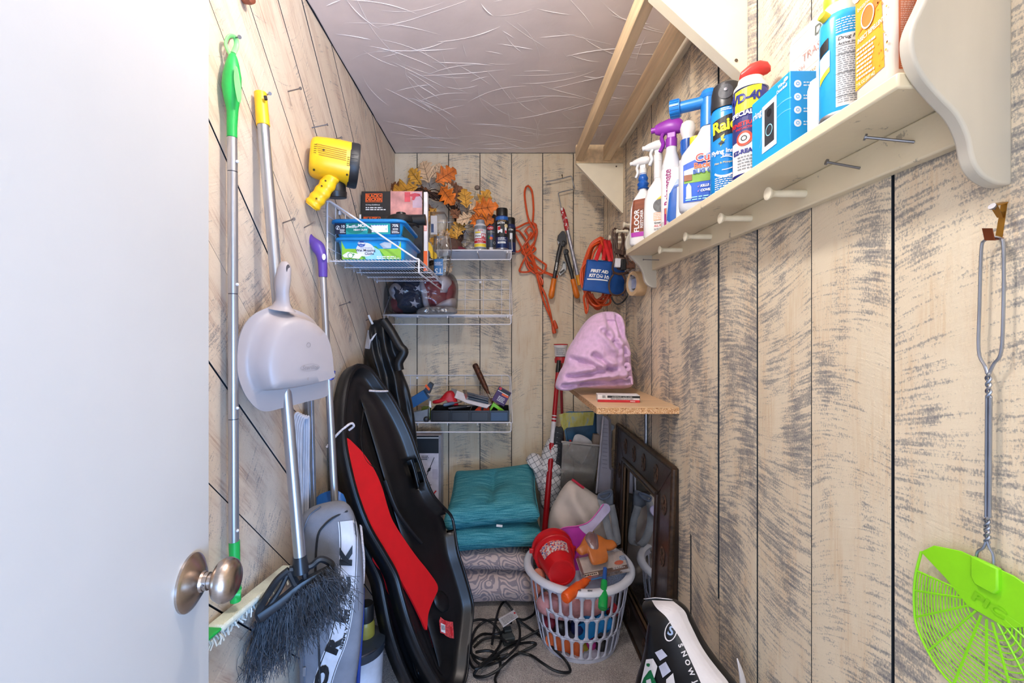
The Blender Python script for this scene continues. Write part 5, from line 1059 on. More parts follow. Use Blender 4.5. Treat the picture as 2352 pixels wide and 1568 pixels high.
for x0_, w_, z0_, h_ in ((.376, .034, .856, .062), (.512, .036, .856, .068)):
    a_ = V((x0_ + w_ / 2, 1.05, H(z0_ + h_ / 2 + .018))); b_ = V((x0_ + w_ / 2, 2.198, H(z0_ + h_ / 2 - .002))); d_ = (b_ - a_).normalized(); x1_, y1_, z1_ = V((1, 0, 0)), d_, V((1, 0, 0)).cross(d_)
    MB().box((a_ + b_) / 2, (w_, (b_ - a_).length, h_), rotm(x1_, y1_, z1_)).build('bar', RAW, br, bevel=.0025)
MB().box((XR - .009, 1.65, H(.94)), (.018, 1.15, .034)).build('wall_cleat', BRC, br, bevel=.002)
MB().box((.497, 2.218, H(.892)), (.235, .02, .09)).build('end_board', RAW, br)
# ---- fly swatter on a brass hook
sw = thing('fly_swatter', 'lime green fly swatter with twisted wire handle on the right wall', 'fly swatter', PR(2270, 1560, .01)); WIR = mt('swatter_wire', '#a9b0bd', .3, .95); S_ = lambda px, py, o_=.012: PR(px, py, o_)
lp = [S_(*q) for q in ((2268, 858), (2262, 840), (2248, 805), (2250, 700), (2254, 575), (2262, 552), (2280, 545), (2298, 548), (2305, 568), (2305, 690), (2300, 805), (2283, 835), (2272, 858))]
MB().tube(cr(lp, 5), .0017, 8).build('handle_loop', WIR, sw)
def twist(p0, p1, n, r):
    for ph in (0, math.pi):
        pts = [];
        for i in range(40): t_ = i / 39; a = ph + n * 2 * math.pi * t_; pts.append(p0.lerp(p1, t_) + V((math.sin(a) * r * .6, math.cos(a) * r, 0)))
        yield pts
for pts in twist(S_(2270, 856), S_(2271, 915), 2, .0022): MB().tube(pts, .0015, 6).build('wire_twist', WIR, sw)
for o_ in (-4, 4): MB().tube([S_(2271 + o_, 912), S_(2269 + o_, 1188)], .0017, 8).build('shaft_wire', WIR, sw)
for pts in twist(S_(2267, 1186), S_(2267, 1245), 2.5, .0022): MB().tube(pts, .0015, 6).build('wire_twist', WIR, sw)
for q in (((2265, 1243), (2258, 1258), (2244, 1270), (2242, 1310)), ((2268, 1243), (2273, 1258), (2282, 1278), (2282, 1325))): MB().tube(cr([S_(*k) for k in q], 5), .0016, 6).build('fork_wire', WIR, sw)
SWG = mt('swatter_lime', '#8fe01f', .4, var=.04)
hc = S_(2268, 1400, .012); hy, hz2 = hc.y, hc.z
def sp_(u, v): return V((hc.x, hy - u, hz2 + v))      # u to the right (towards camera), v up
top = [(-.085, .030), (-.066, .048), (-.030, .058), (.030, .058), (.066, .048), (.085, .030), (.05, .012), (.022, -.008), (-.022, -.008), (-.05, .012)]
MB().prism([sp_(u, v) for u, v in top], (-.0022, 0, 0)).build('head_plate', SWG, sw, bevel=.0006)
MB().prism([sp_(u, v) for u, v in ((-.014, .060), (.017, .060), (.017, .034), (.012, .026), (-.009, .026), (-.014, .034))], (-.007, 0, 0)).build('wire_socket', SWG, sw, bevel=.002)
rim = [(-.085, .030), (-.094, -.01), (-.096, -.05), (-.090, -.085), (-.06, -.118), (-.02, -.128), (.02, -.128), (.06, -.118), (.09, -.085), (.096, -.05), (.094, -.01), (.085, .030)]
MB().tube(cr([sp_(u, v) - V((.001, 0, 0)) for u, v in rim], 4), .0018, 6).build('head_rim', SWG, sw)
import bisect
rimp = [(p.x, p.y) for p in cr([V((a, b, 0)) for a, b in rim], 8)]
def rimhit(th):
    d = (math.cos(th), math.sin(th)); best = .09
    for i in range(len(rimp) - 1):
        (x1, y1), (x2, y2) = rimp[i], rimp[i + 1]; y1 -= .01; y2 -= .01; den = d[0] * (y2 - y1) - d[1] * (x2 - x1)
        if abs(den) < 1e-9: continue
        t_ = (x1 * (y2 - y1) - y1 * (x2 - x1)) / den; s_ = (x1 * d[1] - y1 * d[0]) / den
        if t_ > 0 and -.001 <= s_ <= 1.001: return t_
    return best
for k in range(11):
    th = math.pi + .12 + (math.pi - .24) * k / 10; L_ = rimhit(th); MB().tube([sp_(.022 * math.cos(th), .01 + .022 * math.sin(th)) - V((.001, 0, 0)), sp_(L_ * math.cos(th), .01 + L_ * math.sin(th)) - V((.001, 0, 0))], .0014, 5).build('head_rib', SWG, sw)
for j in range(17):
    f_ = .24 + .76 * j / 17; pts = []
    for k in range(25): th = math.pi + .10 + (math.pi - .2) * k / 24; L_ = rimhit(th) * f_; pts.append(sp_(L_ * math.cos(th), .01 + L_ * math.sin(th)) - V((.001, 0, 0)))
    MB().tube(pts, .00085, 5).build('head_web', SWG, sw)
pr = Print(lambda u, v, d: sp_(u, v) - V((.0025 + d, 0, 0)), sw); pr.text('PIC', .002, .008, .017, mt('swatter_emboss', '#84d11c', .4), 1, .0006, .2, sx=1.5, rot=-.1); pr.done()
hk = thing('picture_hook', 'brass picture hook with nail holding the fly swatter', 'hook', PR(2295, 545)); BRS = mt('brass', '#b98a3c', .35, .9)
mb = MB(); mb.prism([PR(2302, 466, .001), PR(2316, 466, .001), PR(2304, 548, .001), PR(2288, 548, .001)], (-.0015, 0, 0)); mb.build('strap', BRS, hk)
MB().prism([S_(2290, 548, .003), S_(2306, 548, .003), S_(2286, 552, .02), S_(2264, 552, .02)], (0, 0, .0015)).prism([S_(2286, 552, .02), S_(2264, 552, .02), S_(2258, 524, .022), S_(2280, 524, .022)], (-.0015, 0, 0)).build('cup', mt('copper', '#8a4a2c', .4, .8), hk)
MB().prism([S_(2302, 466, .002), S_(2316, 466, .002), S_(2292, 472, .018), S_(2272, 472, .018)], (0, 0, .0015)).prism([S_(2272, 472, .018), S_(2292, 472, .018), S_(2304, 500, .004), S_(2290, 500, .004)], (0, 0, .001)).build('nail_guide', BRS, hk)
MB().tube([S_(2278, 474, .02), S_(2300, 490, 0)], .0013, 6).tube([S_(2278, 473, .021), S_(2281, 475, .019)], .004, 10).build('nail', STEEL, hk)
# ================================================================ BACK WALL: hanging things
def Q(x, y, Z=2.585): return P(1160 + x / 3.825, 350 + y / 3.825, Z)        # read from a 3.825x enlargement
ORC = mt('orange_cord', '#d8501f', .42, var=.08)
oc_ = thing('cord_bundle', 'bundled orange extension cord hanging from a nail on the back wall', 'cord', Q(430, 1530))
strands = [
 [(240, 640), (250, 500), (240, 360), (222, 312), (200, 296), (180, 315), (172, 370), (185, 480), (205, 580), (240, 660), (268, 740), (250, 800), (200, 850), (160, 890)],
 [(75, 670), (120, 655), (200, 618), (262, 628), (272, 660), (240, 720), (180, 800), (120, 870), (70, 850), (40, 800), (60, 700), (120, 690), (180, 760)],
 [(80, 700), (110, 760), (160, 860), (200, 960), (230, 1030), (190, 1050), (130, 1045), (140, 1000), (180, 920), (240, 840), (268, 760), (280, 680), (240, 610)],
 [(180, 880), (240, 830), (268, 850), (240, 880), (190, 900), (150, 880), (170, 850)],
 [(200, 900), (260, 980), (330, 1040), (420, 1075), (455, 1085), (440, 1095), (360, 1060), (290, 1050), (220, 1000), (180, 900), (190, 800), (230, 700)],
 [(220, 880), (290, 940), (350, 980), (360, 1000), (330, 1060), (260, 1060), (200, 1010), (180, 940)],
 [(240, 900), (270, 1000), (300, 1110), (320, 1180), (350, 1240), (375, 1320), (400, 1420), (415, 1500)],
 [(230, 900), (262, 1010), (290, 1120), (310, 1200), (335, 1290), (365, 1370), (400, 1450), (420, 1515)],
 [(200, 960), (250, 990), (300, 1080), (330, 1130), (320, 1160), (300, 1100), (270, 1010)],
 [(170, 700), (215, 650), (255, 690), (230, 760), (200, 720), (180, 690)],
 [(130, 700), (190, 780), (230, 880), (250, 980), (270, 1060)]]
for i, s in enumerate(strands):
    pts = cr([Q(x, y, 2.596 - .006 * ((i * 3 + k) % 5)) for k, (x, y) in enumerate(s)], 6)
    MB().tube(pts, .0058, 8).build('cord_strand', ORC, oc_)
for (x, y, a) in ((425, 1545, .3), (440, 1505, -.2)):
    MB().tube([Q(x - 8, y - 30, 2.58), Q(x, y, 2.575), Q(x + 8, y + 32, 2.575), Q(x + 11, y + 45, 2.575)], [.006, .010, .012, .010], 12, flat=.8).build('plug', mt('orange_plug', '#cf4a20', .45), oc_)
nail('nail', PB_ if False else onp(1213, 424, (0, YB, 0), (0, 1, 0)), onp(1213, 428, (0, YB - .03, 0), (0, 1, 0)), .0018, 'dark nail holding the orange cord bundle on the back wall', mat=mt('dark_nail', '#4a4038', .5, .6))
# ---- loppers
lo_ = thing('loppers', 'black garden loppers with orange grips hung on the back wall', 'loppers', Q(520, 1290))
LBK = mt('lopper_black', '#26282b', .42, var=.15); LOR = mt('lopper_orange', '#e5791c', .42)
MB().prism([Q(x, y, 2.57) for x, y in ((500, 688), (520, 690), (540, 730), (545, 800), (520, 830), (480, 790), (458, 770), (465, 730))], (0, .012, 0)).build('blade', mt('lopper_blade', '#3a3c40', .35, .7), lo_, bevel=.002)
MB().prism([Q(x, y, 2.572) for x, y in ((458, 770), (470, 810), (500, 830), (520, 812), (495, 790))], (0, .006, 0)).build('hook_blade', mt('blade_steel', '#8d9096', .3, .9), lo_)
for (a, b, c_, d) in (((495, 800), (470, 900), (440, 1060), (430, 1115)), ((530, 870), (550, 940), (585, 1060), (596, 1118))):
    MB().tube(cr([Q(*a, 2.565), Q(*b, 2.562), Q(*c_, 2.562), Q(*d, 2.562)], 5), [.013] * 6 + [.0115] * 5 + [.0105] * 5, 12, flat=.7).build('handle', LBK, lo_)
for a, b in (((431, 1108), (404, 1270)), ((594, 1112), (634, 1268))):
    A_, B_ = Q(*a, 2.562), Q(*b, 2.562); D_ = B_ - A_; MB().tube([A_, A_ + D_ * .05, A_ + D_ * .3, A_ + D_ * .7, A_ + D_ * .93, A_ + D_ * 1.05, A_ + D_ * 1.1], [.0125, .0155, .0145, .0170, .0175, .012, .004], 16).build('grip', LOR, lo_)
for x, y in ((510, 800), (535, 872)): MB().lathe([(.016, 0), (.016, .006), (.009, .008), (.008, .011), (.001, .011)], Q(x, y, 2.555), (0, -1, 0), 20).build('pivot', LBK, lo_)
pr = Print(lambda u, v, d: Q(452, 1000, 2.5515) + V((u * .13 - v * .99, -d, u * .99 + v * .13)), lo_); pr.text('FISKARS', 0, 0, .013, WHT, 1, .0003); pr.done()
t = thing('utility_knife', 'silver folding tool hung behind the lopper handles', 'knife', Q(490, 1080)); MB().prism([Q(x, y, 2.60) for x, y in ((510, 950), (535, 960), (540, 1010), (535, 1040), (480, 1085), (470, 1060), (500, 1010))], (0, .01, 0)).build('body', mt('tool_silver', '#a4a7a8', .35, .8), t, bevel=.002); MB().lathe([(.005, 0), (.005, .002)], Q(518, 968, 2.598), (0, -1, 0), 14).build('hole', BLACKP, t); MB().prism([Q(x, y, 2.597) for x, y in ((480, 1050), (520, 1022), (526, 1036), (486, 1066))], (0, .003, 0)).build('window', BLACKP, t)
# ---- paint roller on a pole
ro = thing('paint_roller', 'bare paint roller frame on an extension pole with red speckled grip', 'paint roller', Q(660, 1170))
RW = mt('roller_wire', '#9ea3aa', .35, .8)
MB().tube(cr([Q(x, y, 2.575) for x, y in ((358, 258), (430, 245), (505, 228), (560, 212), (585, 214), (600, 270), (606, 318), (560, 332), (480, 352), (470, 372), (480, 420), (492, 480), (500, 500))], 5), .0032, 8).build('frame_wire', RW, ro)
def speck():
    t = NT('red_paint_spattered'); n1 = t.noise(t.obj(), 55, 3, .6); col = t.ramp(n1, [(.54, lin('#b3222a')), (.57, lin('#e6e2e0'))]); t.l(col, t.b.inputs['Base Color']); t.b.inputs['Roughness'].default_value = .5; return t.m
MB().tube(cr([Q(500, 488, 2.57), Q(520, 560, 2.568), Q(535, 620, 2.568), Q(546, 685, 2.568)], 4), [.009, .012, .0135, .0135, .0135, .014, .0145, .0145, .014, .0145, .0145, .013, .011], 14).build('grip', speck(), ro)
MB().tube([Q(548, 680, 2.568), Q(640, 1085, 2.562)], [.0105, .0115], 16).build('pole', mt('pole_paint_grey', '#aaa9b4', .4, .5, var=.2, vs=50), ro)
MB().tube([Q(638, 1078, 2.562), Q(656, 1165, 2.56)], [.0125, .0122], 16).build('pole_end', mt('cap_amber', '#e8a01e', .4), ro)
nail('nail', onp(1292, 410, (0, YB, 0), (0, 1, 0)), onp(1291, 402, (0, YB - .03, 0), (0, 1, 0)), .0018, 'dark nail holding the paint roller wire', mat=mt('dark_nail', '#4a4038', .5, .6))
# ---- things on the far wall pegs
def G(x, y, Z): return P(1320 + x / 7.125, 500 + y / 7.125, Z)
oc2 = thing('cord_coil', 'coiled orange extension cord on a peg behind the first aid kit', 'cord', G(350, 1480, 2.28)); rr = random.Random(12)
for k in range(9):
    cx_, cy_ = 380 + rr.uniform(-40, 30), 900 + rr.uniform(-30, 40); rx, ry = 215 + rr.uniform(-60, 50), 560 + rr.uniform(-50, 30); sk = rr.uniform(-.12, .18); pts = []
    for i in range(16):
        a = 2 * math.pi * i / 16 + .2; x, y = math.cos(a) * rx * (1 - .35 * max(0, math.sin(a))), -math.sin(a) * ry
        x, y = (cx_ + x + sk * -y * .3), cy_ + y
        if y < 420: x = 470 + (x - 470) * .55
        pts.append(G(x, max(y, 318 + 5 * k), 2.215 + .012 * (k % 4) + .02 * math.sin(a * 2 + k)))
    MB().tube(cr(pts, 4, True), .0058, 8, closed=True).build('cord_turn', ORC, oc2)
for s in ([(200, 1200), (150, 1300), (170, 1450), (190, 1560), (215, 1450), (200, 1330)], [(280, 1240), (330, 1330), (450, 1360), (560, 1300), (600, 1250)], [(130, 1150), (95, 1000), (120, 830), (200, 720)], [(230, 1220), (300, 1300), (420, 1420), (560, 1410), (580, 1320), (480, 1290), (380, 1340)]):
    MB().tube(cr([G(x, y, 2.19 + .004 * i) for i, (x, y) in enumerate(s)], 6), .0058, 8).build('cord_turn', ORC, oc2)
fa = thing('first_aid_kit', 'blue first aid kit pouch with red straps on a wall peg', 'first aid kit', G(350, 1240, 2.14)); FAB = mt('kit_blue', '#16509c', .7, var=.1, bump=.2, bs=600)
fr_ = [G(205, 690, 2.13), G(600, 722, 2.13), G(570, 1245, 2.10), G(135, 1180, 2.10)]
bk_ = [p + V((.085, .055, -.004)) for p in fr_]
nrm = (fr_[1] - fr_[0]).cross(fr_[3] - fr_[0]).normalized(); nrm = -nrm if nrm.y > 0 else nrm
kit = MB(); n = 10
def kp(u, v, side):
    a = fr_[0].lerp(fr_[1], u).lerp(fr_[3].lerp(fr_[2], u), v); bul = math.sin(math.pi * u) ** .6 * math.sin(math.pi * v) ** .6
    return a + nrm * .014 * bul + nrm * .003 * noise.noise(a * 40) if side else a + V((.085, .055, -.004)) * .95 - nrm * .006 * bul
gf = [[kp(i / n, j / n, 1) for j in range(n + 1)] for i in range(n + 1)]; gb = [[kp(i / n, j / n, 0) for j in range(n + 1)] for i in range(n + 1)]
kit.patch(gf, True); kit.patch(gb)
for e in range(4):
    if e == 0: A_, B_ = [r[0] for r in gf], [r[0] for r in gb]
    elif e == 1: A_, B_ = gf[-1], gb[-1]
    elif e == 2: A_, B_ = [r[-1] for r in gf][::-1], [r[-1] for r in gb][::-1]
    else: A_, B_ = gf[0][::-1], gb[0][::-1]
    kit.patch([A_, [a.lerp(b, .5) for a, b in zip(A_, B_)], B_])
kit.build('pouch', FAB, fa, ang=50)
for e in ((0, 1), (1, 2), (2, 3), (3, 0)): MB().tube([fr_[e[0]], fr_[e[0]].lerp(fr_[e[1]], .5) + nrm * .004, fr_[e[1]]], .0028, 6).build('piping', mt('kit_blue_dark', '#123f7e', .7), fa)
ox_ = (fr_[1] - fr_[0]).normalized(); oy_ = (fr_[0] - fr_[3]); oy_ = (oy_ - ox_ * oy_.dot(ox_)).normalized()
kb = MB(); kb.patch(gf, True); pr = Print(fbvh(kb, (fr_[0] + fr_[1] + fr_[2] + fr_[3]) / 4, ox_, oy_), fa, .0008)
pr.text('FIRST AID', .004, .020, .0215, WHT, 2, .0011, .22, rot=-.02, sx=.9); pr.text('KIT', -.030, -.003, .0215, WHT, 2, .0011, .22, sx=.9); pr.rect(-.052, -.024, .046, -.018, WHT, 2)
pr.poly([(-.010, -.012), (-.010, .0), (-.003, .008), (.004, .0), (.004, -.012)], WHT, 2); pr.poly([(-.007, -.009), (-.007, -.001), (-.003, .003), (.001, -.001), (.001, -.009)], FAB, 3); pr.ring(.014, -.003, .008, .002, WHT, 2); pr.rect(.008, -.008, .020, -.004, WHT, 2); pr.poly([(.028, -.013), (.031, .006), (.034, .006), (.036, -.004), (.033, -.013)], WHT, 2); pr.poly([(.039, -.013), (.039, -.002), (.045, .005), (.052, -.002), (.052, -.013)], WHT, 2); pr.rect(.043, -.011, .048, -.004, FAB, 3, 2, 1); pr.done()
STR = mt('red_webbing', '#d8232a', .65)
pk = V((XR - .075, 2.25, H(.46)))
def band(pts, w_, mat, name, parent, side=None, th=.0015):
    pts = [V(p) for p in pts]; rows = []
    for i, p in enumerate(pts):
        tn = (pts[min(i + 1, len(pts) - 1)] - pts[max(i - 1, 0)]).normalized(); sd = V(side) if side is not None else tn.cross(V((0, -1, 0)))
        sd = (sd - tn * sd.dot(tn)).normalized(); rows.append([p - sd * w_ / 2, p + sd * w_ / 2])
    return MB().patch(rows).build(name, mat, parent, solid=th)
for a, b in ((G(345, 700, 2.125), pk + V((-.02, -.01, .012))), (G(585, 712, 2.125), pk + V((-.015, -.015, .012))), (G(470, 690, 2.15), pk + V((.0, 0, .012))), (G(640, 700, 2.19), pk + V((.01, 0, .012)))):
    band(cr([a, a.lerp(b, .5) + V((0, -.006, 0)), b], 4), .020, STR, 'strap', fa, side=(1, 0, 0))
bcab = thing('cable_bundle', 'bundle of brown cables and adapters looped over a far wall peg', 'cable', G(720, 1400, 2.0)); BRN = mt('brown_cable', '#4a3226', .45, var=.2)
pk2 = (1413, 528)
lps = [[(630, 180), (615, 300), (640, 600), (700, 820), (760, 800), (700, 560), (670, 330), (690, 190)], [(650, 175), (700, 190), (770, 230), (780, 380), (740, 540), (700, 560), (690, 380), (700, 250)], [(790, 200), (830, 170), (890, 190), (900, 260), (860, 340), (800, 480), (780, 600), (810, 400), (800, 260)],
       [(690, 420), (640, 700), (620, 830), (660, 900), (780, 910), (880, 870), (950, 800), (960, 760)], [(620, 900), (740, 925), (880, 900)], [(640, 920), (580, 1010), (560, 1130), (600, 1240), (700, 1270), (800, 1220), (850, 1100), (870, 960)], [(880, 1140), (860, 1280), (780, 1380), (690, 1410), (630, 1360), (600, 1290)], [(760, 900), (810, 980), (840, 1060)], [(650, 240), (660, 500), (720, 620), (800, 640), (850, 700), (880, 800)], [(760, 260), (800, 420), (850, 620), (900, 700), (960, 760)]]
for i, s in enumerate(lps): MB().tube(cr([G(x, y, 1.99 + .006 * ((i + k) % 4)) for k, (x, y) in enumerate(s)], 6), .0042 if i not in (6,) else .0036, 8).build('cable_loop', BRN if i != 6 else mt('black_cord', '#141414', .5), bcab)
MB().box(G(700, 740, 1.985), (.025, .02, .040), Matrix.Rotation(.05, 3, 'Y')).build('adapter_label', mt('adapter_white', '#cfcdd0', .5), bcab, bevel=.002); MB().box(G(790, 770, 1.99), (.022, .025, .05)).build('adapter', BLACKP, bcab, bevel=.003)
MB().box(G(740, 570, 2.0), (.045, .02, .022), Matrix.Rotation(.3, 3, 'Y')).build('plug', mt('brown_plug', '#3b241a', .5), bcab, bevel=.004); MB().box(G(905, 770, 2.0), (.04, .02, .035)).build('plug', mt('brown_plug2', '#5d3a2a', .5), bcab, bevel=.004)
tr = thing('tape_roll', 'roll of tan masking tape hung under the far scroll end of the peg shelf', 'tape', P(1460, 680, 1.9)); tc = P(1452, 651, 1.885); ta = V((1, .22, 0)).normalized()
TN = mt('tan_tape', '#cfae85', .55); mb = MB(); mb.lathe([(.036, 0), (.052, 0), (.0525, .002), (.0525, .046), (.052, .048), (.036, .048), (.036, 0)], tc, ta, 36); mb.build('tape', TN, tr)
MB().lathe([(.033, .001), (.0362, .001), (.0362, .047), (.033, .047), (.033, .001)], tc, ta, 36).build('core', mt('tape_core', '#b9b4b4', .5), tr)
pr = Print(lambda u, v, d: tc + V((u * -.22, u * .98, v)) + ta * (.012 - d), tr); pr.rect(-.03, -.02, .026, .022, mt('core_print', '#8f97b4', .5), 1); pr.done()
nail('nail', V((XR, tc.y + .02, tc.z + .034)), V((tc.x - .005, tc.y, tc.z + .0335)), .002, 'nail the tan tape roll hangs on')
# ---- chipboard shelf, blanket, box
sh = thing('chipboard_shelf', 'small bare chipboard shelf fixed to the right wall', 'shelf', (.47, 1.8, H(-.275)))
def chip():
    t = NT('chipboard'); v = t.n('ShaderNodeTexVoronoi'); v.inputs['Scale'].default_value = 330; t.l(t.obj(), v.inputs['Vector']); col = t.ramp(v.outputs['Color'], [(.1, lin('#a9744a')), (.6, lin('#d9aa7a')), (.95, lin('#f0d3ae'))]); t.l(col, t.b.inputs['Base Color']); t.b.inputs['Roughness'].default_value = .8; t.bump(v.outputs['Distance'], .6, .002); return t.m
MB().box(((.330 + XR) / 2, (1.515 + 2.14) / 2, H(-.2655)), (XR - .330, 2.14 - 1.515, .020)).build('board', chip(), sh)
MB().box(((.330 + XR) / 2, (1.5165 + 2.14) / 2, H(-.2535)), (XR - .331, 2.14 - 1.518, .0026)).build('veneer', mt('beech_veneer', '#e0bc92', .38, var=.08, vs=5, aniso=(1, 6, 1)), sh)
MB().tube([V((XR - .012, 1.83, H(-.27))), V((XR - .012, 1.83, H(-.55)))], .008, 14).build('support_rod', mt('support_metal', '#9aa2ae', .25, .9), sh)
bl = thing('fleece_blanket', 'crumpled lilac pink fleece blanket heaped on the chipboard shelf', 'blanket', (.40, 1.85, H(-.25))); FLE = mt('pink_fleece', '#d9b3d6', .95, var=.08, vs=60, bump=.5, bs=500, sheen=.3)
Zb = 1.86; out = [(1276, 890), (1283, 860), (1294, 838), (1303, 805), (1320, 776), (1342, 742), (1362, 724), (1385, 716), (1410, 716), (1424, 724), (1433, 745), (1434, 768), (1445, 795), (1447, 820), (1449, 850), (1452, 878), (1444, 890), (1410, 893), (1370, 892), (1330, 889), (1300, 897)]
def fold(p, t):
    x = (p.x / Zb * F + CX); y = CY - (p.z - CAMZ) / Zb * F; h = 0
    h += .030 * math.exp(-((y - 770) / 45) ** 2 - ((x - 1355) / 55) ** 2)
    h += .010 * math.sin((y - 830) * .19 + (x - 1350) * .05 + 2 * noise.noise(p * 7)) * min(1, max(0, (y - 800) / 40)) * min(1, t * 3)
    h -= .030 * math.exp(-((x - 1398 - (y - 760) * .1) / 7) ** 2) * (1 if 735 < y < 785 else .3)
    h -= .02 * math.exp(-((x - 1412) / 6) ** 2) * (y < 775)
    h += .02 * math.exp(-((x - 1400) / 20) ** 2 - ((y - 800) / 14) ** 2)
    for (ax, ay, bx, by, wd, dp) in ((1300, 862, 1400, 842, 5, .022), (1292, 884, 1380, 866, 5, .022), (1330, 878, 1430, 868, 5, .020), (1310, 822, 1362, 840, 5, .018), (1352, 812, 1392, 845, 5, .018), (1372, 760, 1408, 800, 6, .020), (1390, 722, 1384, 770, 6, .018), (1412, 730, 1420, 775, 5, .018), (1420, 795, 1438, 870, 5, .016)):
        q = max(0, min(1, ((x - ax) * (bx - ax) + (y - ay) * (by - ay)) / ((bx - ax) ** 2 + (by - ay) ** 2))); d2 = (x - ax - q * (bx - ax)) ** 2 + (y - ay - q * (by - ay)) ** 2
        h -= dp * math.exp(-d2 / wd ** 2) - .5 * dp * math.exp(-(math.sqrt(d2) - 11) ** 2 / 40)
    return h
puff([P(x, y, Zb) for x, y in out], (0, -1, 0), .10, .13, N=140, rings=38, amp=.009, scale=18, ridged=True, extra=fold, q=.55).build('heap', FLE, bl, ang=85)
for s, r_ in (([(1418, 806), (1428, 795), (1440, 800), (1444, 815), (1432, 818), (1424, 826), (1430, 838), (1440, 836), (1446, 846), (1436, 852), (1428, 862), (1438, 870), (1448, 866), (1452, 882)], .0085),):
    z_ = Zb - .070; pts = cr([P(x, y, z_ - .004 * math.sin(i)) for i, (x, y) in enumerate(s)], 6); m = len(pts)
    MB().tube(pts, [r_ * (.5 + .5 * math.sin(math.pi * min(1, max(0, i / (m - 1))) ** .8)) * (1 + .15 * math.sin(i * .9)) for i in range(m)], 10).build('fold', FLE, bl, ang=85)
bx_ = cbox('lock_box', 'small white black and red carton lying on the chipboard shelf', 'box', (.436, 1.645, H(-.252) + .0135), (.150, .055, .026), mt('lock_white', '#e2dede', .5), rot=-.12)
R = rz(-.12); c_ = V((.436, 1.645, H(-.252) + .0135)); pr = Print(lambda u, v, d: c_ + R @ V((u, -.0278 - d, v)), bx_); pr.rect(-.075, -.013, .075, -.004, mt('lock_red', '#c1222c', .45), 1); pr.rect(-.04, .003, .075, .011, BLK, 1); pr.text('HEAVY DUTY / ULTRAHEAVY', .012, .007, .0055, WHT, 2, 0, rot=math.pi); pr.text('LIGHT DUTY EXTENSION CORD', .012, -.0005, .0055, BLK, 2, .0001, rot=math.pi); pr.text('TITAN', .05, -.0085, .006, WHT, 2, .0001, rot=math.pi); pr.dashes(-.058, .002, -.045, .012, 4, BLK, 2); pr.done()
MB().box(c_ + R @ V((.0757, 0, 0)), (.0012, .05, .022), R).build('end_flap', mt('lock_dark', '#3a2022', .5), bx_)
# ================================================================ LEFT FLOOR: jacket, sleds, bags, bucket
JK = mt('black_nylon', '#111214', .45, var=.2, bump=.15, bs=40)
jk = thing('jacket', 'black jacket with a white chest patch hung in the back left corner', 'jacket', P(900, 1100, 1.98))
jo = [(852, 742), (868, 734), (884, 731), (900, 748), (915, 772), (930, 800), (931, 818), (920, 836), (928, 862), (939, 890), (948, 930), (955, 980), (960, 1040), (965, 1110), (940, 1140), (900, 1120), (868, 1020), (845, 930), (836, 860), (838, 800)]
def jf(p, t):
    x = p.x / 1.98 * F + CX; y = CY - (p.z - CAMZ) / 1.98 * F
    return .016 * math.sin((x - 835 - (y - 740) * .22) * .19 + 1.5 * noise.noise(p * 6)) * min(1, t * 3)
jm = puff([P(x, y, 1.98) for x, y in jo], (.25, -1, 0), .055, .035, N=100, rings=18, amp=.010, scale=12, ridged=True, extra=jf, spine=(P(870, 780, 1.98), P(925, 1080, 1.98)))
jm.build('body', JK, jk, ang=85)
MB().tube(cr([P(*q, 1.925) for q in ((880, 735), (898, 760), (918, 795), (928, 808), (916, 832), (918, 850))], 5), [.02] * 26, 12).build('sleeve', JK, jk, ang=85)
pr = Print(fbvh(jm, P(855, 780, 1.98), V((.97, .24, 0)), (0, 0, 1)), jk, .001); o_ = P(855, 780, 1.93)
pr.poly([((P(x, y, 1.93) - o_).x, (P(x, y, 1.93) - o_).z) for x, y in ((845, 757), (866, 765), (858, 778), (850, 801), (838, 800), (842, 775))], mt('patch_white', '#c9c8ce', .6), 3); pr.done()
MB().tube(cr([P(847, 724, 1.95), P(850, 732, 1.945), P(856, 744, 1.94)], 4), .005, 8).build('hanger_hook', WHITEP, jk)
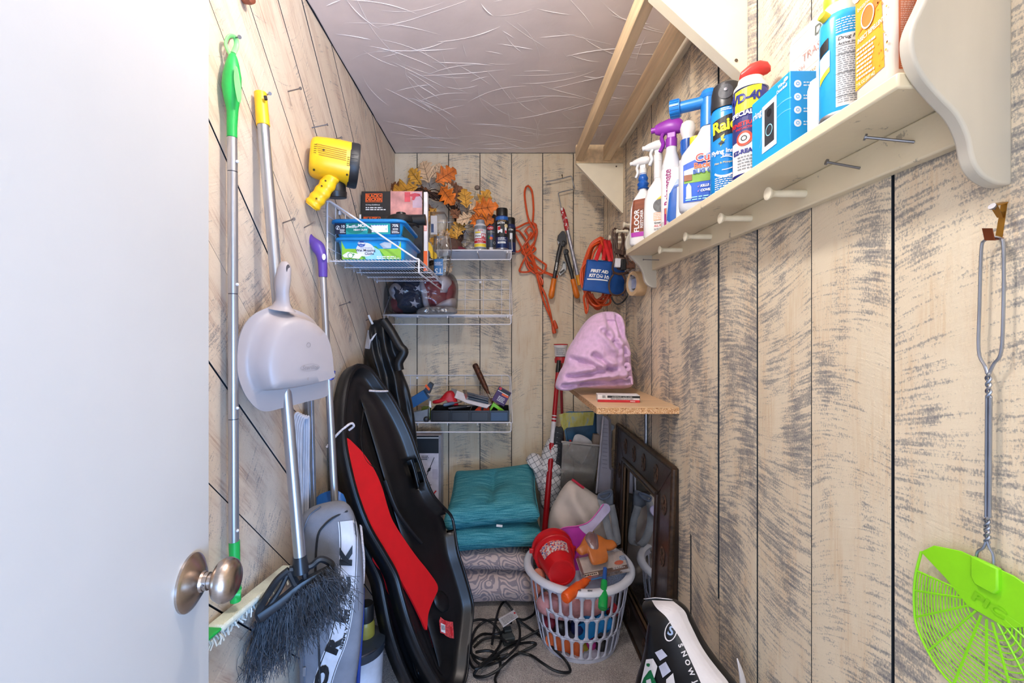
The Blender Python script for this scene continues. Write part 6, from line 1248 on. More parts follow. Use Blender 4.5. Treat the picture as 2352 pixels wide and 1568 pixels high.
# ---- two plastic snow sleds
SLT, SLB = P(832, 838, 1.71), P(1046, 1622, 1.545); SLR = P(985, 1110, 1.80)
SL = mt('black_sled_plastic', '#121214', .36, var=.3, vs=8, bump=.12, bs=30); SLRED = mt('red_foam_pad', '#d3121b', .55, var=.04)
sn = (SLB - SLT).cross(SLR - SLT).normalized(); sn = -sn if sn.y > 0 else sn
S = lambda px, py, d=0: onp(px, py, SLT, sn) + sn * d
def sled(label):
    t = thing('snow_sled', label, 'sled', SLB, 'black plastic snow sleds')
    o = [(826, 836), (812, 845), (800, 868), (792, 905), (787, 960), (790, 1015), (800, 1070), (818, 1140), (845, 1210), (880, 1270), (908, 1320), (922, 1368), (940, 1430), (968, 1500), (1000, 1560), (1026, 1594), (1056, 1594), (1074, 1550), (1080, 1480), (1088, 1400), (1085, 1370), (1068, 1310), (1054, 1265), (1047, 1222), (1040, 1186), (1022, 1165), (1000, 1140), (985, 1110), (972, 1072), (960, 1035), (948, 1000), (930, 960), (905, 915), (880, 880), (855, 848), (840, 838)]
    n = 140; O = resample(cr([S(*q) for q in o], 5, True), n); a, b = S(850, 920), S(1030, 1530)
    def cen(p): q = max(0, min(1, (p - a).dot(b - a) / (b - a).length_squared)); return a + (b - a) * q
    ins = lambda p, m, d: p + (cen(p) - p).normalized() * min(m, (cen(p) - p).length * .9) + sn * d
    L = [[ins(p, -.004, -.050) for p in O], [ins(p, -.004, -.012) for p in O], [ins(p, .000, -.002) for p in O], [ins(p, .010, .0) for p in O], [ins(p, .017, -.006) for p in O], [ins(p, .026, -.030) for p in O], [ins(p, .040, -.040) for p in O]]
    L += [[ins(p, .040, 0).lerp(cen(p), f_) + sn * (-.042 + .012 * math.sin(f_ * 6.0) * f_) for p in O] for f_ in (.25, .5, .75, .97)]
    mb = MB(); fs = []
    for r in range(len(L) - 1):
        for i in range(n): fs.append((r * n + i, r * n + (i + 1) % n, (r + 1) * n + (i + 1) % n, (r + 1) * n + i))
    mb.add([p for l in L for p in l], fs); sh_ = mb.build('shell', SL, t, ang=60, solid=.004)
    bm = bmesh.new(); bm.from_mesh(sh_.data); bmesh.ops.recalc_face_normals(bm, faces=bm.faces)
    # two see-through hand holes near the right rim: cut the faces away inside each oval
    loc = WLOC[sh_]
    for (hx_, hy_, rx, ry) in ((951, 1084, 13, 34), (1030, 1192, 9, 30)):
        hcen = S(hx_, hy_, -.04); kill = []
        for f in bm.faces:
            c = f.calc_center_median() + loc; d = c - V((0, 0, CAMZ)); px, py = CX + F * d.x / d.y, CY - F * d.z / d.y
            if ((px - hx_ - (py - hy_) * .18) / rx) ** 2 + ((py - hy_) / ry) ** 2 < 1: kill.append(f)
        bmesh.ops.delete(bm, geom=kill, context='FACES')
    bm.to_mesh(sh_.data); bm.free()
    for p_ in sh_.data.polygons: p_.use_smooth = True
    MB().tube([ins(p, .004, -.002) for p in O], .006, 8, closed=True).build('rim_bead', SL, t)
    pad = [(806, 1003), (830, 1020), (852, 1045), (874, 1080), (890, 1118), (902, 1160), (915, 1195), (940, 1235), (968, 1275), (992, 1305), (1014, 1336), (1018, 1352), (1012, 1368), (1003, 1388), (996, 1412), (993, 1446), (980, 1420), (958, 1375), (930, 1325), (905, 1275), (880, 1235), (850, 1180), (828, 1120), (812, 1060)]
    MB().prism(cr([S(x, y, -.034) for x, y in pad], 4, True), sn * .008).build('seat_pad', SLRED, t, ang=30)
    MB().prism(cr([S(x, y, -.05) for x, y in ((886, 1272), (895, 1278), (910, 1300), (914, 1314), (898, 1302), (884, 1282))], 4, True), -sn * .01).build('red_tab', SLRED, t)
    MB().tube(cr([S(x, y, -.026) for x, y in ((895, 1100), (920, 1165), (950, 1210), (980, 1245))], 5), .009, 8, flat=.5).build('moulded_rib', SL, t)
    MB().tube(cr([S(x, y, -.030) for x, y in ((848, 935), (842, 1000), (852, 1050), (880, 1075))], 5), .006, 8, flat=.5).build('moulded_rib', SL, t)
    mb = puff([S(x, y, -.036) for x, y in ((1015, 1365), (1030, 1355), (1045, 1370), (1048, 1395), (1035, 1405), (1018, 1390))], sn, .012, .004, N=40, rings=6); mb.build('knee_bump', SL, t, ang=80)
    fl_ = lambda u, v, d: S(1040, 1442, -.031) + (S(1062, 1446, -.031) - S(1018, 1438, -.031)).normalized() * u + (S(1036, 1418, -.031) - S(1042, 1466, -.031)).normalized() * v + sn * (d + .002)
    pr = Print(fl_, t); pr.poly([(-.042, -.018), (-.040, .020), (-.030, .034), (-.010, .026), (.018, .024), (.042, .026), (.040, .0), (.036, -.03), (.012, -.030), (-.010, -.026), (-.022, -.02)], mt('sticker_red', '#d84a4e', .5, var=.4, vs=140), 1); pr.quad((-.038, -.014), (-.014, -.018), (-.010, .010), (-.034, .014), WHT, 3)
    for k in range(7): pr.rect(-.034 + k * .003, -.008, -.0325 + k * .003, .008, BLK, 4, 1, 1)
    pr.rect(-.018, .012, -.002, .024, RED, 3); pr.rect(.018, -.022, .030, .008, RED, 3); pr.done()
    return t
s1 = sled('front black plastic snow sled with a long red seat pad')
ROPE = mt('white_rope', '#dcd3d4', .8, var=.2, vs=200)
MB().tube([S(848, 897, .001), S(868, 899, .004), S(890, 898, .001)], .0038, 8).build('tow_rope', ROPE, s1)
MB().tube(cr([S(777, 1018, -.06), S(782, 996, -.02), S(792, 980, .008), S(802, 974, .014), S(808, 980, .010), S(806, 986, -.01)], 6), .0042, 8).build('tow_rope', ROPE, s1)
MB().tube(cr([P(828, 1200, 1.50), P(832, 1240, 1.47), P(836, 1290, 1.45), P(834, 1340, 1.44)], 5), .004, 8).build('tow_rope', ROPE, s1)
s2 = sled('rear black plastic snow sled behind the front one, mostly hidden')
def frame(a, b, c):
    y = (b - a).normalized(); n = y.cross(c - a).normalized(); x = n.cross(y); m = rotm(x, y, n).to_4x4(); m.translation = a; return m
T2, B2, R2 = SLT - sn * .052 + V((.036, .02, -.006)), SLB - sn * .060 + V((-.055, -.01, .06)), SLR - sn * .052 + V((.02, .02, 0))
Mx = frame(T2, B2, R2) @ frame(SLT, SLB, SLR).inverted()
s2.matrix_world = Mx @ Matrix.Translation(WLOC[s2])
# ---- vacuum bag
OB = mt('grey_bag_fabric', '#7b7e88', .85, var=.10, vs=20, bump=.4, bs=500)
vb = thing('vacuum_bag', 'grey fabric vacuum cleaner bag with a white lettered stripe', 'bag', PF(790, 1830))
Zv = 1.27; oo = [(692, 1195), (704, 1172), (730, 1160), (765, 1152), (790, 1152), (806, 1165), (818, 1195), (828, 1240), (834, 1300), (836, 1370), (832, 1440), (824, 1520), (812, 1600), (800, 1700), (790, 1800), (700, 1800), (690, 1700), (688, 1560), (688, 1400), (690, 1280)]
vm = puff([P(x, y, Zv) for x, y in oo], (.30, -1, .05), .060, .055, N=110, rings=16, amp=.006, scale=11, q=.33, spine=(P(752, 1230, Zv), P(748, 1740, Zv)))
vm.build('bag', OB, vb, ang=85)
vx = V((1, .30, 0)).normalized(); vO = P(770, 1380, Zv); fb_ = fbvh(vm, vO, vx, (.0, -.05, 1))
def uvp(px, py): q = onp(px, py, vO, vx.cross(V((0, -.05, 1)))); d = q - vO; return d.dot(vx), d.z
MB().tube(cr([fb_(*uvp(*q), .002) for q in ((803, 1163), (770, 1176), (748, 1195), (736, 1215), (731, 1260), (730, 1320), (736, 1450), (738, 1560), (738, 1700))], 5), .0028, 6).build('piping', mt('black_piping', '#1a1b20', .6), vb)
MB().tube(cr([fb_(*uvp(*q), .001) for q in ((740, 1162), (716, 1180), (704, 1205), (700, 1240), (699, 1300), (699, 1500), (702, 1560))], 5), .0022, 6).build('zip', mt('zip_grey', '#5d616c', .5, .3), vb)
MB().box(fb_(*uvp(701, 1520), .004), (.008, .004, .024)).build('zip_pull', mt('zip_pull', '#a0a4ae', .35, .7), vb, bevel=.001)
pth = resample(cr([V((x, -y, 0)) for x, y in ((796, 1196), (799, 1230), (799, 1275), (797, 1322), (793, 1370), (786, 1420), (775, 1470), (752, 1530), (735, 1590), (722, 1660))], 8), 90, False)
fv = fcam(vm, vx.cross(V((0, -.05, 1))), vO)
Lp = sum((pth[i + 1] - pth[i]).length for i in range(89))
def strip(u, v, d):          # u along the stripe from bottom to top, v across (pixels of the photo)
    i = min(max((1 - u / Lp) * 88, 0), 87.999); k = int(i); p = pth[k].lerp(pth[k + 1], i - k); tn = (pth[k] - pth[k + 1]).normalized(); nn = V((tn.y, -tn.x, 0))
    q = p - nn * v; return fv(q.x, q.y, d)
STW = mt('stripe_white', '#d3d3da', .6); pr = Print(strip, vb, .0009)
pr.rect(0, -22, Lp, 20, STW, 2, 60, 5); pr.rect(0, 15.5, Lp, 17.5, BLK, 3, 60, 1); pr.rect(0, -20, Lp, -18.5, BLK, 3, 60, 1)
for ch, s_ in (('O', .21), ('R', .375), ('E', .53), ('C', .68), ('K', .82)): pr.text(ch, s_ * Lp, 3, 36, BLK, 5, 2.6, sx=2.0 if ch == 'O' else 1.6)
pr.text('SIMPLY AMAZING.', .52 * Lp, -14, 8.5, BLK, 4, .3, sx=2.0); pr.done()
# ---- paint bucket and spray cans in it
bkc = V((P(822, 1480, 1.50).x, 1.50, 0)); bk = thing('paint_bucket', 'small white paint-stained bucket on the floor between bag and sleds', 'bucket', bkc)
MB().lathe([(.070, .003), (.074, 0), (.086, .255), (.0885, .262), (.086, .264), (.082, .258), (.070, .02), (.001, .018)], bkc, (0, 0, 1), 36).build('pail', mt('pail_white', '#c4cad6', .4, var=.35, vs=9), bk)
MB().lathe([(.0865, .235), (.0895, .237), (.0895, .262), (.0865, .264)], bkc, (0, 0, 1), 36).build('rim', mt('rim_blue_black', '#26303c', .4), bk)
MB().tube(cr([bkc + V((-.09, 0, .25)), bkc + V((-.02, -.10, .262)), bkc + V((.05, -.085, .275)), bkc + V((.09, 0, .25))], 6), .002, 6).build('bail_wire', STEEL, bk)
for i, (dx, dy, h_, cm, lb) in enumerate(((-.03, .0, .40, mt('can_black2', '#15171d', .35), 'black spray can with blue cap standing in the paint bucket'), (.018, .028, .37, mt('can_olive', '#8c8436', .4), 'olive yellow spray can standing in the paint bucket'))):
    c = bkc + V((dx, dy, .022)); t = can('spray_can', lb, c, .03, h_ - .02, cm, mt('cap_blue2', '#1f64c8', .35) if i == 0 else BLACKP, .9, .16)
    if i == 0: pr = Print(fcyl(c, .03, facing(c)), t); pr.text('HDX', .012, .25, .02, mt('hdx_blue', '#3f8fe0', .4), 1, .0006, rot=.1); pr.done()
tb = soft('blue_tarp', 'crumpled blue plastic tarp tucked behind the grey vacuum bag', 'tarp', [(722, 1172), (730, 1140), (752, 1128), (775, 1126), (795, 1150), (800, 1250), (795, 1500), (790, 1640), (730, 1640), (718, 1400)], 1.42, .03, .05, mt('blue_tarp_plastic', '#2f6fc4', .35), amp=.012, scale=16, ridged=True, N=80)
t = thing('plastic_rod', 'slim dark blue plastic rod leaning at the bucket', 'rod', P(832, 1512, 1.395)); MB().tube([P(833, 1350, 1.41), P(832, 1420, 1.40), P(826, 1510, 1.39), P(818, 1640, 1.37), P(813, 1706, 1.36)], [.006, .0065, .006, .006, .006], 10).build('rod', mt('dark_blue_plastic', '#25418f', .35), t)
# ---- trimmer carton behind the sleds
tx = (-.50, -.318); t = cbox('trimmer_carton', 'tall white and black tool carton behind the sleds', 'box', ((tx[0] + tx[1]) / 2, 2.45, .374), (tx[1] - tx[0], .11, .748), mt('carton_white', '#cfc9d2', .55))
pr = Print(fplane((tx[1], 2.3945, .748), (1, 0, 0), (0, 0, 1)), t, .0005); w_ = tx[1] - tx[0]; pr.rect(-w_, -.095, -.012, 0, BLK, 1); pr.rect(-w_, -.014, -.012, -.010, WHT, 2); pr.rect(-.012, -.748, 0, 0, mt('carton_grey', '#8b8890', .5), 1); pr.dashes(-.105, -.132, -.065, -.106, 3, BLK, 2, .5, 5)
pr.quad((-.078, -.215), (-.074, -.215), (-.034, -.118), (-.037, -.116), BLK, 2); pr.quad((-.076, -.198), (-.058, -.190), (-.052, -.172), (-.066, -.174), BLK, 3); pr.quad((-.068, -.345), (-.060, -.345), (-.022, -.298), (-.028, -.294), RED, 2); pr.ring(-.05, -.345, .024, .003, GRY, 2); pr.dashes(-.09, -.27, -.05, -.25, 2, BLK, 2); pr.rect(-.045, -.235, -.016, -.18, mt('carton_pale', '#bdb5c2', .5), 1); pr.done()
# ================================================================ CUSHIONS
def teal():
    t = NT('teal_ribbed_fabric'); co = t.obj(); sp = t.n('ShaderNodeSeparateXYZ'); t.l(co, sp.inputs[0])
    s = t.math('ADD', t.math('MULTIPLY', sp.outputs[1], .95), t.math('MULTIPLY', sp.outputs[2], 1.0)); s = t.math('ADD', s, t.math('MULTIPLY', t.noise(co, 5, 2), .02))
    cb = t.n('ShaderNodeCombineXYZ'); t.l(t.math('MULTIPLY', s, 260.), cb.inputs[0]); t.l(t.math('MULTIPLY', sp.outputs[0], 9.), cb.inputs[1])
    a = t.noise(cb.outputs[0], 1, 2, .5); b = t.noise(co, 300, 2, .6)
    col = t.ramp(t.math('ADD', t.math('MULTIPLY', a, .75), t.math('MULTIPLY', b, .3)), [(.36, lin('#1c6472')), (.5, lin('#2f8795')), (.64, lin('#62adb8'))]); t.l(col, t.b.inputs['Base Color']); t.b.inputs['Roughness'].default_value = .9
    t.bump(t.math('ADD', a, t.math('MULTIPLY', b, .4)), .6, .003); return t.m
def paisley():
    t = NT('paisley_fabric'); co = t.obj(); d = t.n('ShaderNodeTexNoise'); d.inputs['Scale'].default_value = 7; t.l(co, d.inputs['Vector'])
    mx = t.n('ShaderNodeMix', data_type='VECTOR'); mx.inputs[0].default_value = .14; t.l(co, mx.inputs[4]); t.l(d.outputs['Color'], mx.inputs[5])
    v = t.n('ShaderNodeTexVoronoi'); v.inputs['Scale'].default_value = 13; t.l(mx.outputs[1], v.inputs['Vector']); w_ = t.math('SINE', t.math('MULTIPLY', v.outputs['Distance'], 38.))
    n2 = t.noise(co, 60, 3); w2 = t.math('ADD', w_, t.math('MULTIPLY', t.math('SUBTRACT', n2, .5), 1.4)); k = t.ramp(t.math('MULTIPLY_ADD', w2, .5, .5), [(.48, 0.0), (.66, 1.0)])
    k2 = t.ramp(v.outputs['Distance'], [(.2, 1.0), (.45, 0.0)])
    col = t.mix(k, t.mix(k2, lin('#d0bab2'), lin('#c4aca6')), lin('#978a8e')); t.l(col, t.b.inputs['Base Color']); t.b.inputs['Roughness'].default_value = .9; t.bump(t.noise(co, 350, 2), .4, .002); return t.m
TL_, PS_ = teal(), paisley()
def cushion(label, c, w_, d_, h_, tilt, yaw, mat, roll=0, dimple=0, seed=0, tagpos=None):
    R = rz(yaw) @ Matrix.Rotation(tilt, 3, 'X') @ Matrix.Rotation(roll, 3, 'Y'); c = V(c)
    pts = []
    for sx, sy in ((1, 1), (-1, 1), (-1, -1), (1, -1)):
        for f_ in (.0,): pts.append((sx, sy))
    ol = []
    corner = [(-1, -1), (1, -1), (1, 1), (-1, 1)]
    for i in range(4):
        a, b = corner[i], corner[(i + 1) % 4]
        for k in range(8):
            f_ = k / 8; x, y = a[0] + (b[0] - a[0]) * f_, a[1] + (b[1] - a[1]) * f_; inn = .05 * math.sin(math.pi * f_)
            ol.append(c + R @ V((x * (1 - inn * (abs(y) < abs(x) or abs(x) == 1 and abs(y) < 1)) * w_ / 2, y * (1 - inn * (abs(y) == 1 and abs(x) < 1)) * d_ / 2, 0)))
    nn = R @ V((0, 0, 1)); t = thing('seat_cushion', label, 'cushion', c - V((0, 0, h_ / 2)), 'stacked seat cushions')
    ex = (lambda p, t_: -dimple * math.exp(-(((p - c - R @ V((.01, .03, 0))).length) / .07) ** 2) - .02 * math.exp(-(((p - c).dot(R @ V((1, 0, 0)))) / .02) ** 2) * (dimple > 0) * (t_ > .3)) if dimple else None
    mb = puff(ol, nn, h_ / 2, h_ / 2, N=96, rings=14, amp=.007, scale=8, seed=seed, q=.30, extra=ex); mb.build('cover', mat, t, ang=85)
    MB().tube(resample(ol, 96), .0035, 6, closed=True).build('seam', mat, t)
    if tagpos: MB().box(tagpos, (.028, .003, .010), Matrix.Rotation(.1, 3, 'Y')).build('care_tag', WHITEP, t)
    return t
cushion('lowest paisley seat cushion of the stack on the carpet', (-.045, 2.285, .082), .43, .43, .162, 0, .05, PS_, seed=1)
cushion('upper paisley seat cushion under the teal ones', (-.05, 2.29, .214), .42, .42, .105, 0.02, -.03, PS_, seed=2)
cushion('lower teal ribbed seat cushion', (-.03, 2.285, .330), .46, .44, .122, .04, .03, TL_, roll=-.05, seed=3)
cushion('topmost teal ribbed seat cushion with a tufted dimple', (-.035, 2.29, .470), .455, .45, .135, .20, -.03, TL_, roll=-.12, dimple=.04, seed=4, tagpos=P(1147, 1207, 2.035))
# ---- black cord on the carpet
bc_ = thing('floor_cable', 'tangled black power cord with grey adapter and white tag on the carpet', 'cord', PF(1180, 1480)); BKC = mt('black_cord', '#141414', .5)
def Kp(x, y, z=.008): return PF(980 + x / 2.667, 980 + y / 2.667, z)
kl = [[(312, 1010), (380, 1000), (450, 1040), (510, 1100), (545, 1160), (570, 1240), (560, 1330), (500, 1400), (430, 1440), (350, 1460), (290, 1420), (270, 1330), (300, 1240), (360, 1190), (440, 1180), (520, 1200)],
      [(400, 1330), (420, 1200), (450, 1100), (500, 1050), (560, 1010), (620, 1020), (660, 1070), (660, 1140), (600, 1180), (560, 1180), (640, 1240), (720, 1300), (790, 1370), (850, 1430), (880, 1490), (850, 1505), (780, 1490), (700, 1440), (640, 1400), (560, 1380)],
      [(260, 1230), (280, 1190), (340, 1180), (400, 1200), (450, 1260), (450, 1330), (400, 1400), (330, 1460), (290, 1520), (350, 1530), (420, 1500), (480, 1450), (540, 1400), (640, 1350), (670, 1330), (640, 1320), (560, 1330), (480, 1360), (400, 1420), (300, 1480), (255, 1400), (260, 1300)],
      [(300, 1380), (380, 1370), (440, 1400), (450, 1470), (420, 1540), (430, 1580)], [(290, 1350), (350, 1300), (440, 1290), (500, 1320), (560, 1310), (640, 1270), (700, 1240)], [(480, 1250), (420, 1270), (340, 1270), (280, 1320), (270, 1380), (330, 1420), (420, 1420), (500, 1390)]]
for i, s in enumerate(kl): MB().tube(cr([Kp(x, y, .006 + .010 * ((i * 2 + k) % 4)) for k, (x, y) in enumerate(s)], 6), .0052, 8).build('cord_run', BKC, bc_)
MB().tube([Kp(325, 1010, .03), Kp(305, 1012, .03), Kp(298, 1015, .03)], [.008, .013, .010], 12).build('plug', BKC, bc_)
MB().box(Kp(500, 1300, .018), (.05, .035, .03), rz(.3)).build('adapter', mt('adapter_grey', '#3b4244', .5), bc_, bevel=.004); MB().box(Kp(495, 1250, .02), (.035, .03, .025), rz(.2)).build('adapter', mt('adapter_grey', '#3b4244', .5), bc_, bevel=.004)
tgp = [Kp(x, y, .075) for x, y in ((440, 1180), (535, 1125), (560, 1165), (470, 1228))]; MB().prism(tgp, (0, .003, .002)).build('tag', mt('paper_tag', '#d6d3d8', .6), bc_)
ex_ = (tgp[1] - tgp[0]).normalized(); ey_ = (tgp[0] - tgp[3]).normalized(); pr = Print(lambda u, v, d: tgp[3] + ex_ * u + ey_ * v + ex_.cross(ey_) * (d + .003), bc_); L1 = (tgp[1] - tgp[0]).length; L2 = (tgp[0] - tgp[3]).length; pr.dashes(L1 * .1, L2 * .1, L1 * .9, L2 * .85, 6, GRY, 1, .4); pr.rect(L1 * .88, L2 * .55, L1 * .97, L2 * .75, RED, 2, 2, 1); pr.done()
# ================================================================ RIGHT BACK CORNER AND BASKET
# ---- red extension pole
rp = thing('extension_pole', 'red and white extension pole standing between cushions and canvas bag', 'pole', P(1241, 1341, 2.3)); RDP = mt('pole_red', '#a8121c', .35, var=.06)
a, b = P(1286, 800, 2.50), P(1241, 1341, 2.30); L_ = lambda t: a.lerp(b, t)
MB().tube([L_(.10), L_(.30)], .0128, 16).build('upper_tube', RDP, rp); MB().tube([L_(.30), L_(.43)], .0128, 16).build('white_label', mt('pole_label', '#dcd8dc', .45), rp); MB().tube([L_(.43), L_(1)], .0155, 16).build('lower_tube', RDP, rp)
for t_ in (.305, .32, .42): MB().tube([L_(t_), L_(t_ + .008)], .0131, 16).build('label_band', RDP, rp)
MB().tube([L_(.425), L_(.45)], .0165, 16).build('lock_collar', RDP, rp)
MB().tube([L_(.055), L_(.11)], [.011, .014], 14).build('tip_label', BLACKP, rp)
tb_ = thing('plastic_tub', 'small white tub with red lid behind the pink blanket', 'tub', P(1286, 832, 2.52)); c = P(1288, 833, 2.53)
MB().lathe([(.026, .035), (.034, .038), (.036, .09), (.034, .092)], c, (0, 0, 1), 24).build('cup', mt('tub_white', '#dfdcdf', .45), tb_); MB().lathe([(.040, .090), (.040, .104), (.036, .107), (.001, .107)], c, (0, 0, 1), 24).build('lid', mt('tub_lid', '#e6e2e4', .4), tb_); MB().lathe([(.0405, .102), (.0405, .107), (.002, .109)], c, (0, 0, 1), 24).build('red_top', RED, tb_); MB().lathe([(.034, .0), (.036, .022), (.03, .034)], c, (0, 0, 1), 24).build('base_cap', mt('tub_red', '#b5202a', .45), tb_)
pr = Print(fcyl(c, .035, facing(c)), tb_); pr.dashes(-.025, .045, .025, .085, 7, GRY, 2, .5); pr.done()
MB().tube([c - V((0, 0, .004)), V((c.x, c.y, .0)) + V((.03, .03, 0))], .008, 8).build('stick', mt('tub_stick', '#8a1a22', .5), tb_)
# ---- checked cloth heap under and beside the trays
def checked():
    t = NT('checked_cloth'); co = t.mapping(t.obj(), scale=(1, .6, 1), rot=(.3, .5, .2)); sp = t.n('ShaderNodeSeparateXYZ'); t.l(co, sp.inputs[0]); k = None
    for ax_ in (0, 2):
        f_ = t.math('FRACT', t.math('MULTIPLY', t.math('ADD', sp.outputs[ax_], 5.), 38.)); g_ = t.math('LESS_THAN', f_, .09); k = g_ if k is None else t.math('MAXIMUM', k, g_)
    st = t.ramp(t.noise(t.obj(), 16, 4, .7), [(.55, 0.0), (.7, .5)]); col = t.mix(k, t.mix(st, lin('#d6d3d4'), lin('#74777c')), lin('#55585f')); t.l(col, t.b.inputs['Base Color']); t.b.inputs['Roughness'].default_value = .9; return t.m
chk = checked(); ck = thing('checked_cloth', 'white checked dish cloths heaped behind the red pole', 'cloth', (.30, 2.45, 0))
puff([P(x, y, 2.44) for x, y in ((1236, 1085), (1246, 1040), (1262, 1008), (1285, 1000), (1292, 1060), (1290, 1120), (1282, 1165), (1262, 1172), (1244, 1162), (1240, 1120))], (-.1, -1, 0), .05, .06, N=80, rings=14, amp=.022, scale=14, ridged=True, wob=.012).build('cloth', chk, ck, ang=85)
puff([P(x, y, 2.42) for x, y in ((1208, 1056), (1222, 1040), (1240, 1046), (1252, 1070), (1250, 1095), (1240, 1130), (1232, 1110), (1222, 1075))], (-.1, -1, 0), .03, .03, N=60, rings=8, amp=.015, scale=20, ridged=True).build('cloth_corner', chk, ck, ang=85)
puff([P(x, y, 2.47) for x, y in ((1245, 1120), (1300, 1110), (1380, 1110), (1392, 1200), (1392, 1300), (1245, 1300), (1240, 1200))], (0, -1, 0), .06, .12, N=60, rings=8, amp=.015, scale=14, q=.3).build('cloth_heap', mt('grey_cloth', '#8d8a8c', .9), ck, ang=85)
# ---- paint trays and bins
def slab(name, label, cat, outer, Z, depth, wall_, mat, inner=None, imat=None, tilt=V((0, 0, 0)), ribs=None, rmat=None):
    t = thing(name, label, cat, P(outer[0][0], outer[-1][1], Z)); n0 = V((0, -1, 0)) + tilt; p0 = P(outer[0][0], outer[0][1], Z); O_ = [onp(x, y, p0, n0) for x, y in outer]; c = sum(O_, V()) / len(O_); n0 = n0.normalized()
    fo = resample(cr(O_, 4, True), 60); ins = [p.lerp(c, wall_) for p in fo]
    loft([[p - n0 * depth for p in [q.lerp(c, .12) for q in fo]], fo, ins, [p.lerp(c, .06) - n0 * depth * .75 for p in ins]]).build('tray', mat, t, ang=45)
    return t, n0, p0
t, n0, p0 = slab('paint_tray', 'blue paint tray with dried yellow paint under the chipboard shelf', 'paint tray', [(1296, 950), (1330, 945), (1366, 944), (1374, 950), (1371, 1010), (1362, 1060), (1318, 1060), (1300, 1010)], 2.43, .04, .08, mt('tray_blue_plastic', '#2f5f86', .35, var=.15), tilt=V((0, 0, .1)))
def ypaint():
    t = NT('dried_yellow_paint'); n1 = t.noise(t.mapping(t.obj(), scale=(1, 1, .35)), 40, 4, .7); t.l(t.ramp(n1, [(.38, lin('#7f9db0')), (.47, lin('#b9b46a')), (.7, lin('#a8a23c'))]), t.b.inputs['Base Color']); t.b.inputs['Roughness'].default_value = .6; return t.m
YP = ypaint()
MB().prism([P(x, y, 2.418) for x, y in ((1283, 952), (1300, 948), (1366, 946), (1362, 976), (1340, 978), (1302, 982), (1294, 990), (1290, 975))], (0, .005, 0)).build('paint_crust', YP, t); MB().prism([P(x, y, 2.41) for x, y in ((1284, 952), (1292, 950), (1296, 985), (1292, 990))], (0, .006, 0)).build('paint_drip', YP, t)
t = thing('black_tray', 'black ribbed plastic tray upright behind the red pole', 'tray', P(1280, 1095, 2.40)); MB().prism(cr([P(x, y, 2.40) for x, y in ((1276, 985), (1284, 982), (1294, 986), (1292, 1040), (1290, 1090), (1272, 1090), (1268, 1080), (1271, 1030))], 3, True), (0, .03, 0)).build('tray', mt('tray_black2', '#1c1c20', .4), t, bevel=.003)
for k in range(8): MB().box(P(1283 - k * 1.1, 994 + k * 11, 2.397), (.036, .004, .004), Matrix.Rotation(.3, 3, 'Y')).build('rib', mt('rib_grey', '#3c3b40', .4), t); MB().lathe([(.002, 0), (.001, .002)], P(1281 - k * 1.1, 993 + k * 11, 2.394), (0, -1, 0), 8).build('stud', WHITEP, t)
t = thing('paint_tray', 'tall pale grey paint tray standing on end beside the framed mirror', 'paint tray', P(1385, 1130, 2.28)); GT = mt('tray_grey', '#aaa7b6', .4, var=.06)
MB().prism([P(x, y, 2.27) for x, y in ((1387, 955), (1393, 960), (1398, 965), (1399, 1075), (1404, 1080), (1402, 1126), (1371, 1132), (1372, 1115))], (.02, .025, 0)).build('tray', GT, t, bevel=.002)
MB().tube([P(1386, 955, 2.265), P(1380, 1020, 2.262), P(1370, 1132, 2.26)], .0055, 10).build('rim', mt('tray_grey_light', '#c0bdc8', .4), t)
MB().prism([P(x, y, 2.30) for x, y in ((1399, 972), (1410, 978), (1410, 985), (1405, 990), (1404, 1030), (1399, 1038))], (.01, .02, 0)).build('side_lip', mt('tray_grey_blue', '#8f97a6', .4), t)
for k in range(12): MB().box(P(1391 - k * .2, 975 + k * 9, 2.268), (.024, .002, .0015), Matrix.Rotation(.12, 3, 'Y')).build('rib', mt('rib_line', '#85818f', .5), t)
MB().prism([P(x, y, 2.33) for x, y in ((1371, 952), (1386, 952), (1378, 1000), (1371, 992))], (0, .01, 0)).build('liner', mt('tray_liner', '#8d93a0', .4), t)
cb_ = thing('clear_bin', 'clear plastic bin stuffed with a white cloth above the canvas bag', 'bin', P(1328, 1125, 2.33)); HZ = clear('frosted_plastic', '#f2f0ee', .10, .12, .20, '#cfcac4')
def binl(y_, l_, r_, Z0, Z1): return [P(l_, y_, Z0), P(r_, y_ + 6, Z0), P(r_ + 2, y_ + 6, Z1), P(l_ + 2, y_, Z1)]
bl_ = [[(P(l_, y_, 2.30)), P(r_, y_ + 9, 2.30), P(r_ - 1, y_ + 9, 2.40) + V((.0, 0, 0)), P(l_ + 2, y_, 2.40)] for y_, l_, r_ in ((1118, 1287, 1362), (1060, 1290, 1371), (1020, 1292, 1376), (1014, 1290, 1378))]
loft(bl_, caps=False).build('wall', HZ, cb_, ang=20, solid=.0015); MB().prism(bl_[0], (0, 0, .003)).build('floor', HZ, cb_); MB().tube(bl_[3], .0045, 8, closed=True).build('rim', mt('bin_rim', '#bcb6b2', .35), cb_)
soft('white_rag', 'white paper towel sticking out of the clear bin', 'rag', [(1302, 1040), (1314, 1015), (1322, 998), (1340, 1000), (1360, 1016), (1354, 1035), (1338, 1064), (1330, 1058), (1312, 1045)], 2.34, .012, .012, mt('paper_towel', '#dbd9db', .9), amp=.006, scale=25, N=60)
t = cbox('wood_block', 'grey wood block standing in the clear bin', 'block', P(1370, 1012, 2.36), (.045, .03, .07), mt('grey_wood', '#9a8a7e', .8, var=.2, aniso=(1, 1, .2)), R=Matrix.Rotation(.15, 3, 'Y')); MB().tube([P(1310, 1010, 2.35), P(1310, 1040, 2.35)], .006, 8).build('red_pen', RED, t)
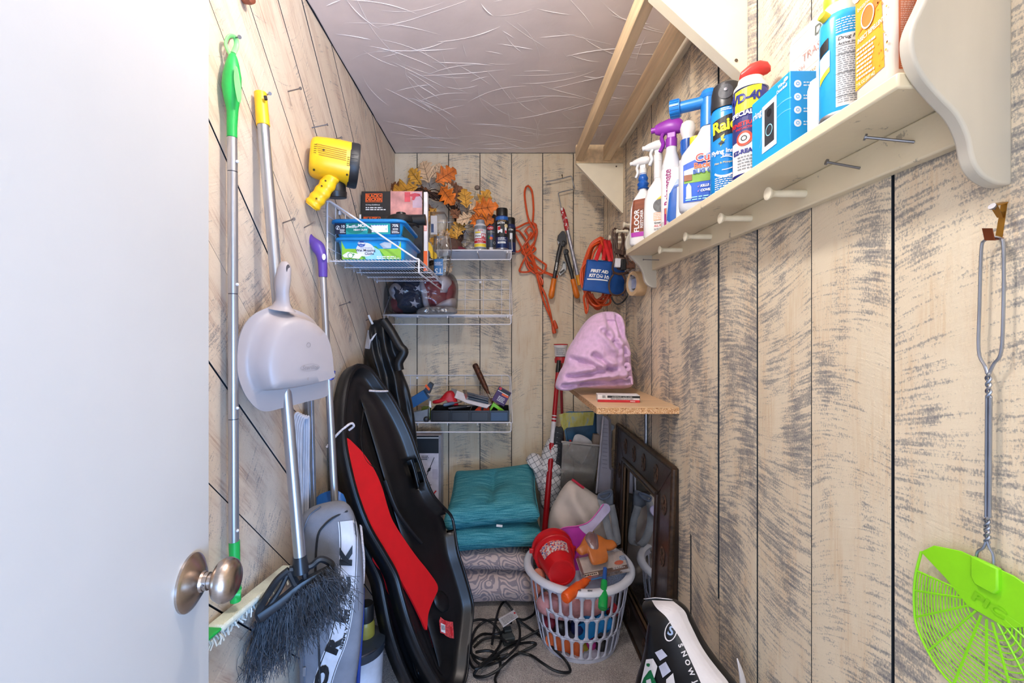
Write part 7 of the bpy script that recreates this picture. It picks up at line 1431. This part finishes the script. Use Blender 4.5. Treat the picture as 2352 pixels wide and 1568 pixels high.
# ---- canvas bag
cv = thing('canvas_bag', 'cream canvas tote bag with red edging and grey straps slumped behind the basket', 'bag', P(1330, 1300, 2.16)); CAN = mt('canvas', '#cbbfb6', .9, var=.08, vs=14, bump=.3, bs=500)
def cf(p, t_):
    x = p.x / 2.16 * F + CX; y = CY - (p.z - CAMZ) / 2.16 * F; return .014 * math.sin((x - 1260) * .10 - (y - 1100) * .07 + 2 * noise.noise(p * 5)) * min(1, t_ * 3)
cvm = puff([P(x, y, 2.16) for x, y in ((1262, 1180), (1280, 1140), (1296, 1115), (1315, 1102), (1345, 1120), (1372, 1138), (1392, 1146), (1408, 1160), (1412, 1230), (1410, 1330), (1265, 1330), (1258, 1240))], (0, -1, .1), .085, .08, N=100, rings=20, amp=.016, scale=12, ridged=True, extra=cf, q=.45); cvm.build('bag', CAN, cv, ang=85)
MB().tube(cr([P(x, y, 2.13) for x, y in ((1314, 1101), (1322, 1106), (1332, 1114), (1341, 1120))], 4), .006, 8).build('red_edging', mt('red_tape', '#c22a44', .7), cv)
SGY = mt('strap_grey', '#a3a7ae', .8, bump=.3, bs=400)
for s_ in ([(1380, 1146, 2.10), (1388, 1170, 2.05), (1394, 1205, 2.03), (1404, 1238, 2.03), (1412, 1250, 2.04)], [(1412, 1250, 2.05), (1418, 1240, 2.08), (1412, 1200, 2.1), (1404, 1160, 2.1)]): band(cr([P(*q) for q in s_], 5), .034, SGY, 'strap', cv, side=(1, .2, .05), th=.003)
pk_ = [P(x, y, 2.12) for x, y in ((1373, 1140), (1405, 1122), (1408, 1190), (1382, 1195))]; puff([P(x, y, 2.13) for x, y in ((1372, 1138), (1386, 1128), (1406, 1124), (1409, 1150), (1408, 1240), (1384, 1250), (1376, 1180))], (0, -1, 0), .02, .03, N=50, rings=6, amp=.006, scale=20).build('blue_pocket', mt('pocket_blue_grey', '#7d8696', .85), cv, ang=85)
MB().tube(cr([P(1376, 1138, 2.10), P(1390, 1132, 2.095), P(1403, 1130, 2.10), P(1398, 1140, 2.09), P(1384, 1146, 2.085)], 5, True), .0055, 8, closed=True).build('pocket_rim', mt('pocket_rim_b', '#5f6b82', .8), cv)
# ---- framed mirror leaning on the right wall
mr = thing('framed_mirror', 'large dark carved wood framed mirror leaning on the right wall', 'mirror', (.58, 1.88, 0)); YM0, YM1, HM = 1.52, 2.245, .835
mu = V((0, 1, 0)); mv = V((.030, 0, HM)).normalized(); mn = -(mu.cross(mv)); mn = mn if mn.x < 0 else -mn
MO = V((.563, YM0, .002)); M_ = lambda u, v, d=0: MO + mu * u + mv * v + mn * d; WM = YM1 - YM0
DW = mt('dark_walnut', '#2b1c16', .35, var=.45, vs=14, bump=.25, bs=60, coat=.3); DW2 = mt('aged_walnut', '#3c2a1c', .45, var=.5, vs=60, bump=.4, bs=90); fw = .135
def rail(pts): return MB().prism([M_(u, v, 0) for u, v in pts], -mn * .032)
for pts in (((0, 0), (WM, 0), (WM - fw, fw), (fw, fw)), ((0, HM), (WM, HM), (WM - fw, HM - fw), (fw, HM - fw)), ((0, 0), (fw, fw), (fw, HM - fw), (0, HM)), ((WM, 0), (WM - fw, fw), (WM - fw, HM - fw), (WM, HM))): rail(pts).build('frame_rail', DW, mr, bevel=.004)
for (u0, v0, u1, v1) in ((0, 0, WM, 0), (0, HM, WM, HM), (0, 0, 0, HM), (WM, 0, WM, HM)): MB().tube([M_(u0, v0, -.004), M_(u1, v1, -.004)], .011, 10).build('outer_moulding', DW2, mr)
for k, (i_, r_, mm) in enumerate(((fw, .010, DW), (fw + .02, .006, mt('gold_fillet', '#5b4530', .4, .3)))):
    for (u0, v0, u1, v1) in ((i_, i_, WM - i_, i_), (i_, HM - i_, WM - i_, HM - i_), (i_, i_, i_, HM - i_), (WM - i_, i_, WM - i_, HM - i_)): MB().tube([M_(u0, v0, .002 - .004 * k), M_(u1, v1, .002 - .004 * k)], r_, 10).build('inner_moulding', mm, mr)
gm_ = NT('mirror_silver'); gm_.b.inputs['Metallic'].default_value = 1; gm_.b.inputs['Roughness'].default_value = .02; gm_.l(gm_.ramp(gm_.noise(gm_.obj(), 4, 2), [(.3, lin('#d6dbe0')), (.7, lin('#dde2e6'))]), gm_.b.inputs['Base Color'])
MB().prism([M_(u, v, -.010) for u, v in ((fw, fw), (WM - fw, fw), (WM - fw, HM - fw), (fw, HM - fw))], -mn * .004).build('mirror_glass', gm_.m, mr, smooth=False)
MED = mt('carved_medallion', '#5a3f30', .5, var=.4, vs=90)
for (u, v) in [(fw / 2, HM * f_) for f_ in (.18, .38, .60, .82)] + [(WM - fw / 2, HM * f_) for f_ in (.25, .5, .75)] + [(WM * f_, HM - fw / 2) for f_ in (.22, .42, .60, .78)] + [(WM * f_, fw / 2) for f_ in (.3, .6)]:
    x1, y1, z1 = mu, mv, mn; mb = MB(); pts = [M_(u + .022 * math.cos(2 * math.pi * k / 20), v + .036 * math.sin(2 * math.pi * k / 20), .0005) for k in range(20)]; mb.prism(pts, mn * .002)
    md_ = mb.build('medallion', MED, mr); mb = MB()
    for k in range(8): an = 2 * math.pi * k / 8; mb.tube([M_(u, v, .003), M_(u + .018 * math.cos(an), v + .030 * math.sin(an), .003)], .002, 5)
    mb.build('carved_petals', DW2, md_)
# ---- laundry basket
bkx, bky, bH, r0, r1 = .336, 1.905, .318, .158, .222
ba = thing('laundry_basket', 'round white slotted laundry basket full of toys on the carpet', 'basket', (bkx, bky, 0)); BSK = mt('basket_white', '#cfd2e4', .4, var=.03)
rb_ = lambda z: r0 + (r1 - .008 - r0) * (z / bH) ** .85
bp_ = lambda a_, z, d=0: V((bkx + (rb_(z) + d) * math.cos(a_), bky + (rb_(z) + d) * math.sin(a_), z))
NS = 30
def ringband(z0, z1, name, th=.0025):
    loft([[bp_(2 * math.pi * k / 60, z, d) for k in range(60)] for z, d in ((z0, -th / 2), (z0, th / 2), (z1, th / 2), (z1, -th / 2), (z0, -th / 2))], caps=False).build(name, BSK, ba, ang=40)
ringband(.0, .022, 'base_band'); ringband(.098, .108, 'band'); ringband(.190, .200, 'band'); ringband(.284, .318, 'top_band')
MB().lathe([(r0, .002), (r0, .005), (.001, .005)], (bkx, bky, 0), (0, 0, 1), 40).build('floor', BSK, ba)
for row, (z0, z1) in enumerate(((.018, .102), (.104, .194), (.196, .290))):
    for k in range(NS):
        a_ = 2 * math.pi * (k + .5 * (row % 2)) / NS; rows = []
        for f_ in (0, .06, .16, .5, .84, .94, 1):
            z = z0 + (z1 - z0) * f_; wd = (.0055 + .010 * max(0, abs(f_ - .5) * 2 - .66) / .34) / rb_(z); rows.append([bp_(a_ - wd, z), bp_(a_, z, .001), bp_(a_ + wd, z)])
        MB().patch(rows).build('slat', BSK, ba, solid=.0028)
prof_ = [(r1 - .018, bH - .008), (r1 - .020, bH), (r1 - .014, bH + .006), (r1 + .004, bH + .005), (r1 + .012, bH - .004), (r1 + .012, bH - .012), (r1 + .006, bH - .014), (r1 + .002, bH - .006), (r1 - .010, bH - .003), (r1 - .018, bH - .008)]
n = 72; MBr = MB(); loft([[V((bkx + r_ * math.cos(2 * math.pi * k / n), bky + r_ * math.sin(2 * math.pi * k / n), z)) for k in range(n)] for r_, z in prof_], MBr, caps=False); MBr.build('rim', mt('rim_white', '#d9dbe6', .35, var=.03), ba, ang=50)
def rimf(u, v, d): a_ = -math.pi / 2 + u / r1; return V((bkx + (r1 - .004 - v + .006) * math.cos(a_), bky + (r1 - .004 - v + .006) * math.sin(a_), bH + .0075 + d))
pr = Print(lambda u, v, d: rimf(u, v, d), ba); pr.text('CLAIRE      EN', -.03, .0, .014, BLK, 1, .0004, .2); pr.done()
# things inside
BS = lambda px, py, dz_: P(px, py, dz_)
def tossed(name, label, cat, l, Z, fr, bk, mat, **k): return soft(name, label, cat, l, Z, fr, bk, mat, **k)
KN = mt('knit_pink', '#c98f92', .9, var=.12, vs=40, bump=.6, bs=160); KO = mt('knit_coral', '#e08a70', .9, var=.12, vs=40, bump=.6, bs=160)
tossed('knit_cloth', 'dusty pink knitted cloth pressed against the basket slots', 'cloth', [(1235, 1400), (1240, 1370), (1300, 1372), (1360, 1368), (1400, 1366), (1408, 1385), (1375, 1410), (1340, 1412), (1300, 1424), (1262, 1418)], 1.80, .03, .08, KN, N=70, rings=8, amp=.008, scale=20)
tossed('knit_cloth', 'coral knitted cloth poking up at the left of the basket', 'cloth', [(1222, 1320), (1232, 1306), (1246, 1308), (1254, 1325), (1250, 1342), (1238, 1365), (1232, 1390), (1226, 1360)], 1.86, .03, .04, KO, N=50, rings=8)
tossed('white_liner', 'white plastic bag lining the top of the basket', 'bag', [(1255, 1350), (1290, 1340), (1320, 1315), (1360, 1320), (1400, 1330), (1418, 1348), (1390, 1372), (1340, 1378), (1290, 1374)], 1.90, .06, .10, mt('liner_white', '#c3c9dc', .5), N=70, rings=8, amp=.02, scale=18, ridged=True)
SHB = mt('sandal_blue', '#1f8fd6', .45); SHO = mt('sandal_orange', '#dd6a35', .55, bump=.5, bs=220)
def sandal(lb, cx_, cy_, Z, ang, mat, s_=1.0):
    t = thing('toy_sieve', lb, 'toy', P(cx_, cy_, Z)); c = P(cx_, cy_, Z); ux_, uz_ = V((math.cos(ang), -.25, math.sin(ang))).normalized(), V((-math.sin(ang), 0, math.cos(ang)))
    ol = [c + ux_ * x * s_ + uz_ * z * s_ for x, z in ((-.075, 0), (-.06, .028), (-.02, .032), (.02, .026), (.055, .032), (.078, .012), (.078, -.012), (.055, -.032), (.02, -.026), (-.02, -.032), (-.06, -.028))]
    nn_ = ux_.cross(uz_); nn_ = nn_ if nn_.y < 0 else -nn_; fo = resample(cr(ol, 4, True), 48); cc_ = sum(fo, V()) / 48
    loft([fo, [p + nn_ * .004 for p in fo], [p.lerp(cc_, .08) + nn_ * .004 for p in fo], [p.lerp(cc_, .14) - nn_ * .014 for p in fo], [p.lerp(cc_, .95) - nn_ * .016 for p in fo]]).build('dish', mat, t, ang=45); return t
sandal('blue toy sieve dish seen through the basket slots', 1362, 1440, 1.80, .62, SHB, 1.1); sandal('small blue toy dish at the right of the basket', 1392, 1425, 1.83, 1.4, SHB, .8); sandal('orange mesh toy dish at the bottom of the basket', 1295, 1478, 1.80, -.2, SHO, 1.0)
for (px, py, r_, m_, lb) in ((1288, 1437, .040, mt('toy_black', '#1b1c22', .4), 'black toy wheel low in the basket'), (1262, 1428, .030, mt('toy_maroon', '#7a1f33', .45), 'maroon toy ball low in the basket'), (1325, 1440, .030, mt('toy_navy', '#1f2c66', .4), 'navy toy ball low in the basket'), (1340, 1488, .022, mt('toy_olive', '#a39a2e', .4), 'olive toy ball at the bottom of the basket'), (1358, 1478, .022, mt('toy_pink', '#c23a8a', .4), 'magenta toy ball at the bottom of the basket'), (1380, 1480, .028, mt('toy_dark', '#33302f', .5), 'dark toy lump at the bottom of the basket'), (1405, 1400, .028, mt('toy_red', '#a81f2c', .4), 'dark red toy ball at the right of the basket'), (1352, 1410, .03, mt('toy_teal', '#1577b8', .4), 'blue toy cup under the pink cloth in the basket')):
    t = thing('toy_ball', lb, 'toy', P(px, py, 1.83)); MB().lathe([(r_ * math.sin(math.pi * k / 10) + 1e-4, -r_ * math.cos(math.pi * k / 10)) for k in range(11)], P(px, py, 1.83), (0, 0, 1), 18).build('ball', m_, t); MB().lathe([(r_ * 1.01, -.004), (r_ * 1.03, -.002), (r_ * 1.03, .002), (r_ * 1.01, .004)], P(px, py, 1.83), (.3, .4, 1), 18).build('seam', m_, t)
rbk = thing('toy_bucket', 'red toy bucket with a speckled label tipped over on the basket', 'bucket', P(1285, 1345, 1.78)); a, b = P(1291, 1316, 1.755), P(1268, 1258, 1.93); ax_ = (b - a).normalized(); Lb = (b - a).length; RB_ = mt('bucket_red', '#c4141c', .38, var=.05)
mb = MB().lathe([(.001, .004), (.046, .004), (.047, .0), (.054, .0), (.056, .004), (.082, Lb * .93), (.083, Lb * .94), (.090, Lb * .945), (.091, Lb), (.085, Lb), (.078, Lb * .9), (.05, .01)], a, ax_, 40); mb.build('pail', RB_, rbk, ang=40)
MB().lathe([(.086, Lb * .70), (.0875, Lb * .71), (.0875, Lb * .75), (.086, Lb * .76)], a, ax_, 40).build('bead', RB_, rbk)
def confetti():
    t = NT('confetti_label'); v = t.n('ShaderNodeTexVoronoi'); v.inputs['Scale'].default_value = 190; t.l(t.obj(), v.inputs['Vector']); sp = t.n('ShaderNodeSeparateColor'); t.l(v.outputs['Color'], sp.inputs[0]); t.l(t.ramp(sp.outputs[0], [(0, lin('#c9b7b2')), (.3, lin('#c04038')), (.5, lin('#3c55a0')), (.62, lin('#d9cfcb')), (.8, lin('#d8685a'))], 'CONSTANT'), t.b.inputs['Base Color']); return t.m
ux_, uy_, uz_ = basis(ax_, (0, 0, 1)); CO = confetti(); rows = []
for i in range(17):
    th = math.radians(-52 + 104 * i / 16) - .25; d_ = ux_ * math.cos(th) + uy_ * math.sin(th); rows.append([a + ax_ * (Lb * f_) + d_ * (.0562 + (.082 - .056) * f_ / .93 + .0012) for f_ in (.28, .45, .62)])
MB().patch(rows).build('label', CO, rbk)
for sg in (-1, 1): MB().box(a + ax_ * Lb * .93 + uy_ * sg * .092, (.02, .012, .02)).build('handle_lug', RB_, rbk, bevel=.003)
pd = thing('toy_paddle', 'magenta toy paddle with lilac handle leaning in the basket', 'paddle', P(1320, 1300, 1.98)); pn2 = V((.12, -.95, .28)).normalized(); pO = P(1310, 1250, 1.95); K2 = lambda x, y, d=0: onp(x, y, pO, pn2) + pn2 * d
MB().prism(cr([K2(x, y) for x, y in ((1247, 1262), (1262, 1235), (1285, 1216), (1310, 1209), (1330, 1209), (1350, 1230), (1355, 1260), (1345, 1300), (1300, 1320), (1260, 1300))], 4, True), -pn2 * .008).build('blade', mt('paddle_magenta', '#b22fa0', .4), pd, bevel=.002)
MB().prism(cr([K2(x, y, .001) for x, y in ((1329, 1209), (1350, 1200), (1370, 1180), (1384, 1158), (1398, 1158), (1402, 1172), (1388, 1190), (1366, 1215), (1352, 1230))], 4, True), -pn2 * .012).build('handle', mt('paddle_lilac', '#c9bfe2', .4), pd, bevel=.003)
MB().tube(cr([K2(x, y, .002) for x, y in ((1250, 1255), (1285, 1215), (1328, 1207), (1352, 1198), (1372, 1176), (1386, 1157))], 5), .0028, 6).build('pink_edge', mt('paddle_pink', '#d85fae', .4), pd)
t = thing('cutter_pack', 'clear pack with a printed card and tan moulded toy on the basket', 'package', P(1390, 1330, 1.80)); cn = V((.05, -.62, .78)).normalized(); cO = P(1385, 1305, 1.80); K3 = lambda x, y, d=0: onp(x, y, cO, cn) + cn * d
cq = [K3(1323, 1282), K3(1428, 1264), K3(1446, 1312), K3(1340, 1335)]; MB().prism(cq, -cn * .003).build('card', mt('pack_card', '#c6b6ae', .5, var=.15, vs=30), t)
loft([[p - cn * .004 for p in cq], [p.lerp(sum(cq, V()) / 4, .04) + cn * .028 for p in cq]]).build('clear_case', CLR, t)
e1 = (cq[2] - cq[3]); e2 = (cq[0] - cq[3]); pr = Print(lambda u, v, d: cq[3] + e1 * u + e2 * v + cn * (d + .001), t); pr.rect(.0, .12, 1, .30, mt('pack_wood', '#6d5148', .5, var=.3), 1); pr.rect(0, -.02, .45, .10, mt('pack_blue', '#2f8fd6', .45), 1); pr.rect(.03, .14, .35, .26, mt('pack_cream', '#e0c9b8', .5), 2); pr.dashes(.05, .16, .33, .24, 1, BLK, 3, .6); pr.disc(.85, .45, .10, mt('pack_orange', '#d8684a', .5), 2, ry=.09); pr.dashes(.68, .2, .95, .3, 2, WHT, 3); pr.done()
TMD = mt('tan_toy_plastic', '#b8662a', .4, var=.1)
puff([K3(x, y, .034) for x, y in ((1320, 1272), (1328, 1262), (1340, 1240), (1352, 1231), (1372, 1238), (1388, 1248), (1405, 1250), (1414, 1262), (1402, 1272), (1384, 1274), (1376, 1282), (1392, 1292), (1388, 1300), (1360, 1306), (1352, 1296), (1348, 1280), (1332, 1284))], cn, .014, .012, N=90, rings=8, q=.3, spine=(K3(1345, 1262, .034), K3(1385, 1262, .034))).build('moulded_toy', TMD, t, ang=85)
puff([K3(x, y, .046) for x, y in ((1340, 1245), (1350, 1233), (1366, 1240), (1371, 1262), (1368, 1275), (1352, 1272), (1342, 1258))], cn, .010, .004, N=40, rings=5).build('clear_cell', clear('cell_plastic', '#c9b4bc', .18, .1, .3, '#a88f98'), t, ang=85)
for (a, b, r_, m_, lb) in (((1346, 1334, 1.755), (1297, 1374, 1.655), .0205, mt('handle_orange', '#f06020', .38), 'orange plastic toy handle sticking out over the basket rim'), ((1388, 1334, 1.735), (1384, 1398, 1.645), .0165, mt('handle_green', '#12a04a', .38), 'green plastic toy handle hanging over the basket rim')):
    t = thing('toy_shovel', lb, 'toy', P(*b)); A_, B_ = P(*a), P(*b); D_ = B_ - A_; MB().tube([A_, A_ + D_ * .12, A_ + D_ * .3, A_ + D_ * .34, A_ + D_ * .9, A_ + D_ * .97, B_], [r_ * .7, r_ * .75, r_ * .85, r_, r_ * 1.05, r_ * 1.0, r_ * .8], 20).build('grip', m_, t); MB().tube([A_ - D_ * .5, A_ + D_ * .1], r_ * .5, 12).build('shaft', m_ if 'green' not in lb else mt('shaft_blue', '#1f4f9c', .4), t); MB().tube([B_ - D_ * .01, B_ + D_ * .012], r_ * .55, 14).build('end_plug', m_, t)  # plastic toy handles with short shafts
tossed('mesh_bag', 'pale blue net bag at the right of the basket top', 'bag', [(1400, 1300), (1428, 1275), (1442, 1290), (1440, 1325), (1420, 1350), (1396, 1352), (1390, 1330)], 1.84, .02, .06, mt('net_blue', '#9fb0cc', .7, var=.3, vs=260, bump=.8, bs=300), N=50, rings=8, amp=.008, scale=20)
t = soft('yellow_brush', 'yellow plastic brush handle behind the paddle', 'brush', [(1354, 1215), (1360, 1208), (1364, 1222), (1366, 1250), (1358, 1252), (1354, 1235)], 2.03, .01, .01, mt('brush_yellow', '#e0a01e', .4), N=36, rings=5)
# ---- ice melt bag, lower right
ib = thing('ice_melt_bag', 'black white and green printed plastic sack against the right wall', 'sack', PF(1590, 1800)); Zi = 1.20; NI = V((-.80, -.55, .2)).normalized(); IP = lambda x, y: onp(x, y, P(1520, 1371, Zi), NI)
io = [(1492, 1374), (1520, 1371), (1548, 1376), (1572, 1395), (1590, 1430), (1615, 1475), (1640, 1510), (1672, 1550), (1705, 1590), (1716, 1640), (1690, 1900), (1640, 1935), (1500, 1925), (1462, 1780), (1468, 1580), (1486, 1510), (1502, 1460), (1512, 1420), (1506, 1395)]
im = puff([IP(x, y) for x, y in io], NI, .07, .04, N=110, rings=18, amp=.007, scale=9, ridged=True, spine=(IP(1535, 1430), IP(1585, 1840)), q=.42); im.build('sack', mt('sack_black', '#131316', .28, var=.2), ib, ang=85)
fi = fcam(im, NI, IP(1570, 1480))
SWH = mt('sack_white', '#dcd9de', .4, var=.05, bump=.1, bs=30); SGR = mt('sack_green', '#0e6a3c', .35); SLI = mt('sack_lilac', '#b9bdd4', .35)
pr = Print(fi, ib, .0010)
pl1 = [(1497, 1378), (1508, 1396), (1530, 1416), (1545, 1440), (1560, 1462), (1572, 1485), (1586, 1515), (1600, 1545), (1615, 1580)]; pl2 = [(1546, 1380), (1572, 1402), (1582, 1425), (1594, 1450), (1608, 1478), (1625, 1505), (1648, 1535), (1672, 1565), (1690, 1600)]
w1 = resample(cr([V((x, -y, 0)) for x, y in pl1], 4), 41, False); w2 = resample(cr([V((x, -y, 0)) for x, y in pl2], 4), 41, False)
pr.grid(lambda a, b: tuple(w1[min(int(a * 40 + .5), 40)].lerp(w2[min(int(a * 40 + .5), 40)], b))[:2], 40, 14, SWH, 3)
def tri(l, m_, lay): pr.poly([(x, -y) for x, y in l], m_, lay)
pr.grid(lambda a, b: (1541 + (13 - 2.5 * b) * math.cos(6.2832 * a) + (23 - 3 * b) * math.sin(6.2832 * a) * .35, -1449 + (23 - 3 * b) * math.sin(6.2832 * a) - 6 * math.cos(6.2832 * a)), 28, 1, SWH, 3)
pr.text('S', 1541, -1449, 30, mt('sack_blue_s', '#9fb4d8', .35), 3, .8, rot=-.35)
for ch, q in zip('SNOWJ', ((1563, 1482), (1571, 1501), (1579, 1521), (1587, 1543), (1597, 1565))): pr.text(ch, q[0], -q[1], 15, SWH, 5, .5, rot=-1.12, sx=1.15)
tri([(1504, 1498), (1520, 1490), (1533, 1506), (1516, 1517)], SLI, 4); tri([(1513, 1530), (1529, 1519), (1541, 1541), (1522, 1556)], SLI, 4); tri([(1484, 1514), (1500, 1512), (1510, 1530), (1500, 1568), (1472, 1568)], SWH, 3); tri([(1481, 1520), (1493, 1524), (1492, 1530), (1481, 1534)], SGR, 4); tri([(1478, 1545), (1495, 1538), (1507, 1568), (1502, 1600), (1470, 1600)], SGR, 4); tri([(1484, 1562), (1494, 1558), (1499, 1580), (1486, 1590)], SWH, 5); tri([(1530, 1560), (1546, 1545), (1556, 1600), (1530, 1600)], SWH, 3); pr.done()
MB().patch([[IP(1494, 1372) + NI * .03, IP(1494, 1376)], [IP(1520, 1369) + NI * .03, IP(1520, 1374)], [IP(1546, 1373) + NI * .02, IP(1548, 1378)]]).build('torn_mouth', SWH, ib, solid=.002)
puff([P(x, y, 1.04) for x, y in ((1692, 1510), (1698, 1520), (1708, 1545), (1716, 1580), (1720, 1640), (1700, 1640), (1698, 1560))], (-.3, -1, 0), .004, .004, N=40, rings=4).build('torn_flap', SWH, ib, ang=85)
